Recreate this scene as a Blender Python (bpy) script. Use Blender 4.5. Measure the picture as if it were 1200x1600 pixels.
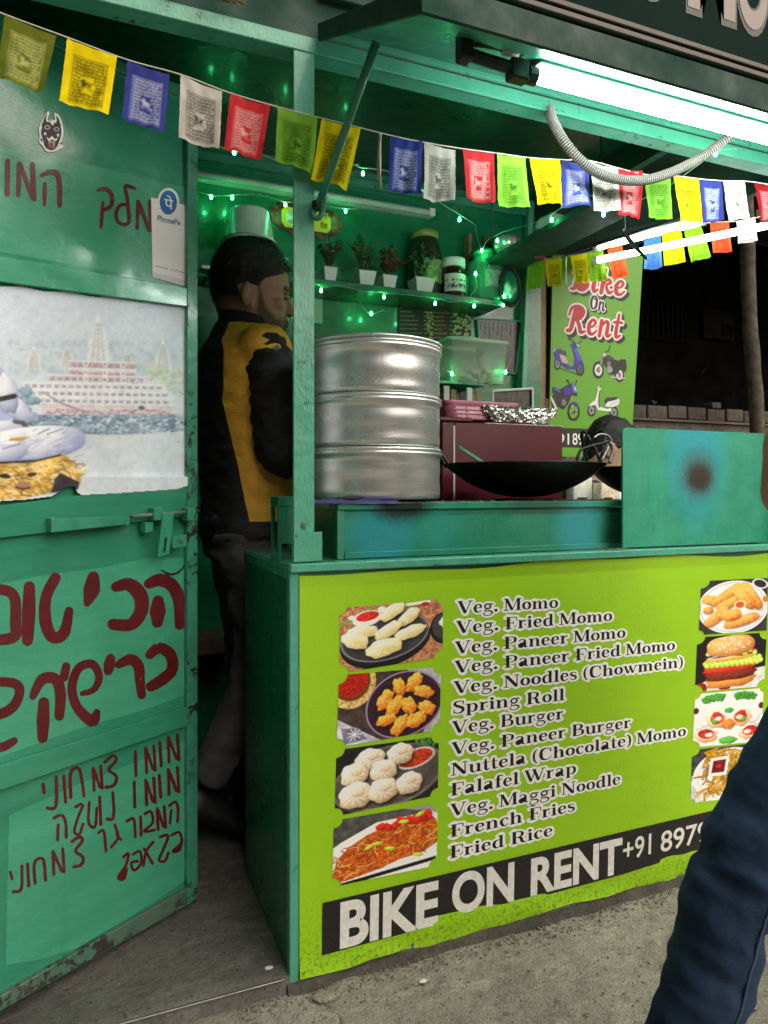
import bpy, bmesh, math, random
import numpy as np
from mathutils import Vector, Matrix, noise as mnoise
from mathutils.geometry import delaunay_2d_cdt

for o in list(bpy.data.objects):
    bpy.data.objects.remove(o, do_unlink=True)
scene = bpy.context.scene
COL = scene.collection
PI = math.pi
RNG = random.Random(7)

# ------------------------------------------------------------------ camera
F, HZ = 1120.0, 765.0            # focal length and horizon row, in photo pixels (1200 x 1600)
YAW = math.atan(473.0 / 1120.0)  # the view axis turned from the kiosk's depth axis
CAM = Vector((-0.365, -1.326, 0.95))
DV = Vector((math.sin(YAW), math.cos(YAW), 0))
RV = Vector((math.cos(YAW), -math.sin(YAW), 0))
cam_data = bpy.data.cameras.new('camera')
cam = bpy.data.objects.new('camera', cam_data)
COL.objects.link(cam)
cam.location = CAM
cam.rotation_euler = (PI / 2, 0, -YAW)
cam_data.sensor_fit = 'HORIZONTAL'
cam_data.sensor_width = 36.0
cam_data.lens = 36.0 * F / 1200.0
cam_data.shift_y = -(800.0 - HZ) / 1200.0
cam_data.clip_start = 0.02
cam_data.clip_end = 400
scene.camera = cam

# ------------------------------------------------------------------ night sky, added street fill lamp
world = bpy.data.worlds.new('World')
scene.world = world
world.use_nodes = True
wn = world.node_tree
wn.nodes.clear()
w_out = wn.nodes.new('ShaderNodeOutputWorld')
w_bg = wn.nodes.new('ShaderNodeBackground')
w_sky = wn.nodes.new('ShaderNodeTexSky')
w_sky.sky_type = 'NISHITA'
w_sky.sun_disc = False
w_sky.sun_elevation = math.radians(8)
w_sky.sun_rotation = math.radians(150)
w_bg.inputs['Strength'].default_value = 0.003
wn.links.new(w_sky.outputs[0], w_bg.inputs[0])
wn.links.new(w_bg.outputs[0], w_out.inputs[0])
sun_d = bpy.data.lights.new('street_fill', 'SUN')
sun_d.energy = 1.45
sun_d.angle = math.radians(62)
sun_d.color = (1.0, 0.91, 0.79)
sun = bpy.data.objects.new('street_fill', sun_d)
COL.objects.link(sun)
sun.rotation_euler = (math.radians(50), 0, math.radians(30))   # added fill for street glow from the front right, not moonlight

vs = scene.view_settings
vs.view_transform = 'Standard'
vs.look = 'None'
vs.exposure = 1.5
vs.gamma = 1.0
scene.render.engine = 'CYCLES'
cy = scene.cycles
cy.use_denoising = True
try:
    cy.denoiser = 'OPENIMAGEDENOISE'
except Exception:
    pass
cy.use_adaptive_sampling = True
cy.adaptive_threshold = 0.02
cy.max_bounces = 5
cy.diffuse_bounces = 3
cy.glossy_bounces = 3
cy.transmission_bounces = 4
cy.transparent_max_bounces = 6
cy.caustics_reflective = False
cy.caustics_refractive = False
cy.sample_clamp_indirect = 4.0
cy.blur_glossy = 0.5
TUBE_POWER = 30.0
LED_POWER = 36.0

# ------------------------------------------------------------------ photo pixel -> point of the place
def ray(px, py):
    return DV + RV * ((px - 600.0) / F) + Vector((0, 0, (HZ - py) / F))
def on_plane(px, py, p0, n):
    d = ray(px, py)
    return CAM + d * ((Vector(p0) - CAM).dot(n) / d.dot(n))
def onY(px, py, Y=0.0):
    return on_plane(px, py, (0, Y, 0), Vector((0, 1, 0)))
def onX(px, py, X):
    return on_plane(px, py, (X, 0, 0), Vector((1, 0, 0)))
def onZ(px, py, Z):
    return on_plane(px, py, (0, 0, Z), Vector((0, 0, 1)))
def atT(px, py, t):
    return CAM + ray(px, py) * t
DOOR_P = Vector((-0.1386, 0.317, 0.0))
DOOR_U = Vector((1.088, 0.6257, 0)).normalized()
DOOR_N = Vector((DOOR_U.y, -DOOR_U.x, 0))
def onD(px, py, off=0.0):
    return on_plane(px, py, DOOR_P + DOOR_N * off, DOOR_N)

# ------------------------------------------------------------------ object helpers
def wloc(o):
    v = Vector((0, 0, 0))
    while o is not None:
        v = v + o.location
        o = o.parent
    return v
def tag(o, label=None, cat=None, group=None, kind=None):
    if label: o['label'] = label
    if cat: o['category'] = cat
    if group: o['group'] = group
    if kind: o['kind'] = kind
    return o
def thing(name, label, cat, loc, group=None):
    o = bpy.data.objects.new(name, None)
    o.empty_display_size = 0.05
    COL.objects.link(o)
    o.location = Vector(loc)
    return tag(o, label, cat, group)
def mk(name, verts, faces, mat=None, parent=None, smooth=False, cols=None, loc=None, fmat=None):
    base = wloc(parent) if parent is not None else Vector((0, 0, 0))
    own = Vector(loc) if loc is not None else base
    me = bpy.data.meshes.new(name)
    me.from_pydata([(v[0] - own.x, v[1] - own.y, v[2] - own.z) for v in verts], [], faces)
    if cols is not None:
        a = me.color_attributes.new('Col', 'FLOAT_COLOR', 'POINT')
        c4 = np.ones((len(verts), 4), dtype=np.float32)
        c4[:, :3] = np.asarray(cols, dtype=np.float32).reshape(-1, 3)
        a.data.foreach_set('color', c4.ravel())
    if mat is not None:
        for m in (mat if isinstance(mat, (list, tuple)) else [mat]):
            me.materials.append(m)
    if fmat is not None:
        me.polygons.foreach_set('material_index', fmat)
    if smooth:
        me.polygons.foreach_set('use_smooth', [True] * len(me.polygons))
    me.update()
    o = bpy.data.objects.new(name, me)
    COL.objects.link(o)
    if parent is not None:
        o.parent = parent
        o.location = own - base
    elif loc is not None:
        o.location = own
    return o
def copy_tree(o, parent=None, loc=None):
    c = o.copy()
    COL.objects.link(c)
    c.parent = parent
    if loc is not None: c.location = loc
    for ch in o.children:
        copy_tree(ch, c)
    return c

class MB:
    """collects shapes for ONE mesh"""
    def __init__(s):
        s.v, s.f = [], []
    def add(s, v, f):
        n = len(s.v)
        s.v += [Vector(p) for p in v]
        s.f += [tuple(i + n for i in q) for q in f]
        return s
    def bm(s, b):
        b.verts.index_update()
        return s.add([p.co.copy() for p in b.verts], [[q.index for q in g.verts] for g in b.faces])
    def build(s, name, mat, parent=None, smooth=False, loc=None, cols=None):
        return mk(name, s.v, s.f, mat, parent, smooth, cols, loc)
def hexa(c, bevel=0.002, seg=1):
    """c: 8 corners, bottom ring of four then top ring"""
    b = bmesh.new()
    vs_ = [b.verts.new(p) for p in c]
    for q in ((3, 2, 1, 0), (4, 5, 6, 7), (0, 1, 5, 4), (1, 2, 6, 5), (2, 3, 7, 6), (3, 0, 4, 7)):
        b.faces.new([vs_[i] for i in q])
    if bevel > 0:
        bmesh.ops.bevel(b, geom=b.edges[:], offset=bevel, segments=seg, affect='EDGES', profile=0.6)
    m = MB().bm(b)
    b.free()
    return m
def boxm(x0, x1, y0, y1, z0, z1, bevel=0.002, seg=1):
    return hexa([(x0, y0, z0), (x1, y0, z0), (x1, y1, z0), (x0, y1, z0),
                 (x0, y0, z1), (x1, y0, z1), (x1, y1, z1), (x0, y1, z1)], bevel, seg)
def box(name, x0, x1, y0, y1, z0, z1, mat, parent=None, bevel=0.002, seg=1, loc=None):
    return boxm(x0, x1, y0, y1, z0, z1, bevel, seg).build(name, mat, parent, False, loc)
def slab(c4, n, th, bevel=0.001):
    """a plate: four corners of its front face, thickness th against n"""
    n = Vector(n)
    c4 = [Vector(p) for p in c4]
    return hexa([p - n * th for p in c4] + c4, bevel)
def frames(pts):
    T = []
    for i in range(len(pts)):
        a, b = pts[max(i - 1, 0)], pts[min(i + 1, len(pts) - 1)]
        t = b - a
        T.append(t.normalized() if t.length > 1e-9 else Vector((0, 0, 1)))
    n = T[0].orthogonal().normalized()
    out = []
    for t in T:
        n = n - t * n.dot(t)
        n = n.normalized() if n.length > 1e-6 else t.orthogonal().normalized()
        out.append((t, n, t.cross(n)))
    return out
def tube(pts, r, seg=8, caps=True, flat=1.0):
    pts = [Vector(p) for p in pts]
    rr = r if isinstance(r, (list, tuple)) else [r] * len(pts)
    m = MB()
    fr = frames(pts)
    for p, q, (t, n, b) in zip(pts, rr, fr):
        for k in range(seg):
            a = 2 * PI * k / seg
            m.v.append(p + n * (math.cos(a) * q) + b * (math.sin(a) * q * flat))
    for i in range(len(pts) - 1):
        for k in range(seg):
            k2 = (k + 1) % seg
            m.f.append((i * seg + k, i * seg + k2, (i + 1) * seg + k2, (i + 1) * seg + k))
    if caps:
        m.f.append(tuple(range(seg))[::-1])
        m.f.append(tuple((len(pts) - 1) * seg + k for k in range(seg)))
    return m
def spline(pts, n=8):
    pts = [Vector(p) for p in pts]
    out = []
    for i in range(len(pts) - 1):
        p0, p1, p2, p3 = pts[max(i - 1, 0)], pts[i], pts[i + 1], pts[min(i + 2, len(pts) - 1)]
        for k in range(n):
            t = k / n
            out.append(0.5 * ((2 * p1) + (p2 - p0) * t + (2 * p0 - 5 * p1 + 4 * p2 - p3) * t * t + (3 * p1 - p0 - 3 * p2 + p3) * t ** 3))
    out.append(pts[-1])
    return out
def lathe(prof, c, seg=32, axis=None, caps=True, sx=1.0, sy=1.0):
    c = Vector(c)
    m = MB()
    for (r, z) in prof:
        for k in range(seg):
            a = 2 * PI * k / seg
            m.v.append(c + Vector((math.cos(a) * r * sx, math.sin(a) * r * sy, z)))
    for i in range(len(prof) - 1):
        for k in range(seg):
            k2 = (k + 1) % seg
            m.f.append((i * seg + k, i * seg + k2, (i + 1) * seg + k2, (i + 1) * seg + k))
    if caps:
        m.f.append(tuple(range(seg))[::-1])
        m.f.append(tuple((len(prof) - 1) * seg + k for k in range(seg)))
    return m
def loft(rings, caps=True):
    m = MB()
    n = len(rings[0])
    for r in rings:
        m.v += [Vector(p) for p in r]
    for i in range(len(rings) - 1):
        for k in range(n):
            k2 = (k + 1) % n
            m.f.append((i * n + k, i * n + k2, (i + 1) * n + k2, (i + 1) * n + k))
    if caps:
        m.f.append(tuple(range(n))[::-1])
        m.f.append(tuple((len(rings) - 1) * n + k for k in range(n)))
    return m
def ellipsoid(c, rx, ry, rz, seg=16, rings=10, rot=None):
    c = Vector(c)
    m = MB()
    R = rot if rot is not None else Matrix.Identity(3)
    for i in range(1, rings):
        th = PI * i / rings
        for k in range(seg):
            a = 2 * PI * k / seg
            m.v.append(c + R @ Vector((rx * math.sin(th) * math.cos(a), ry * math.sin(th) * math.sin(a), -rz * math.cos(th))))
    lo = len(m.v); m.v.append(c + R @ Vector((0, 0, -rz)))
    hi = len(m.v); m.v.append(c + R @ Vector((0, 0, rz)))
    for i in range(rings - 2):
        for k in range(seg):
            k2 = (k + 1) % seg
            m.f.append((i * seg + k, i * seg + k2, (i + 1) * seg + k2, (i + 1) * seg + k))
    for k in range(seg):
        k2 = (k + 1) % seg
        m.f.append((lo, k2, k))
        m.f.append((hi, (rings - 2) * seg + k, (rings - 2) * seg + k2))
    return m
def remesh(m, voxel, smooth_it=2):
    """one continuous surface from overlapping closed shapes; returns an MB"""
    me = bpy.data.meshes.new('tmp')
    me.from_pydata(m.v, [], m.f)
    me.update()
    bmx = bmesh.new(); bmx.from_mesh(me); bmesh.ops.recalc_face_normals(bmx, faces=bmx.faces[:]); bmx.to_mesh(me); bmx.free()
    o = bpy.data.objects.new('tmp', me)
    COL.objects.link(o)
    md = o.modifiers.new('r', 'REMESH'); md.mode = 'VOXEL'; md.voxel_size = voxel; md.use_smooth_shade = True
    if smooth_it:
        sm = o.modifiers.new('s', 'SMOOTH'); sm.factor = 0.5; sm.iterations = smooth_it
    dg = bpy.context.evaluated_depsgraph_get(); dg.update()
    ev = o.evaluated_get(dg)
    em = ev.to_mesh()
    out = MB()
    out.v = [v.co.copy() for v in em.vertices]
    out.f = [tuple(p.vertices) for p in em.polygons]
    ev.to_mesh_clear()
    bpy.data.objects.remove(o, do_unlink=True)
    bpy.data.meshes.remove(me)
    return out

# ------------------------------------------------------------------ materials
def lin(r, g, b):
    f = lambda c: (c / 255.0 / 12.92) if c / 255.0 <= 0.04045 else ((c / 255.0 + 0.055) / 1.055) ** 2.4
    return (f(r), f(g), f(b))
class NT:
    def __init__(s, name):
        s.m = bpy.data.materials.new(name); s.m.use_nodes = True
        s.t = s.m.node_tree
        s.b = s.t.nodes['Principled BSDF']
    def n(s, typ, **kw):
        x = s.t.nodes.new(typ)
        for k, v in kw.items():
            if k in x.inputs: x.inputs[k].default_value = v
            else: setattr(x, k, v)
        return x
    def l(s, a, b):
        s.t.links.new(a, b)
    def coord(s, scale=(1, 1, 1), kind='Object'):
        tc = s.n('ShaderNodeTexCoord'); mp = s.n('ShaderNodeMapping')
        mp.inputs['Scale'].default_value = scale
        s.l(tc.outputs[kind], mp.inputs[0])
        return mp.outputs[0]
    def noise(s, vec, scale, detail=4, rough=0.55, dist=0.0):
        x = s.n('ShaderNodeTexNoise'); x.inputs['Scale'].default_value = scale
        x.inputs['Detail'].default_value = detail; x.inputs['Roughness'].default_value = rough
        x.inputs['Distortion'].default_value = dist
        s.l(vec, x.inputs['Vector'])
        return x.outputs['Fac']
    def ramp(s, fac, stops, interp='LINEAR'):
        x = s.n('ShaderNodeValToRGB'); x.color_ramp.interpolation = interp
        e = x.color_ramp.elements
        while len(e) < len(stops): e.new(0.5)
        for k, (p, c) in enumerate(stops):
            e[k].position = p
            e[k].color = (c, c, c, 1) if isinstance(c, (int, float)) else (*c, 1)
        s.l(fac, x.inputs[0])
        return x.outputs[0]
    def mix(s, fac, a, b):
        x = s.n('ShaderNodeMix'); x.data_type = 'RGBA'
        if isinstance(fac, (int, float)): x.inputs[0].default_value = fac
        else: s.l(fac, x.inputs[0])
        for v, i in ((a, 6), (b, 7)):
            if isinstance(v, tuple): x.inputs[i].default_value = (*v, 1)
            else: s.l(v, x.inputs[i])
        return x.outputs[2]
    def base(s, c):
        if isinstance(c, tuple): s.b.inputs['Base Color'].default_value = (*c, 1)
        else: s.l(c, s.b.inputs['Base Color'])
    def rough(s, r):
        if isinstance(r, (int, float)): s.b.inputs['Roughness'].default_value = r
        else: s.l(r, s.b.inputs['Roughness'])
    def bump(s, h, strength=0.3, dist=0.01):
        x = s.n('ShaderNodeBump'); x.inputs['Strength'].default_value = strength
        x.inputs['Distance'].default_value = dist
        s.l(h, x.inputs['Height']); s.l(x.outputs[0], s.b.inputs['Normal'])
    def set(s, **kw):
        for k, v in kw.items(): s.b.inputs[k.replace('_', ' ')].default_value = v
        return s
def simple(name, c, rough=0.5, metal=0.0, var=0.12, scale=30.0, bump=0.0, bscale=200.0, **kw):
    t = NT(name)
    v = t.coord()
    n = t.noise(v, scale, 4)
    lo = tuple(x * (1 - var) for x in c); hi = tuple(min(1, x * (1 + var)) for x in c)
    t.base(t.ramp(n, [(0.3, lo), (0.7, hi)]))
    t.rough(rough)
    t.b.inputs['Metallic'].default_value = metal
    if bump > 0: t.bump(t.noise(v, bscale, 3), bump, 0.004)
    t.set(**kw)
    return t.m
def paint(name, c, c2, rough=0.3, streak=(6, 6, 1.2), chips=0.66, chip_col=(0.03, 0.024, 0.02), bump=0.25, coat=0.3, dirt=0.35):
    """thick brushed enamel on steel: lap marks, dents, a few chips and grime"""
    t = NT(name)
    v = t.coord(streak); u = t.coord()
    n1 = t.noise(v, 3.0, 5, 0.6)
    col = t.mix(t.ramp(n1, [(0.35, 0.0), (0.65, 1.0)]), c, c2)
    grime = t.ramp(t.noise(u, 7.0, 6, 0.65), [(0.5, 0.0), (0.8, dirt)])
    col = t.mix(grime, col, tuple(x * 0.35 + 0.012 for x in c))
    if chips < 1:
        ch = t.ramp(t.noise(u, 38.0, 5, 0.7), [(chips, 0.0), (chips + 0.03, 1.0)], 'LINEAR')
        big = t.ramp(t.noise(u, 4.0, 2), [(0.5, 0.0), (0.6, 1.0)])
        mu = t.n('ShaderNodeMath'); mu.operation = 'MULTIPLY'
        t.l(ch, mu.inputs[0]); t.l(big, mu.inputs[1])
        col = t.mix(mu.outputs[0], col, chip_col)
    scr = t.ramp(t.noise(t.coord((9, 9, 70)), 3.2, 3, 0.6), [(0.70, 0.0), (0.73, 0.55)])
    scm = t.n('ShaderNodeMath'); scm.operation = 'MULTIPLY'
    t.l(scr, scm.inputs[0]); t.l(t.ramp(t.noise(u, 5.5, 3), [(0.5, 0.0), (0.62, 1.0)]), scm.inputs[1])
    col = t.mix(scm.outputs[0], col, tuple(x * 0.3 for x in c))
    drip = t.ramp(t.noise(t.coord((22, 22, 1.1)), 2.0, 4, 0.6), [(0.58, 0.0), (0.78, 0.4 * min(1, dirt * 2))])
    col = t.mix(drip, col, tuple(x * 0.45 for x in c))
    t.base(col)
    t.rough(t.ramp(t.noise(u, 12.0, 4), [(0.3, rough * 0.75), (0.75, min(1, rough * 1.6))]))
    a = t.noise(u, 26.0, 3, 0.5); b = t.noise(v, 55.0, 2)
    ad = t.n('ShaderNodeMath'); ad.operation = 'MULTIPLY_ADD'; ad.inputs[1].default_value = 0.35
    t.l(b, ad.inputs[0]); t.l(a, ad.inputs[2])
    t.bump(ad.outputs[0], bump, 0.006)
    t.set(Coat_Weight=coat, Coat_Roughness=0.12)
    return t.m
def attr_mat(name, rough=0.5, bump=0.0, bscale=400.0, spec=0.5, trans=0.0, sheen=0.0):
    t = NT(name)
    a = t.n('ShaderNodeAttribute', attribute_name='Col')
    t.base(a.outputs['Color'])
    t.rough(rough)
    t.set(Specular_IOR_Level=spec)
    if bump > 0: t.bump(t.noise(t.coord(), bscale, 2), bump, 0.002)
    if sheen: t.set(Sheen_Weight=sheen)
    if trans > 0:
        tr = t.n('ShaderNodeBsdfTranslucent'); ms = t.n('ShaderNodeMixShader'); ms.inputs[0].default_value = trans
        out = t.t.nodes['Material Output']
        t.l(a.outputs['Color'], tr.inputs[0]); t.l(t.b.outputs[0], ms.inputs[1]); t.l(tr.outputs[0], ms.inputs[2]); t.l(ms.outputs[0], out.inputs[0])
    return t.m
def glow(name, c, strength):
    t = NT(name)
    t.base(tuple(min(0.8, x) for x in c)); t.rough(0.4)
    t.set(Emission_Strength=strength)
    t.b.inputs['Emission Color'].default_value = (*c, 1)
    return t.m
def glass(name, c, rough=0.08, alpha=0.45):
    """thin-walled clear plastic or glass"""
    t = NT(name)
    t.base(c); t.rough(rough)
    tr = t.n('ShaderNodeBsdfTransparent'); tr.inputs[0].default_value = (*[min(1, x * 0.5 + 0.5) for x in c], 1)
    ms = t.n('ShaderNodeMixShader'); ms.inputs[0].default_value = alpha
    out = t.t.nodes['Material Output']
    t.l(tr.outputs[0], ms.inputs[1]); t.l(t.b.outputs[0], ms.inputs[2]); t.l(ms.outputs[0], out.inputs[0])
    return t.m

M = {}
M['green'] = paint('green_enamel', (0.030, 0.225, 0.140), (0.042, 0.275, 0.175), 0.3, chips=0.61)
M['mint'] = paint('mint_enamel', (0.070, 0.345, 0.235), (0.085, 0.395, 0.272), 0.32, chips=0.6, bump=0.5)
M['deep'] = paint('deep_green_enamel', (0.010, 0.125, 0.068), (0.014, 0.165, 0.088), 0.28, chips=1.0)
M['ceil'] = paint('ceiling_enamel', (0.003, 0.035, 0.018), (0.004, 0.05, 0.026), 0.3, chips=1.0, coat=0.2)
M['worn'] = paint('worn_edge_enamel', (0.035, 0.22, 0.14), (0.05, 0.27, 0.17), 0.3, streak=(3, 3, 1), chips=0.53, chip_col=(0.02, 0.018, 0.014), bump=0.6, coat=0.2, dirt=0.6)
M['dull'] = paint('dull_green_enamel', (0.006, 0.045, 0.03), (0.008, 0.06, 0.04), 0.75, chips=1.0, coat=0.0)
M['wallgreen'] = paint('wall_green_enamel', (0.003, 0.155, 0.066), (0.005, 0.20, 0.088), 0.22, streak=(1.5, 6, 6), chips=1.0, bump=0.35, coat=0.5)
M['doorgreen'] = paint('door_green_enamel', (0.026, 0.21, 0.128), (0.036, 0.255, 0.158), 0.2, streak=(1.4, 1.4, 7), chips=0.7, bump=0.22, coat=0.6, dirt=0.22)
M['doorlight'] = paint('door_light_enamel', (0.050, 0.300, 0.185), (0.062, 0.345, 0.215), 0.22, streak=(1.4, 1.4, 7), chips=0.7, bump=0.22, coat=0.5, dirt=0.22)
M['black'] = simple('black_plastic', (0.012, 0.012, 0.013), 0.45)
M['white'] = simple('white_plastic', (0.74, 0.74, 0.72), 0.4, var=0.05)
M['steel'] = simple('worn_steel', (0.32, 0.32, 0.31), 0.38, 0.9, 0.25, 60)
M['print'] = attr_mat('printed_flex', 0.42, 0.12, 700.0)
M['paper'] = attr_mat('printed_paper', 0.55, 0.1, 300.0, 0.4)
M['flagcloth'] = attr_mat('flag_cloth', 0.85, 0.25, 900.0, 0.15, 0.28)
M['cloth'] = attr_mat('cloth', 0.85, 0.3, 500.0, 0.2, 0.0, 0.25)
M['skin'] = attr_mat('skin', 0.5, 0.12, 350.0, 0.35)
M['hair'] = simple('black_hair', (0.005, 0.0045, 0.0045), 0.5, var=0.5, scale=200, bump=0.5, bscale=500)
# ------------------------------------------------------------------ flat lettering: strokes -> clean triangles
def union2(polys):
    """non-overlapping triangles covering the polygons; returns verts, faces, top polygon index of each face"""
    vs_, fs_ = [], []
    for p in polys:
        a = sum(p[i][0] * p[(i + 1) % len(p)][1] - p[(i + 1) % len(p)][0] * p[i][1] for i in range(len(p)))
        if abs(a) < 1e-9: continue
        if a < 0: p = p[::-1]
        n = len(vs_)
        vs_ += [Vector((q[0], q[1])) for q in p]
        fs_.append(list(range(n, n + len(p))))
    V, E, Fc, ov, oe, of = delaunay_2d_cdt(vs_, [], fs_, 1, 1e-5)
    keep, top = [], []
    for f, src in zip(Fc, of):
        if src:
            keep.append(tuple(f)); top.append(max(src))
    return [(v.x, v.y) for v in V], keep, top
def sm2(pts, n=6):
    q = spline([Vector((p[0], p[1], 0)) for p in pts], n)
    return [(p.x, p.y) for p in q]
def strip(pts, ws, grow=0.0, cap=False, thin=0.07, thick=0.2):
    """quads along a stroke; ws None -> a broad pen that is thick on the uprights"""
    N = len(pts)
    L, out, W = [], [], []
    for i in range(N):
        a, b = pts[max(i - 1, 0)], pts[min(i + 1, N - 1)]
        dx, dy = b[0] - a[0], b[1] - a[1]
        d = math.hypot(dx, dy) or 1e-6
        if ws is None: w = thin + (thick - thin) * abs(dy / d) ** 1.6
        elif isinstance(ws, (int, float)): w = ws
        else:
            t = i / max(N - 1, 1) * (len(ws) - 1); k = min(int(t), len(ws) - 2); w = ws[k] + (ws[k + 1] - ws[k]) * (t - k)
        h = w / 2 + grow
        W.append(h)
        nx, ny = -dy / d * h, dx / d * h
        L.append(((pts[i][0] + nx, pts[i][1] + ny), (pts[i][0] - nx, pts[i][1] - ny)))
    for i in range(N - 1):
        out.append([L[i][0], L[i + 1][0], L[i + 1][1], L[i][1]])
    if cap:
        for i in (0, N - 1):
            out.append([(pts[i][0] + math.cos(a) * W[i], pts[i][1] + math.sin(a) * W[i]) for a in [2 * PI * k / 12 for k in range(12)]])
        if grow > 0:
            for i in range(1, N - 1, 2):
                out.append([(pts[i][0] + math.cos(a) * W[i], pts[i][1] + math.sin(a) * W[i]) for a in [2 * PI * k / 10 for k in range(10)]])
    return out
def ell(cx, cy, rx, ry, n=20, a0=0.0, a1=360.0):
    return [(cx + rx * math.cos(math.radians(a0 + (a1 - a0) * k / n)), cy + ry * math.sin(math.radians(a0 + (a1 - a0) * k / n))) for k in range(n + 1)]
B_ = 0.2
def st(x, y0, y1, w=B_): return ('l', [(x, y0), (x, y1)], w)
def sf(x, y, h): return ('l', [(x - h, y), (x + h, y)], 0.075)
def cv(*p, w=None): return ('c', list(p), w)
def li(*p, w=None): return ('l', list(p), w)
def el(cx, cy, rx, ry): return ('p', ell(cx, cy, rx, ry), None)
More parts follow.
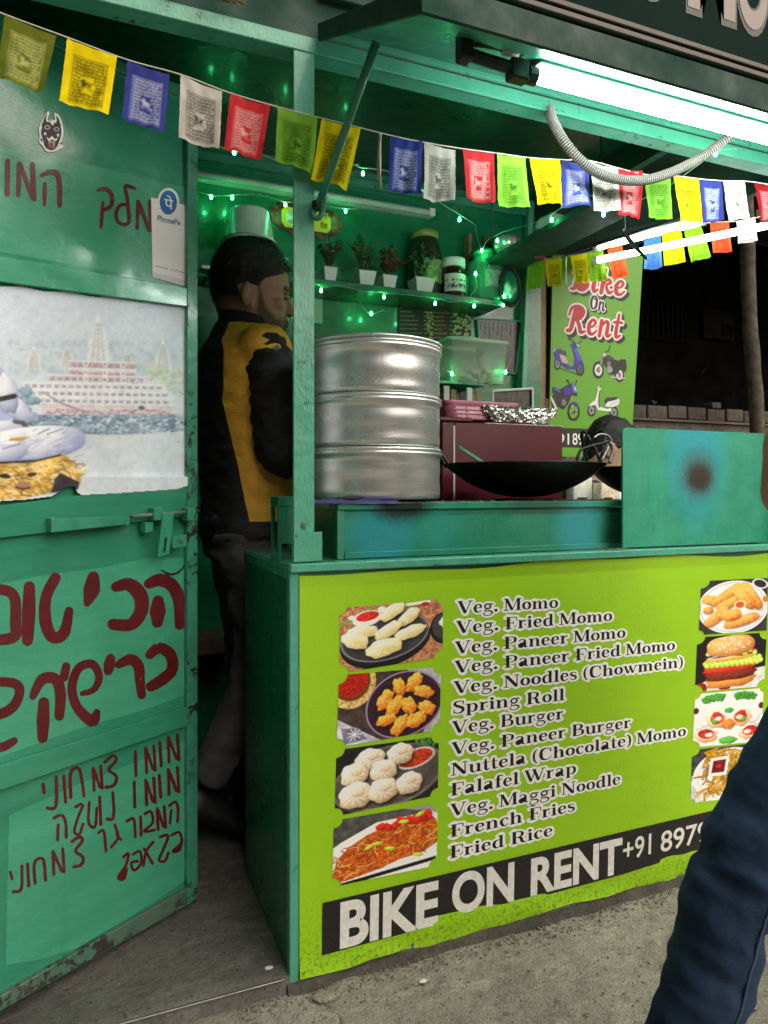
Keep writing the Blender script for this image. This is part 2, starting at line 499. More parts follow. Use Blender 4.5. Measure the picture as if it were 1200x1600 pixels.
# a heavy wide roman: advance, strokes (cap height 1, x height .68)
SERIF = {
 'V': (0.98, [li((0.13, 0.97), (0.49, 0.02), w=0.22), li((0.49, 0.02), (0.83, 0.97), w=0.08), sf(0.15, 0.965, 0.17), sf(0.82, 0.965, 0.14)]),
 'W': (1.4, [li((0.13, 0.97), (0.43, 0.02), w=0.2), li((0.43, 0.02), (0.7, 0.9), w=0.08), li((0.62, 0.97), (0.93, 0.02), w=0.2), li((0.93, 0.02), (1.24, 0.97), w=0.08), sf(0.16, 0.965, 0.16), sf(0.64, 0.965, 0.14), sf(1.24, 0.965, 0.13)]),
 'M': (1.24, [st(0.17, 0, 1, 0.085), li((0.2, 0.97), (0.58, 0.05), w=0.2), li((0.58, 0.03), (0.95, 0.97), w=0.075), st(1.02, 0, 1, 0.21), sf(0.17, 0.035, 0.15), sf(1.02, 0.035, 0.2), sf(0.14, 0.965, 0.13), sf(1.08, 0.965, 0.14)]),
 'N': (1.05, [st(0.18, 0, 1, 0.085), li((0.2, 0.97), (0.84, 0.03), w=0.22), st(0.86, 0, 1, 0.085), sf(0.18, 0.035, 0.15), sf(0.15, 0.965, 0.13), sf(0.86, 0.965, 0.15)]),
 'F': (0.86, [st(0.26, 0, 1, 0.22), li((0.1, 0.965), (0.8, 0.965), w=0.075), li((0.78, 0.97), (0.8, 0.7), w=0.075), li((0.3, 0.5), (0.58, 0.5), w=0.07), li((0.58, 0.62), (0.58, 0.38), w=0.07), sf(0.28, 0.035, 0.2)]),
 'P': (0.93, [st(0.26, 0, 1, 0.22), cv((0.1, 0.965), (0.5, 0.965), (0.74, 0.88), (0.78, 0.71), (0.72, 0.54), (0.5, 0.46), (0.3, 0.46)), sf(0.28, 0.035, 0.2)]),
 'R': (1.05, [st(0.26, 0, 1, 0.22), cv((0.1, 0.965), (0.5, 0.965), (0.72, 0.88), (0.76, 0.74), (0.7, 0.58), (0.5, 0.5), (0.3, 0.5)), cv((0.5, 0.5), (0.68, 0.4), (0.74, 0.14), (0.86, 0.03), (0.99, 0.06), w=[0.1, 0.2, 0.2, 0.12, 0.07]), sf(0.28, 0.035, 0.2)]),
 'B': (0.98, [st(0.26, 0, 1, 0.22), cv((0.1, 0.965), (0.5, 0.965), (0.7, 0.88), (0.73, 0.75), (0.66, 0.6), (0.46, 0.53), (0.3, 0.53)), cv((0.3, 0.53), (0.55, 0.53), (0.78, 0.44), (0.82, 0.28), (0.76, 0.1), (0.52, 0.035), (0.1, 0.035))]),
 'S': (0.78, [cv((0.64, 0.72), (0.62, 0.9), (0.4, 0.97), (0.18, 0.88), (0.15, 0.7), (0.36, 0.55), (0.58, 0.43), (0.64, 0.24), (0.52, 0.06), (0.3, 0.03), (0.12, 0.12), (0.1, 0.3), w=[0.06, 0.07, 0.08, 0.15, 0.19, 0.21, 0.21, 0.19, 0.13, 0.08, 0.07, 0.06]), li((0.65, 0.98), (0.65, 0.68), w=0.06), li((0.1, 0.02), (0.1, 0.34), w=0.06)]),
 'C': (0.95, [cv((0.8, 0.68), (0.74, 0.9), (0.52, 0.97), (0.25, 0.86), (0.17, 0.5), (0.25, 0.14), (0.52, 0.03), (0.76, 0.12), (0.84, 0.3), w=[0.07, 0.07, 0.08, 0.2, 0.24, 0.2, 0.08, 0.07, 0.06]), li((0.82, 0.98), (0.82, 0.64), w=0.06)]),
 'a': (0.72, [cv((0.12, 0.52), (0.2, 0.65), (0.36, 0.66), (0.47, 0.58), (0.48, 0.42), (0.48, 0.15), w=[0.09, 0.09, 0.07, 0.14, 0.2, 0.2]), cv((0.46, 0.41), (0.24, 0.36), (0.13, 0.22), (0.17, 0.06), (0.32, 0.04), (0.48, 0.17), w=[0.07, 0.1, 0.19, 0.16, 0.08, 0.06]), cv((0.48, 0.18), (0.53, 0.03), (0.66, 0.06), w=[0.2, 0.12, 0.06])]),
 'c': (0.63, [cv((0.52, 0.5), (0.46, 0.64), (0.3, 0.65), (0.15, 0.5), (0.14, 0.3), (0.22, 0.09), (0.38, 0.03), (0.56, 0.15), w=[0.13, 0.1, 0.08, 0.18, 0.21, 0.17, 0.08, 0.06])]),
 'd': (0.8, [st(0.58, 0.02, 1.0, 0.2), cv((0.52, 0.58), (0.38, 0.65), (0.2, 0.55), (0.14, 0.33), (0.2, 0.1), (0.36, 0.02), (0.52, 0.12), w=[0.06, 0.07, 0.17, 0.21, 0.17, 0.07, 0.06]), sf(0.5, 0.965, 0.1), sf(0.66, 0.035, 0.1)]),
 'e': (0.65, [cv((0.14, 0.36), (0.3, 0.37), (0.52, 0.38), w=0.065), cv((0.52, 0.36), (0.49, 0.57), (0.34, 0.65), (0.19, 0.57), (0.13, 0.34), (0.2, 0.1), (0.36, 0.03), (0.57, 0.16), w=[0.14, 0.15, 0.07, 0.15, 0.21, 0.17, 0.09, 0.06])]),
 'f': (0.5, [st(0.22, 0, 0.8, 0.2), cv((0.22, 0.78), (0.26, 0.95), (0.42, 0.98), (0.5, 0.88), w=[0.2, 0.14, 0.08, 0.12]), li((0.04, 0.64), (0.44, 0.64), w=0.07), sf(0.24, 0.035, 0.18)]),
 'g': (0.72, [cv(*ell(0.32, 0.46, 0.19, 0.19, 16), w=0.125), cv((0.45, 0.6), (0.55, 0.66), (0.65, 0.6), w=[0.05, 0.09, 0.11]), cv((0.2, 0.27), (0.13, 0.16), (0.24, 0.10), (0.48, 0.08), (0.62, -0.05), (0.52, -0.24), (0.28, -0.29), (0.08, -0.2), (0.1, -0.04), (0.2, 0.05), w=[0.06, 0.07, 0.10, 0.12, 0.13, 0.08, 0.07, 0.09, 0.07, 0.05])]),
 'h': (0.84, [st(0.2, 0, 1.0, 0.2), cv((0.28, 0.5), (0.42, 0.64), (0.56, 0.62), (0.62, 0.46), (0.62, 0.02), w=[0.06, 0.07, 0.14, 0.2, 0.2]), sf(0.12, 0.965, 0.1), sf(0.21, 0.035, 0.17), sf(0.64, 0.035, 0.16)]),
 'i': (0.42, [st(0.21, 0, 0.67, 0.2), sf(0.13, 0.645, 0.1), sf(0.21, 0.035, 0.18), el(0.2, 0.86, 0.115, 0.115)]),
 'l': (0.42, [st(0.21, 0, 1.0, 0.2), sf(0.13, 0.965, 0.1), sf(0.21, 0.035, 0.18)]),
 'm': (1.22, [st(0.2, 0, 0.67, 0.2), cv((0.28, 0.5), (0.4, 0.64), (0.52, 0.62), (0.58, 0.46), (0.58, 0.02), w=[0.06, 0.07, 0.14, 0.2, 0.2]), cv((0.66, 0.5), (0.8, 0.64), (0.92, 0.62), (0.98, 0.46), (0.98, 0.02), w=[0.06, 0.07, 0.14, 0.2, 0.2]), sf(0.12, 0.645, 0.1), sf(0.21, 0.035, 0.16), sf(0.59, 0.035, 0.15), sf(1.0, 0.035, 0.16)]),
 'n': (0.84, [st(0.2, 0, 0.67, 0.2), cv((0.28, 0.5), (0.42, 0.64), (0.56, 0.62), (0.62, 0.46), (0.62, 0.02), w=[0.06, 0.07, 0.14, 0.2, 0.2]), sf(0.12, 0.645, 0.1), sf(0.21, 0.035, 0.17), sf(0.64, 0.035, 0.16)]),
 'o': (0.7, [cv(*ell(0.35, 0.34, 0.225, 0.3, 18))]),
 'p': (0.8, [st(0.2, -0.26, 0.66, 0.2), cv((0.28, 0.55), (0.42, 0.65), (0.6, 0.56), (0.65, 0.34), (0.58, 0.11), (0.42, 0.03), (0.28, 0.1), w=[0.06, 0.07, 0.17, 0.21, 0.17, 0.07, 0.06]), sf(0.12, 0.645, 0.1), sf(0.21, -0.24, 0.17)]),
 'r': (0.6, [st(0.2, 0, 0.67, 0.2), cv((0.28, 0.48), (0.38, 0.62), (0.52, 0.6), w=[0.06, 0.1, 0.17]), sf(0.12, 0.645, 0.1), sf(0.21, 0.035, 0.18)]),
 's': (0.57, [cv((0.45, 0.5), (0.4, 0.63), (0.26, 0.65), (0.13, 0.58), (0.14, 0.45), (0.3, 0.36), (0.44, 0.27), (0.43, 0.11), (0.28, 0.03), (0.12, 0.08), (0.09, 0.2), w=[0.06, 0.07, 0.08, 0.14, 0.17, 0.18, 0.17, 0.13, 0.08, 0.07, 0.06])]),
 't': (0.5, [cv((0.22, 0.9), (0.22, 0.3), (0.25, 0.07), (0.36, 0.03), (0.47, 0.12), w=[0.12, 0.2, 0.18, 0.09, 0.06]), li((0.04, 0.64), (0.44, 0.64), w=0.07)]),
 'u': (0.84, [cv((0.2, 0.66), (0.2, 0.22), (0.27, 0.05), (0.42, 0.03), (0.56, 0.16), w=[0.2, 0.2, 0.15, 0.07, 0.06]), st(0.63, 0, 0.67, 0.2), sf(0.12, 0.645, 0.1), sf(0.55, 0.645, 0.1), sf(0.71, 0.035, 0.1)]),
 'w': (1.06, [li((0.12, 0.66), (0.34, 0.02), w=0.17), li((0.34, 0.02), (0.54, 0.62), w=0.07), li((0.48, 0.66), (0.7, 0.02), w=0.17), li((0.7, 0.02), (0.93, 0.66), w=0.07), sf(0.13, 0.645, 0.13), sf(0.5, 0.645, 0.1), sf(0.93, 0.645, 0.11)]),
 '(': (0.44, [cv((0.38, 1.02), (0.2, 0.8), (0.14, 0.42), (0.2, 0.04), (0.38, -0.18), w=[0.05, 0.13, 0.17, 0.13, 0.05])]),
 ')': (0.44, [cv((0.06, 1.02), (0.24, 0.8), (0.3, 0.42), (0.24, 0.04), (0.06, -0.18), w=[0.05, 0.13, 0.17, 0.13, 0.05])]),
 '.': (0.32, [el(0.15, 0.1, 0.12, 0.12)]),
 ' ': (0.34, []),
}
# a brush script for the rental board
SCRIPT = {
 'B': (0.86, [cv((0.3, 0.9), (0.27, 0.5), (0.2, 0.1), (0.06, 0.03), w=[0.14, 0.17, 0.15, 0.08]), cv((0.1, 0.72), (0.2, 0.96), (0.5, 1.02), (0.7, 0.86), (0.58, 0.62), (0.36, 0.54), (0.62, 0.48), (0.72, 0.26), (0.55, 0.04), (0.3, 0.08), w=[0.06, 0.1, 0.1, 0.16, 0.12, 0.07, 0.12, 0.17, 0.12, 0.07])]),
 'R': (0.95, [cv((0.32, 0.9), (0.28, 0.5), (0.2, 0.1), (0.04, 0.05), w=[0.14, 0.17, 0.16, 0.1]), cv((0.06, 0.66), (0.16, 0.94), (0.48, 1.03), (0.72, 0.86), (0.62, 0.6), (0.38, 0.5), w=[0.07, 0.1, 0.1, 0.17, 0.12, 0.07]), cv((0.42, 0.52), (0.6, 0.3), (0.7, 0.06), (0.9, 0.1), w=[0.08, 0.16, 0.14, 0.06])]),
 'O': (0.82, [cv(*ell(0.4, 0.5, 0.27, 0.44, 18)), cv((0.3, 0.9), (0.42, 0.72), (0.62, 0.8), w=0.06)]),
 'i': (0.36, [cv((0.18, 0.58), (0.14, 0.2), (0.2, 0.04), (0.34, 0.14), w=[0.15, 0.16, 0.12, 0.05]), el(0.21, 0.8, 0.085, 0.085)]),
 'k': (0.66, [cv((0.24, 1.0), (0.18, 0.5), (0.14, 0.02), w=[0.1, 0.16, 0.14]), cv((0.2, 0.34), (0.36, 0.6), (0.52, 0.5), (0.34, 0.34), (0.48, 0.06), (0.64, 0.14), w=[0.06, 0.1, 0.12, 0.08, 0.14, 0.05])]),
 'e': (0.56, [cv((0.08, 0.26), (0.34, 0.36), (0.42, 0.52), (0.28, 0.6), (0.13, 0.4), (0.16, 0.1), (0.34, 0.04), (0.52, 0.2), w=[0.05, 0.07, 0.11, 0.08, 0.16, 0.16, 0.09, 0.05])]),
 'n': (0.74, [cv((0.16, 0.6), (0.13, 0.02), w=0.15), cv((0.18, 0.38), (0.36, 0.6), (0.5, 0.52), (0.48, 0.14), (0.56, 0.04), (0.7, 0.14), w=[0.06, 0.1, 0.14, 0.16, 0.11, 0.05])]),
 't': (0.5, [cv((0.26, 0.95), (0.2, 0.3), (0.24, 0.06), (0.44, 0.14), w=[0.1, 0.16, 0.13, 0.05]), cv((0.04, 0.62), (0.24, 0.66), (0.46, 0.64), w=0.08)]),
 ' ': (0.3, []),
}
_gc = {}
def glyph(font, ch, grow=0.0, slant=0.0):
    key = (id(font), ch, grow, slant)
    if key not in _gc:
        polys = []
        for kind, pts, w in font[ch][1]:
            if kind == 'p':
                cx = sum(p[0] for p in pts) / len(pts); cy_ = sum(p[1] for p in pts) / len(pts)
                polys.append([(cx + (p[0] - cx) * (1 + grow / 0.11), cy_ + (p[1] - cy_) * (1 + grow / 0.11)) for p in pts[:-1]])
            else:
                q = sm2(pts, 5 if len(pts) < 12 else 2) if kind == 'c' else pts
                polys += strip(q, w, grow, cap=(grow > 0 or font is SCRIPT))
        if slant:
            polys = [[(x + slant * y, y) for x, y in p] for p in polys]
        _gc[key] = union2(polys)[:2] if polys else ([], [])
    return _gc[key]
def text_run(font, s, track=0.0):
    x, out = 0.0, []
    for ch in s:
        out.append((ch, x)); x += font[ch][0] + track
    return out, x - track
def text_mesh(name, s, o, u, v, n, length, height, font, layers, parent, slant=0.0, mat=None, track=0.0):
    """layers: (grow, shift (u, v), offset along n, colour); o/u/v/n basis of the surface"""
    run, adv = text_run(font, s, track)
    sx = length / adv
    vs_, fs_, cs_ = [], [], []
    for grow, (du, dv), off, col in layers:
        for i, (ch, x) in enumerate(run):
            gv, gf = glyph(font, ch, grow, slant)
            b = len(vs_)
            e = off + (0.00012 if (i % 2 and grow > 0) else 0.0)
            for (gx, gy) in gv:
                vs_.append(o + u * ((gx + x) * sx + du * height) + v * ((gy + dv) * height) + n * e)
                cs_.append(col)
            fs_ += [tuple(k + b for k in f) for f in gf]
    return mk(name, vs_, fs_, mat or M['print'], parent, False, cs_)
def font_mesh(s, bold=0.0, ext=False):
    """built-in typeface -> flat verts, faces (height of a capital is about .73)"""
    cu = bpy.data.curves.new('t', 'FONT'); cu.body = s; cu.offset = bold; cu.resolution_u = 6
    o = bpy.data.objects.new('t', cu); COL.objects.link(o)
    dg = bpy.context.evaluated_depsgraph_get(); dg.update()
    me = o.evaluated_get(dg).to_mesh()
    V = [(p.co.x, p.co.y) for p in me.vertices]; Fc = [tuple(p.vertices) for p in me.polygons]
    o.evaluated_get(dg).to_mesh_clear()
    bpy.data.objects.remove(o, do_unlink=True); bpy.data.curves.remove(cu)
    return V, Fc
def font_on(name, s, p00, p10, p01, n, off, col, parent, bold=0.0, mat=None):
    """stretch a line of type into the parallelogram p00 (left baseline), p10 (right baseline), p01 (left cap line)"""
    V, Fc = font_mesh(s, bold)
    x0 = min(p[0] for p in V); x1 = max(p[0] for p in V); h = 0.73
    if any(ord(c) > 1000 for c in s):
        y0 = min(p[1] for p in V); y1 = max(p[1] for p in V)
    else: y0, y1 = 0.0, h
    p00, p10, p01 = Vector(p00), Vector(p10), Vector(p01)
    P = [p00 + (p10 - p00) * ((x - x0) / (x1 - x0)) + (p01 - p00) * ((y - y0) / (y1 - y0)) + n * off for x, y in V]
    return mk(name, P, Fc, mat or M['print'], parent, False, [col] * len(P))
def brush(name, strokes, place, col, parent, mat, fac=1.0):
    """hand-painted strokes given on the surface; every stroke: points, width(s)"""
    polys = []
    for pts, w in strokes:
        q = sm2(pts, 6) if len(pts) > 2 else [(pts[0][0] + (pts[1][0] - pts[0][0]) * t, pts[0][1] + (pts[1][1] - pts[0][1]) * t) for t in (0, .25, .5, .75, 1)]
        j = [w * fac * (1 + 0.16 * (RNG.random() - 0.5)) for _ in range(5)] if not isinstance(w, (list, tuple)) else [x * fac for x in w]
        polys += strip(q, j, 0.0, True)
        for i in range(1, len(q) - 1, 3):
            t = i / (len(q) - 1) * (len(j) - 1); k = int(t); r = (j[k] + (j[min(k + 1, len(j) - 1)] - j[k]) * (t - k)) / 2
            polys.append([(q[i][0] + math.cos(a) * r, q[i][1] + math.sin(a) * r) for a in [2 * PI * m / 10 for m in range(10)]])
    V, Fc, _ = union2(polys)
    P = [place(x, y) for x, y in V]
    return mk(name, P, Fc, mat, parent, False)

# ------------------------------------------------------------------ printed pictures: colour painted on a fine grid
def srgb2lin(a):
    return np.where(a <= 0.04045, a / 12.92, ((np.clip(a, 0, 1) + 0.055) / 1.055) ** 2.4)
class Pic:
    """u right 0..asp, v down 0..1, colours sRGB 0..255"""
    def __init__(s, w, h, bg, seed=1):
        s.w, s.h = w, h
        s.asp = w / h
        s.X, s.Y = np.meshgrid((np.arange(w) + 0.5) / h, (np.arange(h) + 0.5) / h)
        s.c = np.zeros((h, w, 3)); s.c[:] = np.array(bg, float)
        s.r = np.random.default_rng(seed)
        s.px = 1.0 / h
        s.nc = {}
    def noise(s, sx, sy=None, oct_=3):
        sy = sy or sx
        if (sx, sy, oct_) in s.nc: return s.nc[(sx, sy, oct_)]
        out = np.zeros((s.h, s.w)); amp = 1.0; tot = 0
        for o in range(oct_):
            gx, gy = int(sx * s.asp * 2 ** o) + 2, int(sy * 2 ** o) + 2
            g = s.r.random((gy + 1, gx + 1))
            fx = s.X / s.asp * (gx - 1); fy = s.Y * (gy - 1)
            ix = fx.astype(int); iy = fy.astype(int); tx = fx - ix; ty = fy - iy
            tx = tx * tx * (3 - 2 * tx); ty = ty * ty * (3 - 2 * ty)
            v = (g[iy, ix] * (1 - tx) + g[iy, ix + 1] * tx) * (1 - ty) + (g[iy + 1, ix] * (1 - tx) + g[iy + 1, ix + 1] * tx) * ty
            out += v * amp; tot += amp; amp *= 0.5
        s.nc[(sx, sy, oct_)] = out / tot
        return s.nc[(sx, sy, oct_)]
    def win(s, x0, x1, y0, y1, m=0.03):
        a = max(int((x0 - m) * s.h), 0); b = min(int((x1 + m) * s.h) + 2, s.w); c = max(int((y0 - m) * s.h), 0); d = min(int((y1 + m) * s.h) + 2, s.h)
        return (slice(c, max(d, c)), slice(a, max(b, a)))
    def put(s, a, col, sl=(slice(None), slice(None))):
        col = np.array(col, float)
        if col.ndim == 1: col = col[None, None, :]
        s.c[sl] = s.c[sl] * (1 - a[..., None]) + col * a[..., None]
    def cov(s, sd, soft=1.0):
        return np.clip(0.5 - sd / (s.px * soft), 0, 1)
    def mottled(s, col, amt, sc, sl=(slice(None), slice(None))):
        n = s.noise(sc)[sl][..., None] - 0.5
        return np.clip(np.array(col, float)[None, None] * (1 + amt * 2 * n), 0, 255)
    def fill(s, col, amt=0.0, sc=20):
        s.c = s.mottled(col, amt, sc) * np.ones_like(s.c)
    def local(s, cx, cy, rx, ry, rot, sl):
        a = math.radians(rot); x, y = s.X[sl] - cx, s.Y[sl] - cy
        return (x * math.cos(a) + y * math.sin(a)) / rx, (-x * math.sin(a) + y * math.cos(a)) / ry
    def ellipse(s, cx, cy, rx, ry, col, rot=0, amt=0.0, sc=20, soft=1.0, op=1.0):
        R = max(rx, ry) * 1.05 + soft * s.px
        sl = s.win(cx - R, cx + R, cy - R, cy + R)
        x, y = s.local(cx, cy, rx, ry, rot, sl)
        sd = (np.hypot(x, y) - 1) * min(rx, ry)
        s.put(s.cov(sd, soft) * op, s.mottled(col, amt, sc, sl) if amt else col, sl)
    def ring(s, cx, cy, rx, ry, w, col, rot=0, op=1.0):
        R = max(rx, ry) + w
        sl = s.win(cx - R, cx + R, cy - R, cy + R)
        x, y = s.local(cx, cy, rx, ry, rot, sl)
        sd = abs(np.hypot(x, y) - 1) * min(rx, ry) - w / 2
        s.put(s.cov(sd) * op, col, sl)
    def blob(s, cx, cy, rx, ry, hi, lo, rot=0, amt=0.15, sc=30, pw=2.0, light=(-0.4, -0.7), pleat=0, wob=0.06):
        """a rounded morsel with its own printed shading, as on any food photograph"""
        R = max(rx, ry) * 1.3
        sl = s.win(cx - R, cx + R, cy - R, cy + R)
        x, y = s.local(cx, cy, rx, ry, rot, sl)
        ang = np.arctan2(y, x)
        rr = (np.abs(x) ** pw + np.abs(y) ** pw) ** (1 / pw) * (1 + wob * np.sin(ang * 5 + cx * 40) + wob * 0.6 * np.sin(ang * 9 + cy * 60))
        z = np.sqrt(np.clip(1 - rr ** 2, 0, 1))
        a = math.radians(rot)
        lx, ly = light[0] * math.cos(a) + light[1] * math.sin(a), -light[0] * math.sin(a) + light[1] * math.cos(a)
        sh = np.clip(0.45 * z + 0.5 * (x * lx + y * ly) + 0.45, 0, 1)
        if pleat:
            sh = np.clip(sh - 0.3 * (0.5 + 0.5 * np.cos(ang * pleat + rr * 3)) * np.clip(1.1 - rr, 0, 1), 0, 1)
        n = (s.noise(sc)[sl] - 0.5) * 2 * amt
        f = np.clip(sh + n, 0, 1)[..., None]
        s.put(s.cov((rr - 1) * min(rx, ry)), np.array(lo, float) * (1 - f) + np.array(hi, float) * f, sl)
    def poly(s, pts, col, amt=0.0, sc=20, op=1.0):
        sl = s.win(min(q[0] for q in pts), max(q[0] for q in pts), min(q[1] for q in pts), max(q[1] for q in pts))
        X, Y = s.X[sl], s.Y[sl]
        ins = np.zeros(X.shape, bool); sd = np.full(X.shape, 9.0)
        n = len(pts)
        for i in range(n):
            (x0, y0), (x1, y1) = pts[i], pts[(i + 1) % n]
            if y0 != y1:
                c = ((Y >= min(y0, y1)) & (Y < max(y0, y1)))
                ins ^= c & (X < x0 + (Y - y0) * (x1 - x0) / (y1 - y0))
            sd = np.minimum(sd, s.seg(x0, y0, x1, y1, sl))
        s.put(s.cov(np.where(ins, -sd, sd)) * op, s.mottled(col, amt, sc, sl) if amt else col, sl)
    def seg(s, x0, y0, x1, y1, sl):
        dx, dy = x1 - x0, y1 - y0
        L = dx * dx + dy * dy + 1e-12
        t = np.clip(((s.X[sl] - x0) * dx + (s.Y[sl] - y0) * dy) / L, 0, 1)
        return np.hypot(s.X[sl] - x0 - t * dx, s.Y[sl] - y0 - t * dy)
    def line(s, pts, w, col, op=1.0, soft=1.0):
        sl = s.win(min(q[0] for q in pts) - w, max(q[0] for q in pts) + w, min(q[1] for q in pts) - w, max(q[1] for q in pts) + w)
        sd = np.full(s.X[sl].shape, 9.0)
        for a, b in zip(pts[:-1], pts[1:]):
            sd = np.minimum(sd, s.seg(*a, *b, sl))
        s.put(s.cov(sd - w / 2, soft) * op, col, sl)
    def mesh(s, name, place, parent, mat, keep=None):
        """place(u 0..1, v 0..1) -> point"""
        W, H = s.w, s.h
        col = srgb2lin(s.c / 255.0)
        cp = np.zeros((H + 1, W + 1, 3)); cn = np.zeros((H + 1, W + 1, 1))
        for dy in (0, 1):
            for dx in (0, 1):
                cp[dy:dy + H, dx:dx + W] += col; cn[dy:dy + H, dx:dx + W] += 1
        cp /= cn
        k = np.ones((H, W), bool) if keep is None else keep
        used = -np.ones((H + 1, W + 1), int)
        iy, ix = np.nonzero(k)
        m = np.zeros((H + 1, W + 1), bool)
        for dy in (0, 1):
            for dx in (0, 1): m[iy + dy, ix + dx] = True
        yy, xx = np.nonzero(m)
        used[yy, xx] = np.arange(len(yy))
        fs_ = np.stack([used[iy + 1, ix], used[iy + 1, ix + 1], used[iy, ix + 1], used[iy, ix]], 1).tolist()
        vs_ = [place(x / W, y / H) for x, y in zip(xx.tolist(), yy.tolist())]
        return mk(name, vs_, fs_, mat, parent, False, cp[yy, xx])
def bil(q):
    """bilinear place() over corner points TL, TR, BR, BL"""
    a, b, c, d = [Vector(p) for p in q]
    return lambda u, v: (a * (1 - u) + b * u) * (1 - v) + (d * (1 - u) + c * u) * v
# ================================================================== SETTING
def concrete(name, c, c2, sc=1.0, bump=0.9):
    t = NT(name)
    v = t.coord()
    n1 = t.noise(v, 2.2 * sc, 8, 0.7); n2 = t.noise(v, 34 * sc, 6, 0.7); n3 = t.noise(v, 240 * sc, 3, 0.7)
    col = t.mix(t.ramp(n1, [(0.35, 0.0), (0.68, 1.0)]), c, c2)
    col = t.mix(t.ramp(n2, [(0.48, 0.0), (0.70, 0.6)]), col, tuple(x * 0.5 for x in c))
    sd = t.ramp(t.noise(t.coord((1, 2.6, 1)), 11 * sc, 6, 0.75), [(0.5, 0.0), (0.72, 0.8)])
    col = t.mix(sd, col, tuple(min(1, x * 1.35) for x in c2))
    col = t.mix(t.ramp(n3, [(0.3, 0.45), (0.52, 0.0)]), col, tuple(x * 0.35 for x in c))
    pits = t.ramp(t.noise(v, 95 * sc, 3, 0.6), [(0.63, 0.0), (0.70, 0.85)])
    col = t.mix(pits, col, tuple(x * 0.22 for x in c))
    vo = t.n('ShaderNodeTexVoronoi', feature='DISTANCE_TO_EDGE'); vo.inputs['Scale'].default_value = 1.7 * sc
    dn = t.n('ShaderNodeTexNoise'); dn.inputs['Scale'].default_value = 9 * sc; dn.inputs['Detail'].default_value = 5
    t.l(v, dn.inputs['Vector'])
    mx = t.n('ShaderNodeVectorMath', operation='MULTIPLY_ADD'); mx.inputs[1].default_value = (0.16, 0.16, 0.16)
    t.l(dn.outputs['Color'], mx.inputs[0]); t.l(v, mx.inputs[2]); t.l(mx.outputs[0], vo.inputs['Vector'])
    crack = t.ramp(vo.outputs['Distance'], [(0.0, 0.6), (0.005, 0.0)])
    cm = t.n('ShaderNodeMath', operation='MULTIPLY'); t.l(crack, cm.inputs[0])
    t.l(t.ramp(t.noise(v, 1.3 * sc, 2), [(0.56, 0.0), (0.66, 1.0)]), cm.inputs[1])
    col = t.mix(cm.outputs[0], col, tuple(x * 0.15 for x in c))
    t.base(col); t.rough(0.88)
    t.set(Specular_IOR_Level=0.25)
    a = t.n('ShaderNodeMath', operation='MULTIPLY_ADD'); a.inputs[1].default_value = 0.5
    t.l(n3, a.inputs[0]); t.l(n2, a.inputs[2])
    b = t.n('ShaderNodeMath', operation='SUBTRACT'); t.l(a.outputs[0], b.inputs[0]); t.l(cm.outputs[0], b.inputs[1])
    t.bump(b.outputs[0], bump, 0.02)
    return t.m
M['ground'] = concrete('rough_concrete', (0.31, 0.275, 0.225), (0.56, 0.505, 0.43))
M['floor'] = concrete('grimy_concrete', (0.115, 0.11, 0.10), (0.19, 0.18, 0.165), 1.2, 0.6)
M['wallconc'] = concrete('old_plaster', (0.12, 0.105, 0.09), (0.19, 0.17, 0.15), 0.8, 0.6)

XR_ = 1.36
# ground: fine and uneven near the stall, coarse to the horizon
def grid_axis(lo, hi, near0, near1, step):
    a = [lo, lo / 2, lo / 4, near0 - 1.0]
    n = int((near1 - near0) / step)
    return a + [near0 + i * (near1 - near0) / n for i in range(n + 1)] + [near1 + 1.0, hi / 4, hi / 2, hi]
gx = grid_axis(-90, 90, -1.4, 2.4, 0.025); gy = grid_axis(-90, 90, -1.6, 0.2, 0.025)
gv, gf = [], []
for y in gy:
    for x in gx:
        near = -1.4 <= x <= 2.4 and -1.6 <= y <= 0.2
        z = 0.0
        if near:
            z = 0.007 * (mnoise.noise(Vector((x * 2.2, y * 2.2, 3.1)))) + 0.0035 * mnoise.noise(Vector((x * 9, y * 9, 1.7))) + 0.0016 * mnoise.noise(Vector((x * 26, y * 26, 0.3))) - 0.006
        if -0.86 < x < 1.43 and y > 0.015: z = -0.03
        gv.append((x, y, z))
for j in range(len(gy) - 1):
    for i in range(len(gx) - 1):
        a = j * len(gx) + i
        gf.append((a, a + 1, a + 1 + len(gx), a + len(gx)))
tag(mk('ground', gv, gf, M['ground'], None, True), kind='structure')
fv, ff = [], []
NXF, NYF = 88, 48
for j in range(NYF + 1):
    for i in range(NXF + 1):
        x = -0.85 + 2.27 * i / NXF; y = 0.0 + 1.2 * j / NYF
        dx = min(max((-0.14 - x) / 0.34, 0), 1); dy = min(max((y - 0.03) / 0.1, 0), 1)
        z = 0.024 - 0.027 * dx * dy + 0.0025 * mnoise.noise(Vector((x * 12, y * 12, 5)))
        fv.append((x, y + (0.004 * mnoise.noise(Vector((x * 9, 2, 0))) if j == 0 else 0), z))
for j in range(NYF):
    for i in range(NXF):
        a = j * (NXF + 1) + i
        ff.append((a, a + 1, a + NXF + 2, a + NXF + 1))
b0 = len(fv)
for i in range(NXF + 1):
    p = fv[i]
    fv.append((p[0], p[1] - 0.004, -0.03))
for i in range(NXF):
    ff.append((b0 + i, b0 + i + 1, i + 1, i))
tag(mk('kiosk_floor', fv, ff, M['floor'], None, True), kind='structure')
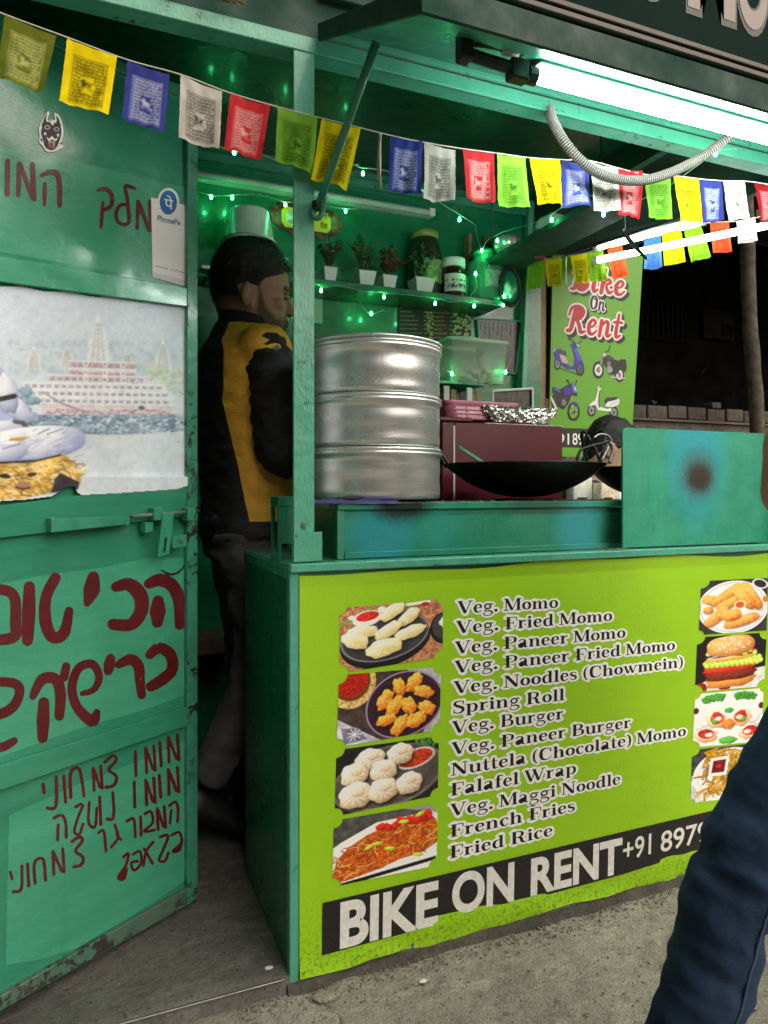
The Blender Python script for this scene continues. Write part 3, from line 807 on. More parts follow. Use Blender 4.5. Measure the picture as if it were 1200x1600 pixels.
# grit and dust gathered on the concrete, thickest along the stall's foot
m = MB(); R = random.Random(21)
for k in range(1500):
    if k % 3: x, y = R.uniform(-0.1, 1.35), -0.004 - abs(R.gauss(0, 0.03)) - 0.003
    else: x, y = R.uniform(-0.8, 1.5), R.uniform(-0.9, -0.01)
    r = R.uniform(0.0008, 0.0024) * (1.7 if R.random() < 0.06 else 1)
    e = ellipsoid((x, y, -0.004 + 0.007 * mnoise.noise(Vector((x * 2.2, y * 2.2, 3.1)))), r * R.uniform(0.8, 1.8), r, r * 0.8, 5, 4); m.add(e.v, e.f)
for k in range(500):
    x, y = R.uniform(-0.6, 0.0), R.uniform(0.01, 0.6); r = R.uniform(0.0007, 0.002)
    e = ellipsoid((x, y, 0.0245 if x > -0.14 else 0.012), r * 1.3, r, r * 0.8, 5, 4); m.add(e.v, e.f)
tag(m.build('grit', simple('grey_grit', (0.16, 0.145, 0.12), 0.9, var=0.9, scale=400), None), 'loose grit strewn over the concrete along the foot of the stall', 'grit', kind='stuff')
# grimy cement fillet where the counter meets the ground
fv_, ff_ = [], []
for i in range(121):
    x = -0.005 + (XR_ + 0.005) * i / 120; w_ = 0.010 + 0.007 * mnoise.noise(Vector((x * 14, 0, 0))); h_ = 0.011 + 0.006 * mnoise.noise(Vector((x * 11, 4, 0)))
    fv_ += [(x, -0.0005, h_), (x, -0.004 - w_ * 0.4, h_ * 0.6), (x, -0.006 - w_, -0.012)]
    if i: ff_ += [(3 * i - 3, 3 * i, 3 * i + 1, 3 * i - 2), (3 * i - 2, 3 * i + 1, 3 * i + 2, 3 * i - 1)]
tag(mk('cement_fillet', fv_, [f[::-1] for f in ff_], concrete('grimy_cement', (0.10, 0.09, 0.075), (0.17, 0.155, 0.13), 2.0, 0.8), None, True), kind='structure')
# a thin bright steel strip nosing the sill
sill = thing('sill_strip', 'thin bright metal strip edging the concrete doorway sill', 'strip', (-0.4, 0, 0.026))
box('strip', -0.84, -0.012, -0.0075, -0.0035, 0.0235, 0.0262, M['steel'], sill, 0.0004)

# ================================================================== KIOSK
K = thing('food_kiosk', 'green painted sheet metal momo kiosk with counter, awning flap and open door', 'kiosk', (0, 0, 0))
XL, XR, YB, ZC = -0.85, 1.42, 1.2, 2.15
box('back_wall', XL, XR, YB, YB + 0.02, 0.02, ZC, M['wallgreen'], K, 0)
box('side_wall', XL - 0.02, XL, 0.0, YB + 0.02, 0.0, ZC, M['green'], K, 0)
box('side_wall', XR - 0.012, XR, 0.04, YB, 0.0, 0.80, M['green'], K, 0)
box('side_header', XR - 0.03, XR, 0.05, YB, 2.06, ZC, M['dull'], K, 0.002)
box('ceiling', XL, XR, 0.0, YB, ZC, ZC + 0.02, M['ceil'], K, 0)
box('roof_sheet', XL - 0.06, XR + 0.06, -0.04, YB + 0.08, ZC + 0.05, ZC + 0.07, M['deep'], K, 0.002)
box('front_beam', XL, XR, 0.0, 0.045, 1.79, 1.822, M['mint'], K, 0.002)
box('beam_lip', XL, XR, -0.007, -0.0005, 1.787, 1.7935, M['mint'], K, 0.0015)
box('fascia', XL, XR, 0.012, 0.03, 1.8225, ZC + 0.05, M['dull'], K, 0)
pc = MB(); pc.v, pc.f = [], []
for m in (boxm(0.007, 0.048, -0.004, 0.0025, 0.812, 1.789, 0.0008), boxm(0.0435, 0.048, 0.003, 0.04, 0.812, 1.789, 0.0008)):
    pc.add(m.v, m.f)
pc.build('corner_post', M['mint'], K)
box('post_tab', 0.0485, 0.066, 0.002, 0.006, 0.812, 0.868, M['mint'], K, 0.001)
box('corner_post', XR - 0.045, XR, 0.0, 0.04, 0.0, 1.789, M['mint'], K, 0.002)
box('corner_post', XL, XL + 0.045, 0.0, 0.04, 0.0, 1.789, M['mint'], K, 0.002)
hexa([(1.268, 1.155, 0.8), (1.292, 1.155, 0.8), (1.292, 1.185, 0.8), (1.268, 1.185, 0.8), (1.332, 1.155, 2.14), (1.356, 1.155, 2.14), (1.356, 1.185, 2.14), (1.332, 1.185, 2.14)], 0.002).build('corner_post', M['mint'], K)
# counter
box('counter_corner', 0.0, 0.0185, -0.001, 0.02, 0.004, 0.797, M['mint'], K, 0.0015)
box('counter_front', 0.019, XR - 0.05, 0.004, 0.014, 0.004, 0.792, M['green'], K, 0)
box('counter_rail', -0.001, XR - 0.002, -0.011, 0.018, 0.7925, 0.8085, M['mint'], K, 0.0018)
box('counter_top', 0.002, XR - 0.014, 0.0185, 0.43, 0.792, 0.803, M['green'], K, 0.001)
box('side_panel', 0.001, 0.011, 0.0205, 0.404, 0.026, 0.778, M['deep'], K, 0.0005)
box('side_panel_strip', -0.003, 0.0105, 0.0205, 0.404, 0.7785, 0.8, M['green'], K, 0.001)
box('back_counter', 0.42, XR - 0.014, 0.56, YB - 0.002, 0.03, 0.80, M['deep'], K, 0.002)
M['boltsteel0'] = simple('hanger_wire', (0.1, 0.11, 0.1), 0.5, 0.6)
# shelves: back shelf, small shelf, right-hand top shelf, low plank behind the man
def shelf_y(name, px0, px1, y0, y1, yf, th, mat):
    a = onY(px0, y0, yf); b = onY(px1, y1, yf)
    z = (a.z + b.z) / 2
    return box(name, a.x, b.x, yf, YB - 0.001, z - th, z, mat, K, 0.0015), z
_, Z_SH = shelf_y('shelf', 330, 786, 424, 462, 1.03, 0.022, M['deep'])
_, Z_SH2 = shelf_y('shelf', 640, 758, 592, 597, 1.03, 0.012, M['green'])
_, Z_SH3 = shelf_y('shelf', 250, 396, 1003, 995, 1.0, 0.05, simple('plank_wood', (0.13, 0.085, 0.05), 0.7, bump=0.3, bscale=60))
box('shelf', 1.045, 1.20, 0.42, YB - 0.001, 1.80, 1.822, M['dull'], K, 0.002)
box('wall_rail', XL, XR - 0.05, YB - 0.02, YB - 0.0005, 2.085, 2.115, M['green'], K, 0.003)
# awning flap over the counter, sloping down towards the street
FH, FO = (-0.012, 1.835), (-0.46, 1.622)   # hinge and outer edge (y, z)
slab([(0.06, FO[0], FO[1]), (XR - 0.004, FO[0], FO[1]), (XR - 0.004, FH[0], FH[1]), (0.06, FH[0], FH[1])], Vector((0, 0.43, 0.9)).normalized(), 0.003, 0).build('awning_flap', M['green'], K)
flap = K.children[-1]
hexa([(0.052, FO[0], FO[1] - 0.034), (0.059, FO[0], FO[1] - 0.034), (0.059, FH[0], FH[1] - 0.026), (0.052, FH[0], FH[1] - 0.026),
      (0.052, FO[0], FO[1] + 0.008), (0.059, FO[0], FO[1] + 0.008), (0.059, FH[0], FH[1] + 0.008), (0.052, FH[0], FH[1] + 0.008)], 0.001).build('flap_frame', M['dull'], flap)
hexa([(XR - 0.003, FO[0], FO[1] - 0.034), (XR + 0.004, FO[0], FO[1] - 0.034), (XR + 0.004, FH[0], FH[1] - 0.026), (XR - 0.003, FH[0], FH[1] - 0.026),
      (XR - 0.003, FO[0], FO[1] + 0.008), (XR + 0.004, FO[0], FO[1] + 0.008), (XR + 0.004, FH[0], FH[1] + 0.008), (XR - 0.003, FH[0], FH[1] + 0.008)], 0.001).build('flap_frame', M['dull'], flap)
box('flap_frame', 0.052, XR + 0.004, FO[0] - 0.007, FO[0] - 0.0005, FO[1] - 0.036, FO[1] + 0.010, M['dull'], flap, 0.001)
box('flap_frame', 0.06, XR - 0.004, -0.0115, -0.0015, 1.823, 1.846, M['mint'], flap, 0.001)
# side awning beyond the counter's right end
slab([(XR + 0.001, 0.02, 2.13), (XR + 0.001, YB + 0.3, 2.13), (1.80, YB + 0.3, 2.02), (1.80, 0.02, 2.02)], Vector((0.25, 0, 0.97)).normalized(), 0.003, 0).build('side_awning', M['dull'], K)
box('side_awning_frame', 1.79, 1.802, 0.02, YB + 0.3, 1.985, 2.016, M['dull'], K, 0.001)
for y_ in (0.46, 1.1):
    tube([(1.12, y_, 1.8225), (1.12, y_, 2.149)], 0.003, 6).build('shelf_hanger', M['boltsteel0'], K)
# support rod of the flap
rod_a, rod_b = onY(496, 326, -0.012), onY(588, 66, -0.235)
rd = rod_b - rod_a
m = tube([rod_a + rd * 0.02, rod_a + rd * 0.5, rod_b], 0.0072, 10)
hook = [rod_a + rd * 0.08 + Vector((0.004, -0.004, 0)), rod_a + Vector((0.008, -0.008, -0.004)), rod_a + Vector((0.002, -0.004, -0.018)), rod_a + Vector((-0.008, -0.001, -0.016)), rod_a + Vector((-0.008, 0.002, 0.0))]
h2 = tube(spline(hook, 6), 0.006, 8)
m.add(h2.v, h2.f)
m.build('support_rod', M['green'], K, True)
lathe([(0.0, -0.008), (0.009, -0.008), (0.009, 0.008), (0.0, 0.008)], rod_a + Vector((-0.003, -0.002, 0.004)), 10, caps=False).build('rod_eye', M['black'], K)
# signboard on the fascia
SGY = -0.03
sg = box('signboard', -0.6, XR + 0.03, SGY, SGY + 0.03, 1.995, 2.45, simple('sign_green', (0.004, 0.020, 0.017), 0.85, bump=0.15, Specular_IOR_Level=0.12), K, 0.002)
M['trim'] = simple('brown_trim', (0.07, 0.05, 0.038), 0.45, bump=0.2, bscale=60)
box('sign_trim', -0.6, XR + 0.03, SGY - 0.012, SGY - 0.0005, 1.982, 1.996, M['trim'], sg, 0.002)
box('sign_trim', -0.6, XR + 0.03, SGY - 0.010, SGY - 0.0005, 2.004, 2.018, M['trim'], sg, 0.002)
box('fascia_band', 0.06, XR, -0.006, 0.0115, 1.905, 1.95, M['dull'], K, 0.002)
a = onY(1155, 24, SGY); c_ = onY(1145, 22, SGY)
zb = a.z - 0.012
for s_, px0, px1 in (('M', 1074, 1148), ('O', 1152, 1199), ('O', 985, 1046), ('M', 905, 980)):
    x0 = onY(px0, 10, SGY).x; x1 = onY(px1, 10, SGY).x
    for bold, off, col, e in ((0.075, 0.0012, lin(14, 18, 18), 0.006), (0.04, 0.0022, lin(150, 130, 122), 0.0)):
        font_on('sign_letter' if not e else 'letter_outline', s_, Vector((x0 - e, SGY, zb - e)), Vector((x1 + e, SGY, zb - e)), Vector((x0 - e, SGY, zb + 0.2 + e)), Vector((0, -1, 0)), off, col, sg, bold)
# dry creeper hanging off the roof above the doorway
m = MB()
p0 = onY(330, -6, -0.01)
for k in range(14):
    a0 = p0 + Vector((RNG.uniform(-0.05, 0.06), RNG.uniform(-0.01, 0.005), 0.0))
    pts = spline([a0, a0 + Vector((RNG.uniform(-0.03, 0.03), -0.012, RNG.uniform(-0.012, 0.01))), a0 + Vector((RNG.uniform(-0.06, 0.05), -0.01, RNG.uniform(-0.03, 0.008)))], 4)
    q = tube(pts, [0.0013] * 8 + [0.0004], 5)
    m.add(q.v, q.f)
tag(m.build('dry_vine', simple('dry_stems', (0.16, 0.13, 0.06), 0.8), None, loc=p0), 'dry straw-coloured vine tuft on the beam above the doorway', 'vine')

# ------------------------------------------------------------------ door, swung inwards
def Dp(s, z, off=0.0):
    p = DOOR_P + DOOR_U * s + DOOR_N * off
    return Vector((p.x, p.y, z))
S_R = (onD(309, 800) - DOOR_P).dot(DOOR_U)
S_H = -0.715
def dline(pa, pb, px):
    return pa[1] + (pb[1] - pa[1]) * (px - pa[0]) / (pb[0] - pa[0])
def drail(name, t0, t1, b0_, b1_, off, th, mat, pxl=-330, pxr=309, bev=0.0012, par=None):
    c = [onD(pxl, dline(b0_, b1_, pxl), off), onD(pxr, dline(b0_, b1_, pxr), off), onD(pxr, dline(t0, t1, pxr), off), onD(pxl, dline(t0, t1, pxl), off)]
    return slab(c, DOOR_N, th, bev).build(name, mat, par)
DTOP = ((0, 20), (300, 140)); DBOT = ((0, 1580), (299, 1411))
door = drail('door', DTOP[0], DTOP[1], DBOT[0], DBOT[1], 0.0, 0.006, M['doorgreen'], -330, 300, 0, K)
slab([onD(293, dline(*DBOT, 293), 0.012), onD(309, dline(*DBOT, 309), 0.012), onD(309, dline(*DTOP, 309), 0.012), onD(293, dline(*DTOP, 293), 0.012)], DOOR_N, 0.03, 0.0012).build('door_stile', M['worn'], door)
slab([onD(-345, dline(*DBOT, -345), 0.012), onD(-331, dline(*DBOT, -331), 0.012), onD(-331, dline(*DTOP, -331), 0.012), onD(-345, dline(*DTOP, -345), 0.012)], DOOR_N, 0.03, 0.0012).build('door_stile', M['doorgreen'], door)
M['doordirt'] = paint('door_scuffed_enamel', (0.05, 0.17, 0.115), (0.09, 0.12, 0.09), 0.5, chips=0.5, dirt=0.8)
for t0, t1, q0, q1, mt in ((DTOP[0], DTOP[1], (0, 38), (292, 152), M['doorgreen']),
                       ((0, 400), (295, 450), (0, 440), (293, 479), M['doorlight']),
                       ((0, 790), (296, 752), (0, 841), (300, 806), M['doorgreen']),
                       ((0, 1197), (297, 1103), (0, 1236), (293, 1134), M['doorgreen']),
                       ((0, 1558), (290, 1390), DBOT[0], DBOT[1], M['doordirt'])):
    drail('door_rail', t0, t1, q0, q1, 0.0115, 0.011, mt, -330, 292.4, 0.0012, door)
def dpatch(name, pts, off, mat, par=None):
    V, Fc, _ = union2([pts])
    P = [onD(x, y, off) for x, y in V]
    o = mk(name, P, [f[::-1] for f in Fc], mat, par or door)
    return o
dpatch('paint_patch', [(-300, 1030), (0, 912), (60, 900), (165, 886), (230, 872), (287, 871), (288, 1086), (230, 1108), (120, 1140), (0, 1183), (-300, 1290)], 0.0006, M['doorlight'])
dpatch('paint_patch', [(14, 1274), (120, 1226), (230, 1184), (288, 1158), (289, 1376), (240, 1410), (180, 1446), (120, 1482), (60, 1500), (9, 1508), (11, 1400)], 0.0006, M['doorlight'])
dpatch('paint_patch', [(-300, 160), (0, 229), (120, 252), (215, 276), (289, 293), (289, 442), (150, 420), (0, 394), (-300, 345)], 0.0006, M['doorlight'])
# hand-painted Hebrew lines
M['redpaint'] = paint('maroon_brush_paint', (0.085, 0.006, 0.010), (0.12, 0.010, 0.014), 0.3, streak=(6, 6, 2), chips=0.66, chip_col=(0.06, 0.33, 0.2), bump=0.35, coat=0.3, dirt=0.15)
c3 = lambda pts: [(x / 2.2212, 880 + y / 2.2212) for x, y in pts]
c1 = lambda pts: [(x / 3.0, y / 3.0) for x, y in pts]
def dpl(x, y): return onD(x, y, 0.0011)
def lettering(strokes, conv, sc, name='lettering', fac=1.0):
    brush(name, [(conv(p), ([q / sc for q in w] if isinstance(w, list) else w / sc)) for p, w in strokes], dpl, None, door, M['redpaint'], fac)
lettering([([(516, 72), (556, 58), (598, 78), (622, 130), (624, 214)], [30, 40, 40, 38, 30]), ([(549, 132), (546, 205)], [36, 50, 34]),
           ([(402, 82), (448, 74), (486, 110), (490, 165), (455, 212), (392, 212)], [30, 40, 46, 42, 38, 34]), ([(324, 48), (318, 92), (302, 140)], [36, 52, 20]),
           ([(192, 52), (160, 118), (158, 200), (182, 256), (222, 242), (240, 165)], [34, 34, 38, 36, 36, 26]), ([(102, 82), (100, 170), (96, 268)], [34, 42, 34]),
           ([(-80, 90), (10, 92), (50, 118), (54, 200), (44, 258), (-80, 268)], 34)], c3, 2.2212, 'lettering', 1.14)
lettering([([(520, 318), (552, 294), (592, 318), (598, 368), (566, 402), (524, 428)], [28, 34, 36, 34, 36, 32]),
           ([(412, 352), (452, 334), (480, 356), (486, 410), (492, 458)], [24, 34, 34, 30, 26]), ([(384, 330), (376, 372)], [28, 36, 30]),
           ([(286, 452), (326, 438), (344, 394), (320, 350), (272, 366), (250, 432), (268, 500), (320, 548), (336, 518)], [16, 20, 24, 27, 27, 28, 30, 36, 22]), ([(230, 358), (222, 396)], 26),
           ([(114, 462), (146, 404), (192, 402), (210, 452), (206, 530)], [22, 34, 34, 34, 30]), ([(152, 484), (148, 606)], [34, 40, 32]),
           ([(-90, 420), (20, 412), (66, 430), (58, 480), (20, 516), (-60, 540)], 30), ([(-90, 640), (0, 640), (50, 616)], [28, 30, 22])], c3, 2.2212, 'lettering', 1.14)
def N_(x, y, w=34, h=88, k=-8): return [([(x, y), (x + 3, y + h)], 11), ([(x + 2, y + 4), (x + w * 0.9, y + h * 0.86)], 11), ([(x + w, y + k), (x + w + 5, y + h + k)], 11)]
small = []
small += N_(584, 604, 32, 86) + [([(555, 622), (560, 704)], 11)] + N_(506, 642, 28, 84) + [([(470, 652), (472, 738)], 11)]
small += [([(364, 690), (392, 668), (404, 684), (378, 716), (404, 740), (396, 770), (368, 778)], 11)] + N_(324, 712, 26, 76)
small += [([(246, 812), (246, 728), (276, 716), (292, 808)], 11), ([(222, 738), (228, 830)], 11), ([(196, 742), (194, 842), (164, 850)], 11), ([(150, 768), (154, 796)], 12)]
small += N_(584, 716, 32, 86) + [([(553, 736), (558, 812)], 11)] + N_(506, 754, 28, 84) + [([(466, 760), (468, 846)], 11)]
small += [([(392, 796), (394, 880), (372, 888)], 11), ([(346, 812), (350, 906)], 11), ([(310, 830), (308, 900), (330, 914), (336, 850)], 10),
          ([(262, 846), (288, 836), (272, 880), (258, 930), (276, 940), (288, 905)], 10), ([(188, 884), (214, 874), (228, 900), (230, 950)], 11), ([(202, 908), (200, 960)], 11)]
lettering(small, c3, 2.2212)
small = [([(588, 842), (608, 828), (618, 850), (616, 898)], 10), ([(594, 858), (590, 902)], 10)] + N_(546, 852, 24, 72) + [([(504, 870), (524, 862), (530, 900), (500, 930), (536, 926)], 10), ([(488, 880), (490, 944)], 10),
         ([(440, 896), (464, 888), (470, 950)], 10), ([(398, 908), (410, 950), (386, 986)], 10), ([(404, 940), (420, 960)], 9), ([(342, 936), (360, 930), (368, 1000)], 10)]
small += [([(250, 966), (276, 950), (286, 964), (262, 998), (288, 1020), (282, 1046), (256, 1054)], 11)] + N_(184, 1000, 34, 80) + [([(122, 1110), (120, 1040), (150, 1028), (158, 1100)], 11), ([(96, 1044), (100, 1120)], 11), ([(76, 1050), (74, 1130), (46, 1140)], 11), ([(36, 1072), (42, 1094)], 11)]
small += [([(596, 944), (622, 934), (630, 970), (600, 1000), (624, 994), (632, 960)], 10), ([(556, 950), (584, 946), (564, 1000), (552, 1030), (572, 1034), (584, 1006)], 10), ([(500, 990), (530, 1042)], 10), ([(532, 968), (508, 1000), (498, 1050)], 10),
          ([(462, 1010), (486, 1000), (490, 1040), (466, 1066), (456, 1040), (478, 1034)], 10), ([(428, 1020), (446, 1008), (436, 1050), (410, 1090), (430, 1096), (440, 1060)], 10)]
lettering(small, c3, 2.2212)
lettering([([(36, 756), (34, 908)], 26), ([(90, 768), (86, 914)], 22), ([(94, 770), (152, 926)], 22), ([(152, 770), (160, 932)], 24),
           ([(198, 822), (238, 806), (274, 830), (280, 962)], [20, 26, 26, 24]), ([(210, 862), (208, 960)], [18, 22, 16]), ([(-110, 740), (-60, 900)], 24)], c1, 3.0)
lettering([([(458, 892), (494, 886), (522, 912), (522, 962), (488, 984)], [14, 22, 22, 20, 18]), ([(482, 950), (474, 1064)], 18),
           ([(632, 884), (588, 872), (596, 930), (604, 1040), (560, 1046), (544, 1006), (562, 964), (600, 958)], 17),
           ([(646, 944), (644, 1070)], 18), ([(650, 950), (700, 1080)], 20), ([(702, 944), (706, 1080)], 18)], c1, 3.0)
# handle and sliding latch
c2 = lambda x, y, off=0.0: onD(x / 3.4788, 440 + y / 3.4788, off)
hp = [c2(280, 1366, 0.034), c2(690, 1322, 0.034), c2(690, 1276, 0.034), c2(280, 1288, 0.034)]
slab(hp, DOOR_N, 0.006, 0.0015).build('handle', M['green'], door)
hd = K.children[-1]
handle = door.children[-1]
for x0, x1 in ((274, 300), (680, 706)):
    slab([c2(x0, 1360 if x0 < 400 else 1330, 0.028), c2(x1, 1356 if x0 < 400 else 1326, 0.028), c2(x1, 1280, 0.028), c2(x0, 1284, 0.028)], DOOR_N, 0.0275, 0.001).build('handle_stand', M['green'], handle)
M['boltsteel'] = paint('rubbed_bolt_steel', (0.11, 0.12, 0.10), (0.07, 0.20, 0.14), 0.4, chips=0.5, bump=0.3, coat=0.1)
bolt = tube([c2(716, 1276, 0.026), c2(900, 1262, 0.026), c2(1082, 1246, 0.026)], 0.0046, 10).build('latch_bolt', M['boltsteel'], door, True)
for xa in (838, 1020):
    slab([c2(xa, 1300, 0.0345), c2(xa + 46, 1297, 0.0345), c2(xa + 46, 1226, 0.0345), c2(xa, 1229, 0.0345)], DOOR_N, 0.022, 0.001).build('latch_plate', M['green'], door)
slab([c2(858, 1500, 0.0385), c2(920, 1482, 0.0385), c2(948, 1256, 0.0385), c2(884, 1260, 0.0385)], DOOR_N, 0.0035, 0.001).build('hasp', M['green'], door)
slab([c2(888, 1470, 0.0392), c2(900, 1466, 0.0392), c2(910, 1390, 0.0392), c2(897, 1392, 0.0392)], DOOR_N, 0.0006, 0).build('hasp_slot', M['black'], door)
slab([c2(790, 1366, 0.03), c2(834, 1360, 0.03), c2(834, 1306, 0.03), c2(790, 1310, 0.03)], DOOR_N, 0.018, 0.001).build('latch_plate', M['green'], door)
slab([c2(940, 1450, 0.028), c2(1016, 1440, 0.028), c2(1016, 1372, 0.028), c2(940, 1390, 0.028)], DOOR_N, 0.0035, 0.001).build('latch_eye_plate', M['green'], door)
lathe([(0.0, -0.002), (0.004, -0.002), (0.004, 0.002), (0.0, 0.002)], c2(986, 1412, 0.029), 10, caps=False).build('rivet', M['steel'], door)
brush('scratch', [([(878, 1566), (920, 1590), (970, 1580), (1012, 1530)], [4, 14, 12, 4])], lambda x, y: c2(x, y, 0.0012), None, door, M['black'])
# ================================================================== LAMPS
M['tubelight'] = glow('lit_tube', (0.90, 1.0, 0.95), TUBE_POWER * 1.2)
M['tubelight2'] = glow('lit_side_tube', (0.92, 1.0, 0.96), TUBE_POWER * 0.24)
M['batten'] = simple('white_batten', (0.07, 0.09, 0.083), 0.7, var=0.08)
TY, TZ = -0.25, 1.688
tl = thing('tube_light', 'lit white tube light with black holder under the awning flap above the counter', 'tube light', (0.85, TY, TZ))
x_a = onY(832, 124, TY).x
tube([(x_a, TY, TZ), (0.8, TY, TZ), (XR - 0.06, TY, TZ)], 0.0105, 14).build('tube', M['tubelight'], tl, True)
hexa([(x_a + 0.005, TY - 0.016, TZ + 0.017), (XR - 0.04, TY - 0.016, TZ + 0.017), (XR - 0.04, TY + 0.03, TZ + 0.017), (x_a + 0.005, TY + 0.03, TZ + 0.017),
      (x_a + 0.005, TY - 0.02, TZ + 0.030), (XR - 0.04, TY - 0.02, TZ + 0.030), (XR - 0.04, TY + 0.03, TZ + 0.048), (x_a + 0.005, TY + 0.03, TZ + 0.048)], 0.002).build('batten', M['batten'], tl)
for xx in (x_a, XR - 0.058):
    tube([(xx - 0.012, TY, TZ), (xx + 0.006, TY, TZ)], 0.0155, 12).build('tube_cap', M['black'], tl)
xb = onY(726, 80, TY).x
m = tube(spline([(xb, TY + 0.004, TZ + 0.012), (xb + 0.05, TY, TZ + 0.006), (x_a - 0.02, TY, TZ + 0.004)], 5), 0.011, 8)
for q in (boxm(xb - 0.012, xb + 0.012, TY - 0.014, TY + 0.014, TZ - 0.006, TZ + 0.05, 0.003), boxm(x_a - 0.05, x_a - 0.012, TY - 0.012, TY + 0.014, TZ - 0.016, TZ + 0.02, 0.003)):
    m.add(q.v, q.f)
m.build('lamp_holder', M['black'], tl)
tube(spline([(xb + 0.02, TY, TZ + 0.028), (xb + 0.07, TY + 0.004, TZ + 0.036), (x_a - 0.02, TY, TZ + 0.03)], 5), 0.004, 6).build('cable', M['black'], tl, True)
tube([(x_a - 0.06, TY + 0.002, TZ + 0.033), (x_a - 0.03, TY + 0.002, TZ + 0.033)], 0.008, 8).build('starter', M['white'], tl, True)

def hz_tube(name, label, pa, pb, z, r, mat, bat):
    ta = (z - CAM.z) * F / (HZ - pa[1]); tb = (z - CAM.z) * F / (HZ - pb[1])
    a, b = atT(pa[0], pa[1], ta), atT(pb[0], pb[1], tb)
    d = (b - a).normalized(); n = Vector((-d.y, d.x, 0))
    t = thing(name, label, 'tube light', (a + b) / 2)
    tube([a, (a + b) / 2, b], r, 12).build('tube', mat, t, True)
    for p, s in ((a, -1), (b, 1)):
        tube([p - d * 0.008, p + d * 0.008], r * 1.2, 12).build('tube_cap', M['white'], t)
    up = Vector((0, 0, 1))
    if bat:
        hexa([a - n * .016 + up * .016, b - n * .016 + up * .016, b + n * .016 + up * .016, a + n * .016 + up * .016,
              a - n * .012 + up * .04, b - n * .012 + up * .04, b + n * .012 + up * .04, a + n * .012 + up * .04], 0.002).build('batten', M['batten'], t)
    return t, a, b
side1, SA, SB = hz_tube('tube_light', 'lit bare tube light among the small flags right of the kiosk, lower one', (931, 407), (1225, 347), 1.76, 0.011, M['tubelight2'], False)
side2, SA2, SB2 = hz_tube('tube_light', 'lit tube light under the side awning, upper one of the two', (932, 387), (1098, 347), 1.86, 0.011, M['tubelight2'], True)
# galvanised reflector sheet over the side tubes
a, b = atT(876, 398, 2.66), atT(1120, 318, 2.30)
hexa([a + Vector((0, 0, -.012)), b + Vector((0, 0, -.012)), b + Vector((.12, .06, .05)), a + Vector((.12, .06, .05)),
      a + Vector((0, 0, -.009)), b + Vector((0, 0, -.009)), b + Vector((.12, .06, .053)), a + Vector((.12, .06, .053))], 0).build('galvanised_sheet', simple('galvanised_sheet', (0.10, 0.11, 0.115), 0.75, 0.2, 0.6, 90), None)
tag(bpy.data.objects['galvanised_sheet'], 'mottled galvanised metal sheet above the side tube lights', 'metal sheet')
# unlit batten on the back wall
zb = onY(490, 308, YB).z
ub = thing('tube_light', 'unlit dusty tube light batten high on the green back wall', 'tube light', onY(490, 308, YB))
xa, xb2 = onY(255, 268, YB).x, onY(670, 338, YB).x
box('batten', xa, xb2, YB - 0.03, YB - 0.001, zb - 0.016, zb + 0.016, simple('dull_batten', (0.42, 0.6, 0.5), 0.35), ub, 0.003)
tube([(xa + 0.02, YB - 0.044, zb - 0.006), (xb2 - 0.02, YB - 0.044, zb - 0.006)], 0.012, 10).build('tube', simple('dead_tube', (0.5, 0.62, 0.55), 0.2), ub, True)
for xx in (xa + 0.012, xb2 - 0.012):
    box('tube_cap', xx - 0.012, xx + 0.012, YB - 0.058, YB - 0.0305, zb - 0.02, zb + 0.01, M['white'], ub, 0.002)

# strap hook at the side tubes
p = atT(975, 364, 2.2); q = atT(1010, 404, 2.12)
tube(spline([p, p * 0.6 + q * 0.4 + Vector((0, 0, -.003)), q], 5), [0.006, 0.009, 0.011, 0.012, 0.012, 0.011, 0.01, 0.009, 0.008, 0.007, 0.006], 8, flat=0.5).build('strap', simple('brown_rubber', (0.06, 0.045, 0.035), 0.6), None, True, loc=q)
o = bpy.data.objects['strap']
tag(o, 'brown rubber strap hanging in front of the side tube light', 'strap')
tube(spline([p + Vector((0, 0, 0.004)), p + Vector((-.004, 0, .012)), p + Vector((0.004, 0, .018)), p + Vector((0, 0, .1))], 5), 0.0018, 6).build('hook', M['steel'], o, True)

# corrugated conduit looping below the beam; groove shade painted into its ring colours
cp = [onY(858, 168, 0.01), onY(864, 188, -0.03), onY(878, 216, -0.055), onY(902, 246, -0.065), onY(930, 268, -0.07), onY(965, 280, -0.075), onY(1005, 282, -0.08), onY(1045, 271, -0.09), onY(1085, 252, -0.1), onY(1118, 230, -0.12), onY(1142, 211, -0.14)]
cp = spline(cp, 26)
# even spacing
cl = [cp[0]]
for p in cp[1:]:
    while (p - cl[-1]).length > 0.0013:
        cl.append(cl[-1] + (p - cl[-1]).normalized() * 0.0013)
tag(tube(cl, [0.0095 + (0.0016 if (i % 4) in (1, 2) else -0.0008) for i in range(len(cl))], 12).build('corrugated_conduit', attr_mat('groove_shaded_grey_pvc', 0.6), None, False, cl[0], [((0.21, 0.20, 0.175) if (i % 4) in (1, 2) else (0.035, 0.034, 0.03)) for i in range(len(cl)) for _ in range(12)]),
    'grey corrugated cable conduit looping down from the front beam past the flags', 'conduit')

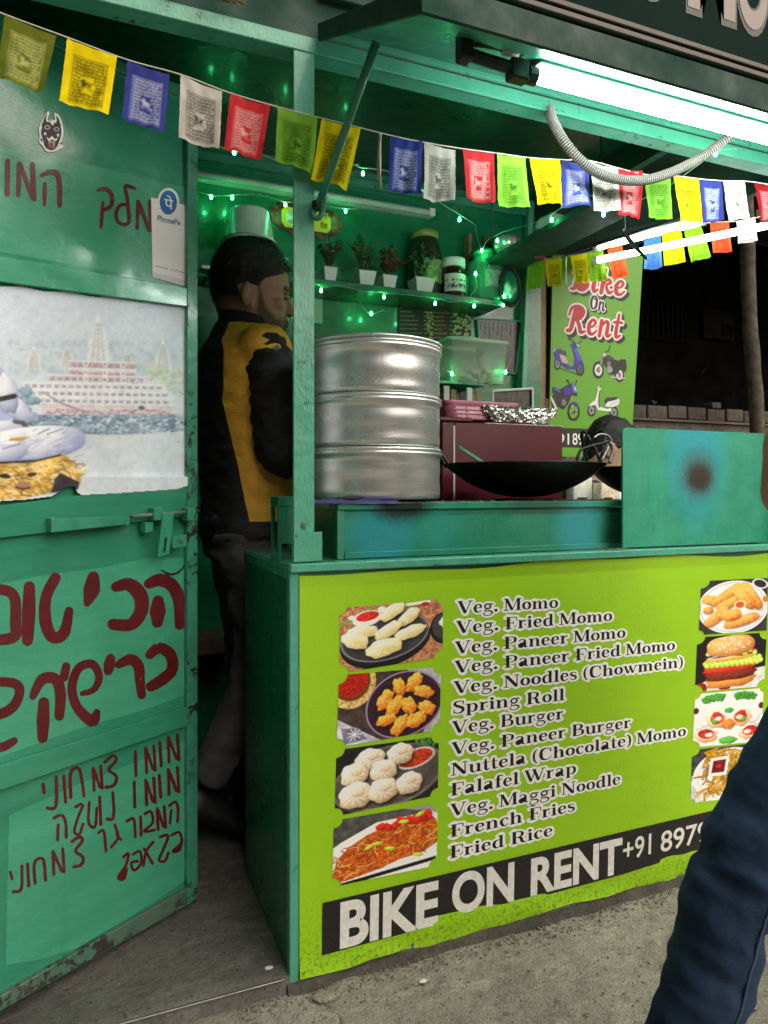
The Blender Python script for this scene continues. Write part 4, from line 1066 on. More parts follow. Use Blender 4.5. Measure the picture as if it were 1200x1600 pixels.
# ================================================================== PRAYER FLAGS
FLAGC = {'olive': (128, 140, 40), 'yellow': (240, 212, 10), 'blue': (52, 60, 140), 'white': (222, 214, 204), 'red': (206, 40, 48), 'green': (128, 190, 52), 'lime': (150, 200, 45), 'orange': (236, 84, 40), 'sky': (70, 120, 200), 'darkred': (150, 22, 32)}
INK = {'olive': (215, 212, 150), 'yellow': (70, 62, 10), 'blue': (225, 226, 240), 'white': (60, 56, 52), 'red': (245, 215, 210), 'green': (52, 96, 30), 'lime': (86, 130, 30), 'orange': (150, 40, 20), 'sky': (40, 70, 140), 'darkred': (225, 190, 190)}
INK0 = dict(INK)
def flag_pic(col, seed, detail=True, ink=None):
    W, H = (42, 58) if detail else (26, 34)
    p = Pic(W, H, FLAGC[col], seed)
    base = np.array(FLAGC[col], float) * p.r.uniform(0.86, 1.06) + p.r.uniform(-6, 10)
    weave = 1 + 0.07 * (p.noise(5) - 0.5) + 0.04 * (p.r.random((H, W)) - 0.5)
    p.c = np.clip(base[None, None] * weave[..., None], 0, 255)
    A = p.asp
    ink = ink or INK[col]
    l, r, t, b = A * 0.17, A * 0.84, 0.2, 0.93
    for q in ([(l, t), (r, t)], [(l, b), (r, b)], [(l, t), (l, b)], [(r, t), (r, b)]):
        p.line(q, 0.014, ink, 0.75)
    rows = 13 if detail else 8
    for k in range(rows):
        y = t + (b - t) * (k + 0.75) / (rows + 0.5)
        x = l + 0.03
        while x < r - 0.04:
            w = p.r.uniform(0.02, 0.075)
            mid = 0.42 < (y - t) / (b - t) < 0.74 and A * 0.38 < x + w / 2 < A * 0.64
            if not mid:
                p.line([(x, y - 0.004), (min(x + w, r - 0.02), y - 0.004)], 0.018, ink, 0.95)
                p.line([(x + w * 0.4, y), (x + w * 0.4 + p.r.uniform(-.01, .01), y + 0.02)], 0.015, ink, 0.85)
                if p.r.random() < 0.5: p.line([(x + w * 0.8, y), (x + w * 0.8, y + 0.018)], 0.01, ink, 0.6)
            x += w + p.r.uniform(0.008, 0.022)
    cx, cy_ = A * 0.51 + p.r.uniform(-.03, .03), t + (b - t) * 0.56
    p.ellipse(cx, cy_, 0.07, 0.045, ink, -10, op=0.8)
    p.ellipse(cx - 0.05, cy_ - 0.055, 0.03, 0.035, ink, 20, op=0.8)
    p.line([(cx - 0.05, cy_ - 0.03), (cx - 0.02, cy_)], 0.03, ink, 0.8)
    for dx in (-0.06, -0.03, 0.03, 0.07): p.line([(cx + dx * 0.8, cy_ + 0.02), (cx + dx * 1.3, cy_ + 0.085)], 0.014, ink, 0.8)
    p.line([(cx + 0.06, cy_ - 0.01), (cx + 0.1, cy_ - 0.05)], 0.015, ink, 0.7)
    for k in range(5): p.ellipse(cx + p.r.uniform(-.05, .05), cy_ + p.r.uniform(-.06, .04), 0.01, 0.008, FLAGC[col])
    return p
def flag_string(name, label, flags, plane, cord_pts, detail, seedo=0, skin=None):
    """flags: (colour, TL, TR, BR, BL) photo corners; plane(px,py,off) -> point"""
    root = thing(name, label, 'prayer flags', cord_pts[len(cord_pts) // 2])
    tube(cord_pts, 0.0013, 6).build('cord', simple('flag_cord', (0.6, 0.56, 0.48), 0.9), root, True)
    for i, (col, *q) in enumerate(flags):
        pts = [plane(*xy) for xy in q]
        f = bil(pts)
        nrm = (pts[1] - pts[0]).cross(pts[3] - pts[0]).normalized()
        ph = RNG.uniform(0, 6.28); amp = RNG.uniform(0.003, 0.006); curl = RNG.uniform(-0.012, 0.012); sk = RNG.uniform(-3, 3)
        H = (pts[3] - pts[0]).length
        def place(u, v, f=f, ph=ph, amp=amp, curl=curl, nrm=nrm, H=H, sk=sk):
            p = f(u, v)
            d = amp * math.sin(ph + u * 6.0 + v * sk) * (0.25 + v) + curl * v * v * (0.4 + u)
            d += 0.0016 * math.sin(u * 17 + ph * 3 + v * 4) * (0.3 + v) + 0.0022 * mnoise.noise(Vector((u * 4, v * 5, ph)))
            e = 0.02 * H * math.sin(u * 3.14) * (1 - v) - 0.012 * H * math.sin(u * 5 + ph) * v + (0.008 * H * mnoise.noise(Vector((u * 30, ph, 0))) if v > 0.97 else 0)
            if u < 0.01 or u > 0.99: p = p + (f(1, v) - f(0, v)) * (0.012 * mnoise.noise(Vector((v * 24, ph, u * 5))))
            return p + nrm * d + Vector((0, 0, -e))
        fl = flag_pic(col, seedo + i + 3, detail).mesh('flag', place, root, M['flagcloth'])
        fl.data.polygons.foreach_set('use_smooth', [True] * len(fl.data.polygons))
        fl['label'] = {'sky': 'sky blue', 'lime': 'light green', 'darkred': 'dark red', 'olive': 'olive green'}.get(col, col) + ' printed prayer flag'
    return root
FY = -0.03
fl1 = [('olive', (7, 23), (88, 55), (67, 150), (-5, 122)), ('yellow', (105, 59), (183, 88), (169, 185), (93, 161)), ('blue', (199, 94), (265, 117), (256, 209), (190, 188)),
       ('white', (282, 117), (347, 143), (343, 232), (279, 215)), ('red', (360, 146), (422, 165), (407, 251), (349, 234)), ('green', (434, 167.5), (496, 182), (491, 269), (431, 250)),
       ('yellow', (503, 185), (563, 201), (546.5, 292), (488, 278)), ('blue', (610, 212), (660, 221), (653, 308), (603, 299)), ('white', (663, 223), (712, 234), (711, 313), (661, 310)),
       ('red', (723, 233), (771.5, 239), (773, 318), (728, 310)), ('green', (777, 240), (822, 246), (824, 327), (779, 324)), ('yellow', (828, 247), (875, 250), (887, 319), (843, 318)),
       ('blue', (877, 250), (918, 255), (926, 322), (878, 323)), ('white', (922, 252), (965, 263), (967, 330), (925, 329)), ('red', (965, 263), (1004, 267), (1005, 340), (967, 334)),
       ('green', (1008, 273), (1047, 275), (1052, 341), (1012, 340)), ('yellow', (1052, 275), (1091, 279), (1096, 347), (1060, 345)), ('blue', (1093, 280), (1128, 283), (1134, 343), (1098, 348)),
       ('white', (1130, 283), (1163, 283), (1168, 343), (1138, 345)), ('darkred', (1178, 285), (1214, 290), (1218, 352), (1190, 346))]
cpx = [(-60, -6)] + [((f[1][0]), (f[1][1])) for f in fl1] + [(1260, 300)]
cord = spline([onY(x, y - 0.5, FY + 0.002) for x, y in cpx], 5)
fs1 = flag_string('prayer_flag_string', 'long string of colourful prayer flags across the kiosk front', fl1, lambda x, y: onY(x, y, FY), cord, True)
# tassel of spare cord between yellow and blue
a = onY(593, 208, FY - 0.003)
m = MB()
for k in range(4):
    q = tube(spline([a + Vector((0.001 * k, 0, 0)), a + Vector((RNG.uniform(-.004, .004), -0.002 * k, -0.05)), a + Vector((RNG.uniform(-.007, .005), 0, RNG.uniform(-.115, -.08)))], 6), 0.0016, 5)
    m.add(q.v, q.f)
m.build('tassel', simple('tassel_cord', (0.55, 0.5, 0.4), 0.9), fs1, True)
SN = Vector((-(SB - SA).y, (SB - SA).x, 0)).normalized()
if SN.dot(DV) < 0: SN = -SN
SP = SA + SN * 0.05
def onS(x, y): return on_plane(x, y, SP, SN)
fl2 = [('lime', (825, 408), (851, 407), (852, 450), (823, 453)), ('yellow', (852, 405), (878, 403), (879, 446), (857, 448)), ('yellow', (891, 400), (917, 395), (921, 442), (899, 444)),
       ('lime', (917, 395), (942, 390), (948, 436), (922, 440)), ('orange', (949, 387), (972, 382), (981, 431), (957, 435)), ('sky', (1006, 372), (1032, 367), (1036, 418), (1007, 422)),
       ('yellow', (1034, 364), (1064, 357), (1072, 409), (1039, 416)), ('lime', (1068, 359), (1095, 352), (1112, 401), (1080, 411)), ('orange', (1109, 348), (1139, 346), (1143, 391), (1115, 396)),
       ('white', (1151, 346), (1180, 339), (1183, 374), (1154, 381))]
cord2 = spline([onS(x, y - 0.5) for x, y in [(806, 411)] + [f[1] for f in fl2] + [(1210, 334)]], 5)
fs2 = flag_string('prayer_flag_string', 'short string of small prayer flags beside the lit side tube lights', fl2, onS, cord2, False, 50)
m = MB()
a = onS(884, 402)
for k in range(3):
    q = tube([a + Vector((0.002 * k, 0, 0)), a + Vector((0.001, 0, -0.05)), a + Vector((RNG.uniform(-.005, .006), 0, -0.10))], 0.002, 5); m.add(q.v, q.f)
m.build('tassel', simple('tassel_cord_pale', (0.6, 0.58, 0.5), 0.9), fs2, True)

# ================================================================== GREEN FAIRY LIGHTS
M['led'] = glow('lit_green_bead', (0.06, 1.0, 0.30), LED_POWER)
M['ledwire'] = simple('clear_green_wire', (0.25, 0.5, 0.33), 0.4)
def fairy(label, pts, bulbs):
    pts = [Vector(p) for p in pts]
    root = thing('fairy_light_string', label, 'fairy lights', pts[0])
    w = spline(pts, 8)
    w = [p + Vector((0.002 * mnoise.noise(p * 40), 0.002 * mnoise.noise(p * 40 + Vector((5, 0, 0))), 0.003 * mnoise.noise(p * 30 + Vector((0, 9, 0))))) for p in w]
    tube(w, 0.0012, 5).build('wire', M['ledwire'], root, True)
    proto = None
    for b in bulbs:
        b = Vector(b)
        if proto is None:
            proto = lathe([(0.0, -0.007), (0.0036, -0.0055), (0.0045, 0), (0.0034, 0.005), (0.0012, 0.008)], (0, 0, 0), 8, caps=True).build('bulb', M['led'], None, True)
            proto.parent = root; proto.location = b - wloc(root)
        else:
            c = proto.copy(); COL.objects.link(c); c.parent = root; c.location = b - wloc(root)
    return root
ys = 1.022
S1 = [(478, 437), (505, 448), (530, 446), (565, 455), (600, 458), (640, 461), (680, 466), (705, 472), (740, 470), (762, 476), (786, 474)]
fairy('green fairy lights along the edge of the plant shelf', [onY(x, y, ys) for x, y in S1], [onY(x, y, ys) for x, y in ((502, 454), (600, 464), (680, 474), (741, 478), (786, 477))])
S2 = [(555, 258), (567, 263), (600, 266), (640, 284), (690, 318), (718, 336), (742, 350)]
fairy('green fairy lights strung from the post to the top shelf', [onY(x, y, 0.75) for x, y in S2], [onY(x, y, 0.745) for x, y in ((567, 271), (656, 298), (718, 343))])
S3 = [(742, 350), (748, 378), (753, 391), (760, 378), (778, 366), (820, 352), (850, 342), (890, 318), (930, 306), (943, 330), (985, 318), (1030, 300), (1075, 270), (1118, 238), (1150, 232)]
fairy('green fairy lights looped along the right top shelf', [onX(x, y, 1.035) for x, y in S3], [onX(x, y, 1.028) for x, y in ((753, 392), (777, 376), (862, 344), (943, 335), (1118, 240))])
S4 = [(753, 391), (748, 415), (743, 428), (745, 450), (738, 466)]
S5 = [(753, 391), (768, 425), (780, 448), (795, 468), (800, 482)]
fairy('green fairy lights dangling over the glass jar', [onY(x, y, 1.0) for x, y in S4 + S5[::-1]], [onY(x, y, 0.995) for x, y in ((743, 428), (788, 463))])
S6 = [(690, 575), (706, 583), (740, 600), (772, 590), (788, 581), (800, 560)]
fairy('green fairy lights below the clear food tub', [onY(x, y, 1.015) for x, y in S6], [onY(x, y, 1.012) for x, y in ((706, 584), (790, 582))])
S7 = [(300, 222), (340, 228), (366, 236), (400, 240), (440, 252), (480, 262), (560, 258)]
fairy('green fairy lights above the doorway behind the red flag', [onY(x, y, 0.6) for x, y in S7], [onY(x, y, 0.595) for x, y in ((366, 238), (500, 262))])
S8 = [(310, 300), (340, 306), (380, 304), (420, 308), (446, 316), (480, 316), (540, 326), (580, 322)]
fairy('green fairy lights along the unlit wall batten', [onY(x, y, 1.13) for x, y in S8], [onY(x, y, 1.125) for x, y in ((330, 308), (363, 309), (446, 320), (540, 330))])
S9 = [(560, 470), (570, 484), (582, 490), (600, 484)]
fairy('single loop of green fairy light on the wall above the steamer', [onY(x, y, 1.15) for x, y in S9], [onY(580, 490, 1.145)])
# ================================================================== MENU BANNER
BY = -0.0022
UX, UZ, NB = Vector((1, 0, 0)), Vector((0, 0, 1)), Vector((0, -1, 0))
def bn(px, py, off=0.0): return onY(px, py, BY - off)
def flexmat(name, c, c2):
    t = NT(name)
    v = t.coord()
    n = t.noise(v, 3.0, 4); w = t.noise(v, 260, 2)
    col = t.mix(t.ramp(n, [(0.3, 0.0), (0.7, 1.0)]), c, c2)
    vz = t.n('ShaderNodeSeparateXYZ'); t.l(v, vz.inputs[0])
    lo = t.n('ShaderNodeMapRange'); lo.inputs['From Min'].default_value = 0.16; lo.inputs['From Max'].default_value = -0.02
    t.l(vz.outputs['Z'], lo.inputs['Value'])
    sp = t.ramp(t.noise(v, 120, 4, 0.75), [(0.5, 0.0), (0.68, 1.0)])
    mu = t.n('ShaderNodeMath', operation='MULTIPLY'); t.l(lo.outputs[0], mu.inputs[0]); t.l(sp, mu.inputs[1])
    col = t.mix(mu.outputs[0], col, (0.05, 0.055, 0.02))
    wh = t.ramp(t.noise(t.coord((1, 1, 0.25)), 14, 5, 0.7), [(0.66, 0.0), (0.8, 0.35)])
    col = t.mix(wh, col, (0.55, 0.62, 0.35))
    t.base(col); t.rough(0.4)
    a = t.n('ShaderNodeMath', operation='MULTIPLY_ADD'); a.inputs[1].default_value = 6.0
    t.l(t.noise(v, 5, 3), a.inputs[0]); t.l(w, a.inputs[2])
    t.bump(a.outputs[0], 0.16, 0.004)
    return t.m
M['flex'] = flexmat('lime_flex_banner', (0.30, 0.60, 0.006), (0.35, 0.65, 0.010))
# the sheet itself, wrinkled along its lower hem and slack at the top edge
bv, bf = [], []
NX, NZ = 160, 70
x0, x1 = 0.0188, XR - 0.052
for j in range(NZ + 1):
    for i in range(NX + 1):
        u, v = i / NX, j / NZ
        x = x0 + (x1 - x0) * u
        top = 0.788 - 0.004 * math.sin(u * 9) - 0.003 * math.sin(u * 23 + 1)
        bot = 0.014 + 0.003 * math.sin(u * 17) + 0.0025 * math.sin(u * 41 + 2)
        z = bot + (top - bot) * v
        k = max(0, 1 - z / 0.085)
        y = BY - 0.006 * k * (0.5 + 0.5 * math.sin(u * 14 + 6 * z / 0.085 + 2 * mnoise.noise(Vector((x * 8, z * 20, 0))))) - 0.004 * k * k * mnoise.noise(Vector((x * 22, z * 60, 2)))
        bv.append((x, y, z))
for j in range(NZ):
    for i in range(NX):
        a = j * (NX + 1) + i
        bf.append((a, a + 1, a + NX + 2, a + NX + 1))
banner = mk('menu_banner', bv, bf, M['flex'], None, True, None, loc=(0.65, BY, 0.014))
tag(banner, 'lime green printed menu banner with food photos on the counter front', 'banner')
# black strip with the rental line
V, Fc, _ = union2([[(504, 1411), (700, 1364.5), (900, 1317), (1107, 1268), (1290, 1225), (1290, 1275), (1107, 1324), (972, 1366.5), (700, 1440), (503, 1493)]])
mk('black_strip', [bn(x, y, 0.0012) for x, y in V], [f[::-1] for f in Fc], simple('black_print', (0.014, 0.013, 0.014), 0.45, var=0.5, scale=150), banner)
WHT = lin(238, 236, 232)
M['whiteprint'] = simple('worn_white_print', (0.78, 0.77, 0.74), 0.45, var=0.12, scale=90)
def bfont(s, p00, p10, h, bold):
    """words on the strip: photo points of the baseline ends and cap heights in pixels at both ends"""
    a, b = bn(*p00, 0.002), bn(*p10, 0.002)
    return font_on('lettering', s, a, b, bn(p00[0] + 0.5, p00[1] - h, 0.002), NB, 0.0, WHT, banner, bold, M['whiteprint'])
def word(s, xa, ya, xb, yb, h0, h1, bold=0.035):
    """perspective-true word: spans baseline (xa,ya)-(xb,yb)"""
    A, Bp = bn(xa, ya, 0.002), bn(xb, yb, 0.002)
    C = bn(xa + 1, ya - h0, 0.002)
    return font_on('lettering', s, A, Bp, C, NB, 0.0, WHT, banner, bold, M['whiteprint'])
word('BIKE', 531, 1480, 685, 1441, 71, 60)
word('ON', 706, 1428, 803, 1405, 62, 57)
word('RENT', 829, 1398, 972, 1361, 57, 50)
word('+91', 973, 1346, 1017, 1333.5, 34, 32, 0.012)
word('8979', 1032, 1331.5, 1106, 1313, 33, 30, 0.012)
# menu lines
LINES = [('Veg. Momo', (715, 958.7), (872.5, 949.5)), ('Veg. Fried Momo', (713, 989.8), (957, 969.7)), ('Veg. Paneer Momo', (711, 1021.7), (977.7, 996)),
         ('Veg. Paneer Fried Momo', (710.4, 1052), (1055, 1015.5)), ('Veg. Noodles (Chowmein)', (709, 1084), (1068, 1042)), ('Spring Roll', (706.4, 1115.6), (882.4, 1093.6)),
         ('Veg. Burger', (706.4, 1146.4), (881, 1123)), ('Veg. Paneer Burger', (705.7, 1179.4), (986, 1136.5)), ('Nuttela (Chocolate) Momo', (703.8, 1212.4), (1072, 1149.4)),
         ('Falafel Wrap', (702.7, 1244), (901, 1208)), ('Veg. Maggi Noodle', (703.8, 1275.9), (969.7, 1224.5)), ('French Fries', (702, 1308.9), (899, 1266.7)), ('Fried Rice', (701.3, 1341.9), (864, 1305))]
for i, (s, pa, pb) in enumerate(LINES):
    o, e = bn(*pa), bn(*pb)
    u = (e - o); L = u.length; u.normalize()
    v = u.cross(NB); v = v if v.z > 0 else -v
    text_mesh('menu_line', s, o, u, v, NB, L, 0.0262, SERIF, [(0.155, (0, 0), 0.0004, lin(250, 250, 248)), (-0.006, (0, 0), 0.0007, lin(10, 9, 10))], banner)
# ghost of the earlier print showing through
M['ghost'] = simple('faded_print', (0.37, 0.67, 0.035), 0.42, var=0.05)
for i, (s, px, py) in enumerate([('Veg. Momo', 925, 905), ('Veg. Fried Momo', 925, 930), ('Paneer Momo', 960, 958), ('Fried Momo', 985, 985), ('Noodles', 1000, 1012), ('Spring Roll', 918, 1088), ('Veg. Burger', 918, 1122), ('Burger', 985, 1145), ('Chocolate', 925, 1200), ('Wrap', 1000, 1215), ('Maggi', 990, 1240), ('Fried', 985, 1262)]):
    o = bn(px, py + 8); run, adv = text_run(SERIF, s)
    text_mesh('faded_line', s, o, UX, UZ, NB, adv * 0.018, 0.02, SERIF, [(-0.03, (0, 0), 0.0003, (0, 0, 0))], banner, mat=M['ghost'])

# ---------------------------------------------------------------- food photographs on the banner
def ticket(p, r=0.13, corners=(1, 1, 1, 1)):
    """picture outline with a round bite out of each corner"""
    k = np.ones((p.h, p.w), bool)
    for f, (cx, cy_) in zip(corners, ((0, 0), (p.asp, 0), (p.asp, 1), (0, 1))):
        if f: k &= np.hypot(p.X - cx, p.Y - cy_) > r * f
    return k
def food(name, quad, pic, label, corners=(1, 1, 1, 1), r=0.13):
    f = bil([bn(*q, 0.0009) for q in quad])
    bl = (np.roll(pic.c, 1, 0) + np.roll(pic.c, -1, 0) + np.roll(pic.c, 1, 1) + np.roll(pic.c, -1, 1)) / 4
    pic.c = np.clip((pic.c + (pic.c - bl) * 0.9 - 112) * 1.22 + 120 + (pic.r.random((pic.h, pic.w, 1)) - 0.5) * 18, 0, 255)
    o = pic.mesh('food_picture', f, banner, M['print'], ticket(pic, r, corners))
    o['label'] = label
    return o
def vignette(p, k=0.25):
    d = np.hypot((p.X / p.asp - 0.5), p.Y - 0.5)
    return p
# 1 steamed momos on a black plate
p = Pic(196, 124, (150, 96, 70), 11)
p.fill((176, 122, 92), 0.4, 26)
for k in range(160):
    x, y = p.r.uniform(0, p.asp), p.r.uniform(0.7, 1.0); p.line([(x, y), (x + p.r.uniform(-.1, .1), y + p.r.uniform(-.02, .03))], 0.008, (p.r.uniform(150, 225), p.r.uniform(105, 165), p.r.uniform(70, 110)), 0.8)
for k in range(26):
    x = p.r.uniform(0, 0.7); p.line([(x - 0.1, 0.2 + 0.1 * p.r.random()), (x + 0.5, 0.0 + 0.05 * p.r.random())], 0.013, (p.r.uniform(60, 130), p.r.uniform(130, 190), p.r.uniform(50, 90)))
p.line([(1.0, 0.04), (1.36, 0.02)], 0.05, (235, 225, 210)); p.ellipse(1.3, 0.06, 0.07, 0.035, (170, 40, 60))
p.ellipse(0.69, 0.6, 0.69, 0.42, (28, 27, 30), -6); p.ellipse(0.68, 0.52, 0.66, 0.38, (62, 62, 68), -6, 0.15, 6); p.ring(0.68, 0.52, 0.66, 0.38, 0.02, (120, 120, 128), -6)
p.ellipse(1.63, 0.5, 0.26, 0.28, (34, 32, 34)); p.ellipse(1.64, 0.47, 0.23, 0.23, (70, 68, 72)); p.blob(1.62, 0.4, 0.1, 0.09, (246, 238, 205), (190, 165, 110))
p.ellipse(0.4, 0.2, 0.22, 0.12, (236, 236, 238), -8); p.ellipse(0.17, 0.17, 0.05, 0.035, (230, 230, 232)); p.ellipse(0.62, 0.08, 0.06, 0.05, (230, 230, 232)); p.ellipse(0.41, 0.17, 0.17, 0.075, (206, 52, 44), -8, 0.25, 30)
p.ellipse(0.4, 0.3, 0.14, 0.03, (205, 205, 210), -8, op=0.6)
for cx, cy_, rx, ry, rot in ((0.78, 0.13, 0.22, 0.1, -32), (1.04, 0.24, 0.19, 0.1, -38), (0.34, 0.4, 0.22, 0.1, 4), (0.22, 0.53, 0.21, 0.12, 24), (0.72, 0.43, 0.23, 0.1, -28), (1.06, 0.5, 0.25, 0.1, -16), (0.66, 0.7, 0.28, 0.14, -10)):
    p.ellipse(cx + 0.02, cy_ + 0.04, rx, ry, (20, 20, 22), rot, op=0.5, soft=6)
    p.blob(cx, cy_, rx, ry, (250, 244, 214), (186, 160, 96), rot, 0.12, 22, 2.3, pleat=9, wob=0.05)
    p.ellipse(cx + 0.05, cy_ + 0.03, rx * 0.35, ry * 0.3, (214, 170, 80), rot, op=0.35, soft=8)
food('steamed', [(531, 950), (692, 936), (692, 1026), (531, 1052)], p, 'photo of steamed half-moon momos on a black plate', (0.8, 0.7, 1, 1), 0.13)
# 2 fried momos on a purple plate
p = Pic(196, 130, (70, 58, 54), 12)
p.fill((74, 62, 58), 0.3, 16)
p.poly([(1.0, 0), (1.6, 0), (1.6, 1), (1.25, 1), (1.5, 0.5)], (176, 172, 182), 0.2, 20)
p.poly([(0, 0.62), (0.62, 1.0), (0, 1.0)], (186, 186, 200), 0.25, 14); p.poly([(0.05, 0.75), (0.3, 0.78), (0.42, 0.95), (0.1, 0.98)], (120, 118, 140), 0.3, 14)
for k in range(9): p.line([(0.24, 0.86), (0.24 + 0.1 * math.cos(k * 0.7), 0.86 + 0.09 * math.sin(k * 0.7))], 0.012, (235, 235, 240))
p.ellipse(0.18, 0.13, 0.35, 0.36, (196, 160, 96), 0, 0.4, 40); p.ellipse(0.18, 0.11, 0.27, 0.27, (96, 70, 40)); p.ellipse(0.17, 0.1, 0.24, 0.24, (168, 34, 20), 0, 0.35, 36)
for k in range(60):
    a = p.r.uniform(0, 6.28); p.line([(0.18 + 0.29 * math.cos(a), 0.12 + 0.3 * math.sin(a)), (0.18 + 0.34 * math.cos(a + .1), 0.12 + 0.35 * math.sin(a + .1))], 0.01, (230, 205, 150))
p.ellipse(0.97, 0.52, 0.58, 0.5, (58, 34, 54), -12); p.ring(0.97, 0.52, 0.57, 0.49, 0.02, (150, 130, 156), -12); p.ellipse(0.98, 0.53, 0.48, 0.42, (52, 30, 40), -12, 0.2, 10)
for cx, cy_, rx, ry, rot in ((0.88, 0.25, 0.14, 0.09, 65), (1.1, 0.2, 0.16, 0.1, -58), (0.67, 0.42, 0.16, 0.1, -60), (0.82, 0.52, 0.17, 0.1, -48), (1.03, 0.55, 0.14, 0.1, 62), (1.25, 0.36, 0.16, 0.09, 22), (1.3, 0.62, 0.14, 0.1, 30), (0.7, 0.72, 0.15, 0.08, -10), (0.9, 0.83, 0.17, 0.1, -55), (1.14, 0.78, 0.16, 0.11, -22)):
    p.ellipse(cx + 0.02, cy_ + 0.03, rx, ry, (24, 12, 14), rot, op=0.6, soft=5)
    p.blob(cx, cy_, rx, ry, (255, 196, 84), (176, 66, 12), rot, 0.4, 34, 2.2, pleat=11, wob=0.08)
food('fried', [(530, 1055), (689, 1042), (687, 1140), (526, 1168)], p, 'photo of golden fried momos on a round purple plate', (1, 1, 1, 1), 0.12)
# 3 round momos with red chutney
p = Pic(196, 126, (46, 42, 42), 13)
p.fill((40, 37, 37), 0.3, 10)
for k in range(30):
    x, y = p.r.uniform(1.1, 1.5), p.r.uniform(0, 0.14); p.blob(x, y, 0.04, 0.025, (90, 150, 60), (24, 50, 20), p.r.uniform(0, 180))
p.ellipse(0.8, 0.55, 0.86, 0.5, (112, 106, 102), -8, 0.15, 8); p.ellipse(0.8, 0.53, 0.82, 0.46, (86, 80, 78), -8, 0.2, 8)
p.ellipse(1.2, 0.31, 0.31, 0.16, (240, 236, 228), -14)
for k in range(44):
    a = k / 44 * 6.283; p.ellipse(1.2 + 0.3 * math.cos(a) * .97 + 0.07 * math.sin(a) * .3, 0.31 + 0.15 * math.sin(a) - 0.07 * math.cos(a), 0.01, 0.01, (60, 40, 30))
p.ellipse(1.2, 0.31, 0.27, 0.13, (190, 66, 30), -14, 0.4, 30)
for cx, cy_, rx, ry in ((0.95, 0.2, 0.2, 0.17), (0.5, 0.22, 0.22, 0.17), (0.27, 0.42, 0.2, 0.18), (0.7, 0.43, 0.2, 0.18), (0.3, 0.74, 0.25, 0.2), (0.7, 0.74, 0.22, 0.19), (1.1, 0.7, 0.2, 0.18)):
    p.ellipse(cx + 0.03, cy_ + 0.05, rx, ry, (24, 20, 20), 0, op=0.55, soft=6)
    p.blob(cx, cy_, rx, ry, (255, 251, 240), (150, 116, 74), 0, 0.1, 20, 2.2, pleat=11, wob=0.045)
    p.blob(cx + 0.03, cy_ - 0.05, rx * 0.42, ry * 0.38, (250, 240, 218), (176, 136, 88), 0, 0.1, 20, pleat=7)
food('round', [(526, 1172), (686, 1150), (684, 1242), (523, 1276)], p, 'photo of round pleated momos with a bowl of red chutney', (1, 1, 1, 1), 0.12)
# 4 noodles
p = Pic(196, 130, (226, 224, 222), 14)
p.fill((228, 226, 224), 0.05, 8)
p.poly([(0, 0), (1.6, 0), (1.6, 0.1), (0.6, 0.14), (0.1, 0.36), (0, 0.42)], (84, 84, 80), 0.3, 12); p.poly([(1.0, 0), (1.6, 0), (1.6, 0.2), (1.4, 0.1)], (150, 150, 150), 0.2, 12)
p.poly([(0.06, 0.98), (1.5, 0.84), (1.5, 0.9), (0.06, 1.04)], (28, 26, 26))
p.poly([(0.0, 0.86), (0.05, 0.62), (0.2, 0.46), (0.45, 0.32), (0.75, 0.22), (1.1, 0.16), (1.45, 0.2), (1.54, 0.36), (1.54, 0.6), (1.3, 0.74), (0.95, 0.78), (0.6, 0.88), (0.2, 0.95), (0.0, 0.97)], (182, 92, 30), 0.4, 30)
def inside(x, y): return (y > 0.5 - 0.33 * x or x > 0.7) and y > 0.19 + 0.04 * math.sin(x * 9) and y < 0.95 - 0.16 * x + 0.03 * math.sin(x * 11) and x < 1.52
cols = [(206, 120, 40), (228, 158, 74), (184, 84, 26), (150, 56, 16), (240, 190, 110), (196, 40, 20), (120, 50, 20)]
for k in range(330):
    x, y = p.r.uniform(0, 1.54), p.r.uniform(0.16, 0.96)
    if not inside(x, y): continue
    a = p.r.uniform(0, 6.28); cvx = p.r.uniform(-3, 3); L = p.r.uniform(0.1, 0.3); pts = []
    for j in range(7):
        pts.append((x, y)); x += math.cos(a) * L / 6; y += math.sin(a) * L / 9; a += cvx / 6
        if not inside(x, y): break
    if len(pts) > 2: p.line(pts, 0.011, cols[int(p.r.integers(0, len(cols)))], 0.9)
for k in range(16):
    x = p.r.uniform(0.55, 1.45); p.blob(x, 0.27 - 0.12 * (x - 0.5) + p.r.uniform(-.04, .05), 0.08, 0.05, (230, 60, 30), (130, 16, 12), p.r.uniform(0, 180), 0.3, 30)
for x, y in ((1.0, 0.2), (1.24, 0.12), (0.5, 0.5), (0.62, 0.47), (1.22, 0.76), (0.8, 0.58)):
    p.blob(x, y, 0.08, 0.03, (206, 220, 80), (120, 150, 30), p.r.uniform(-40, 20))
food('noodles', [(522, 1282), (684, 1255), (682, 1352), (519, 1386)], p, 'photo of red fried noodles on a white plate', (1, 0.8, 1, 1), 0.12)
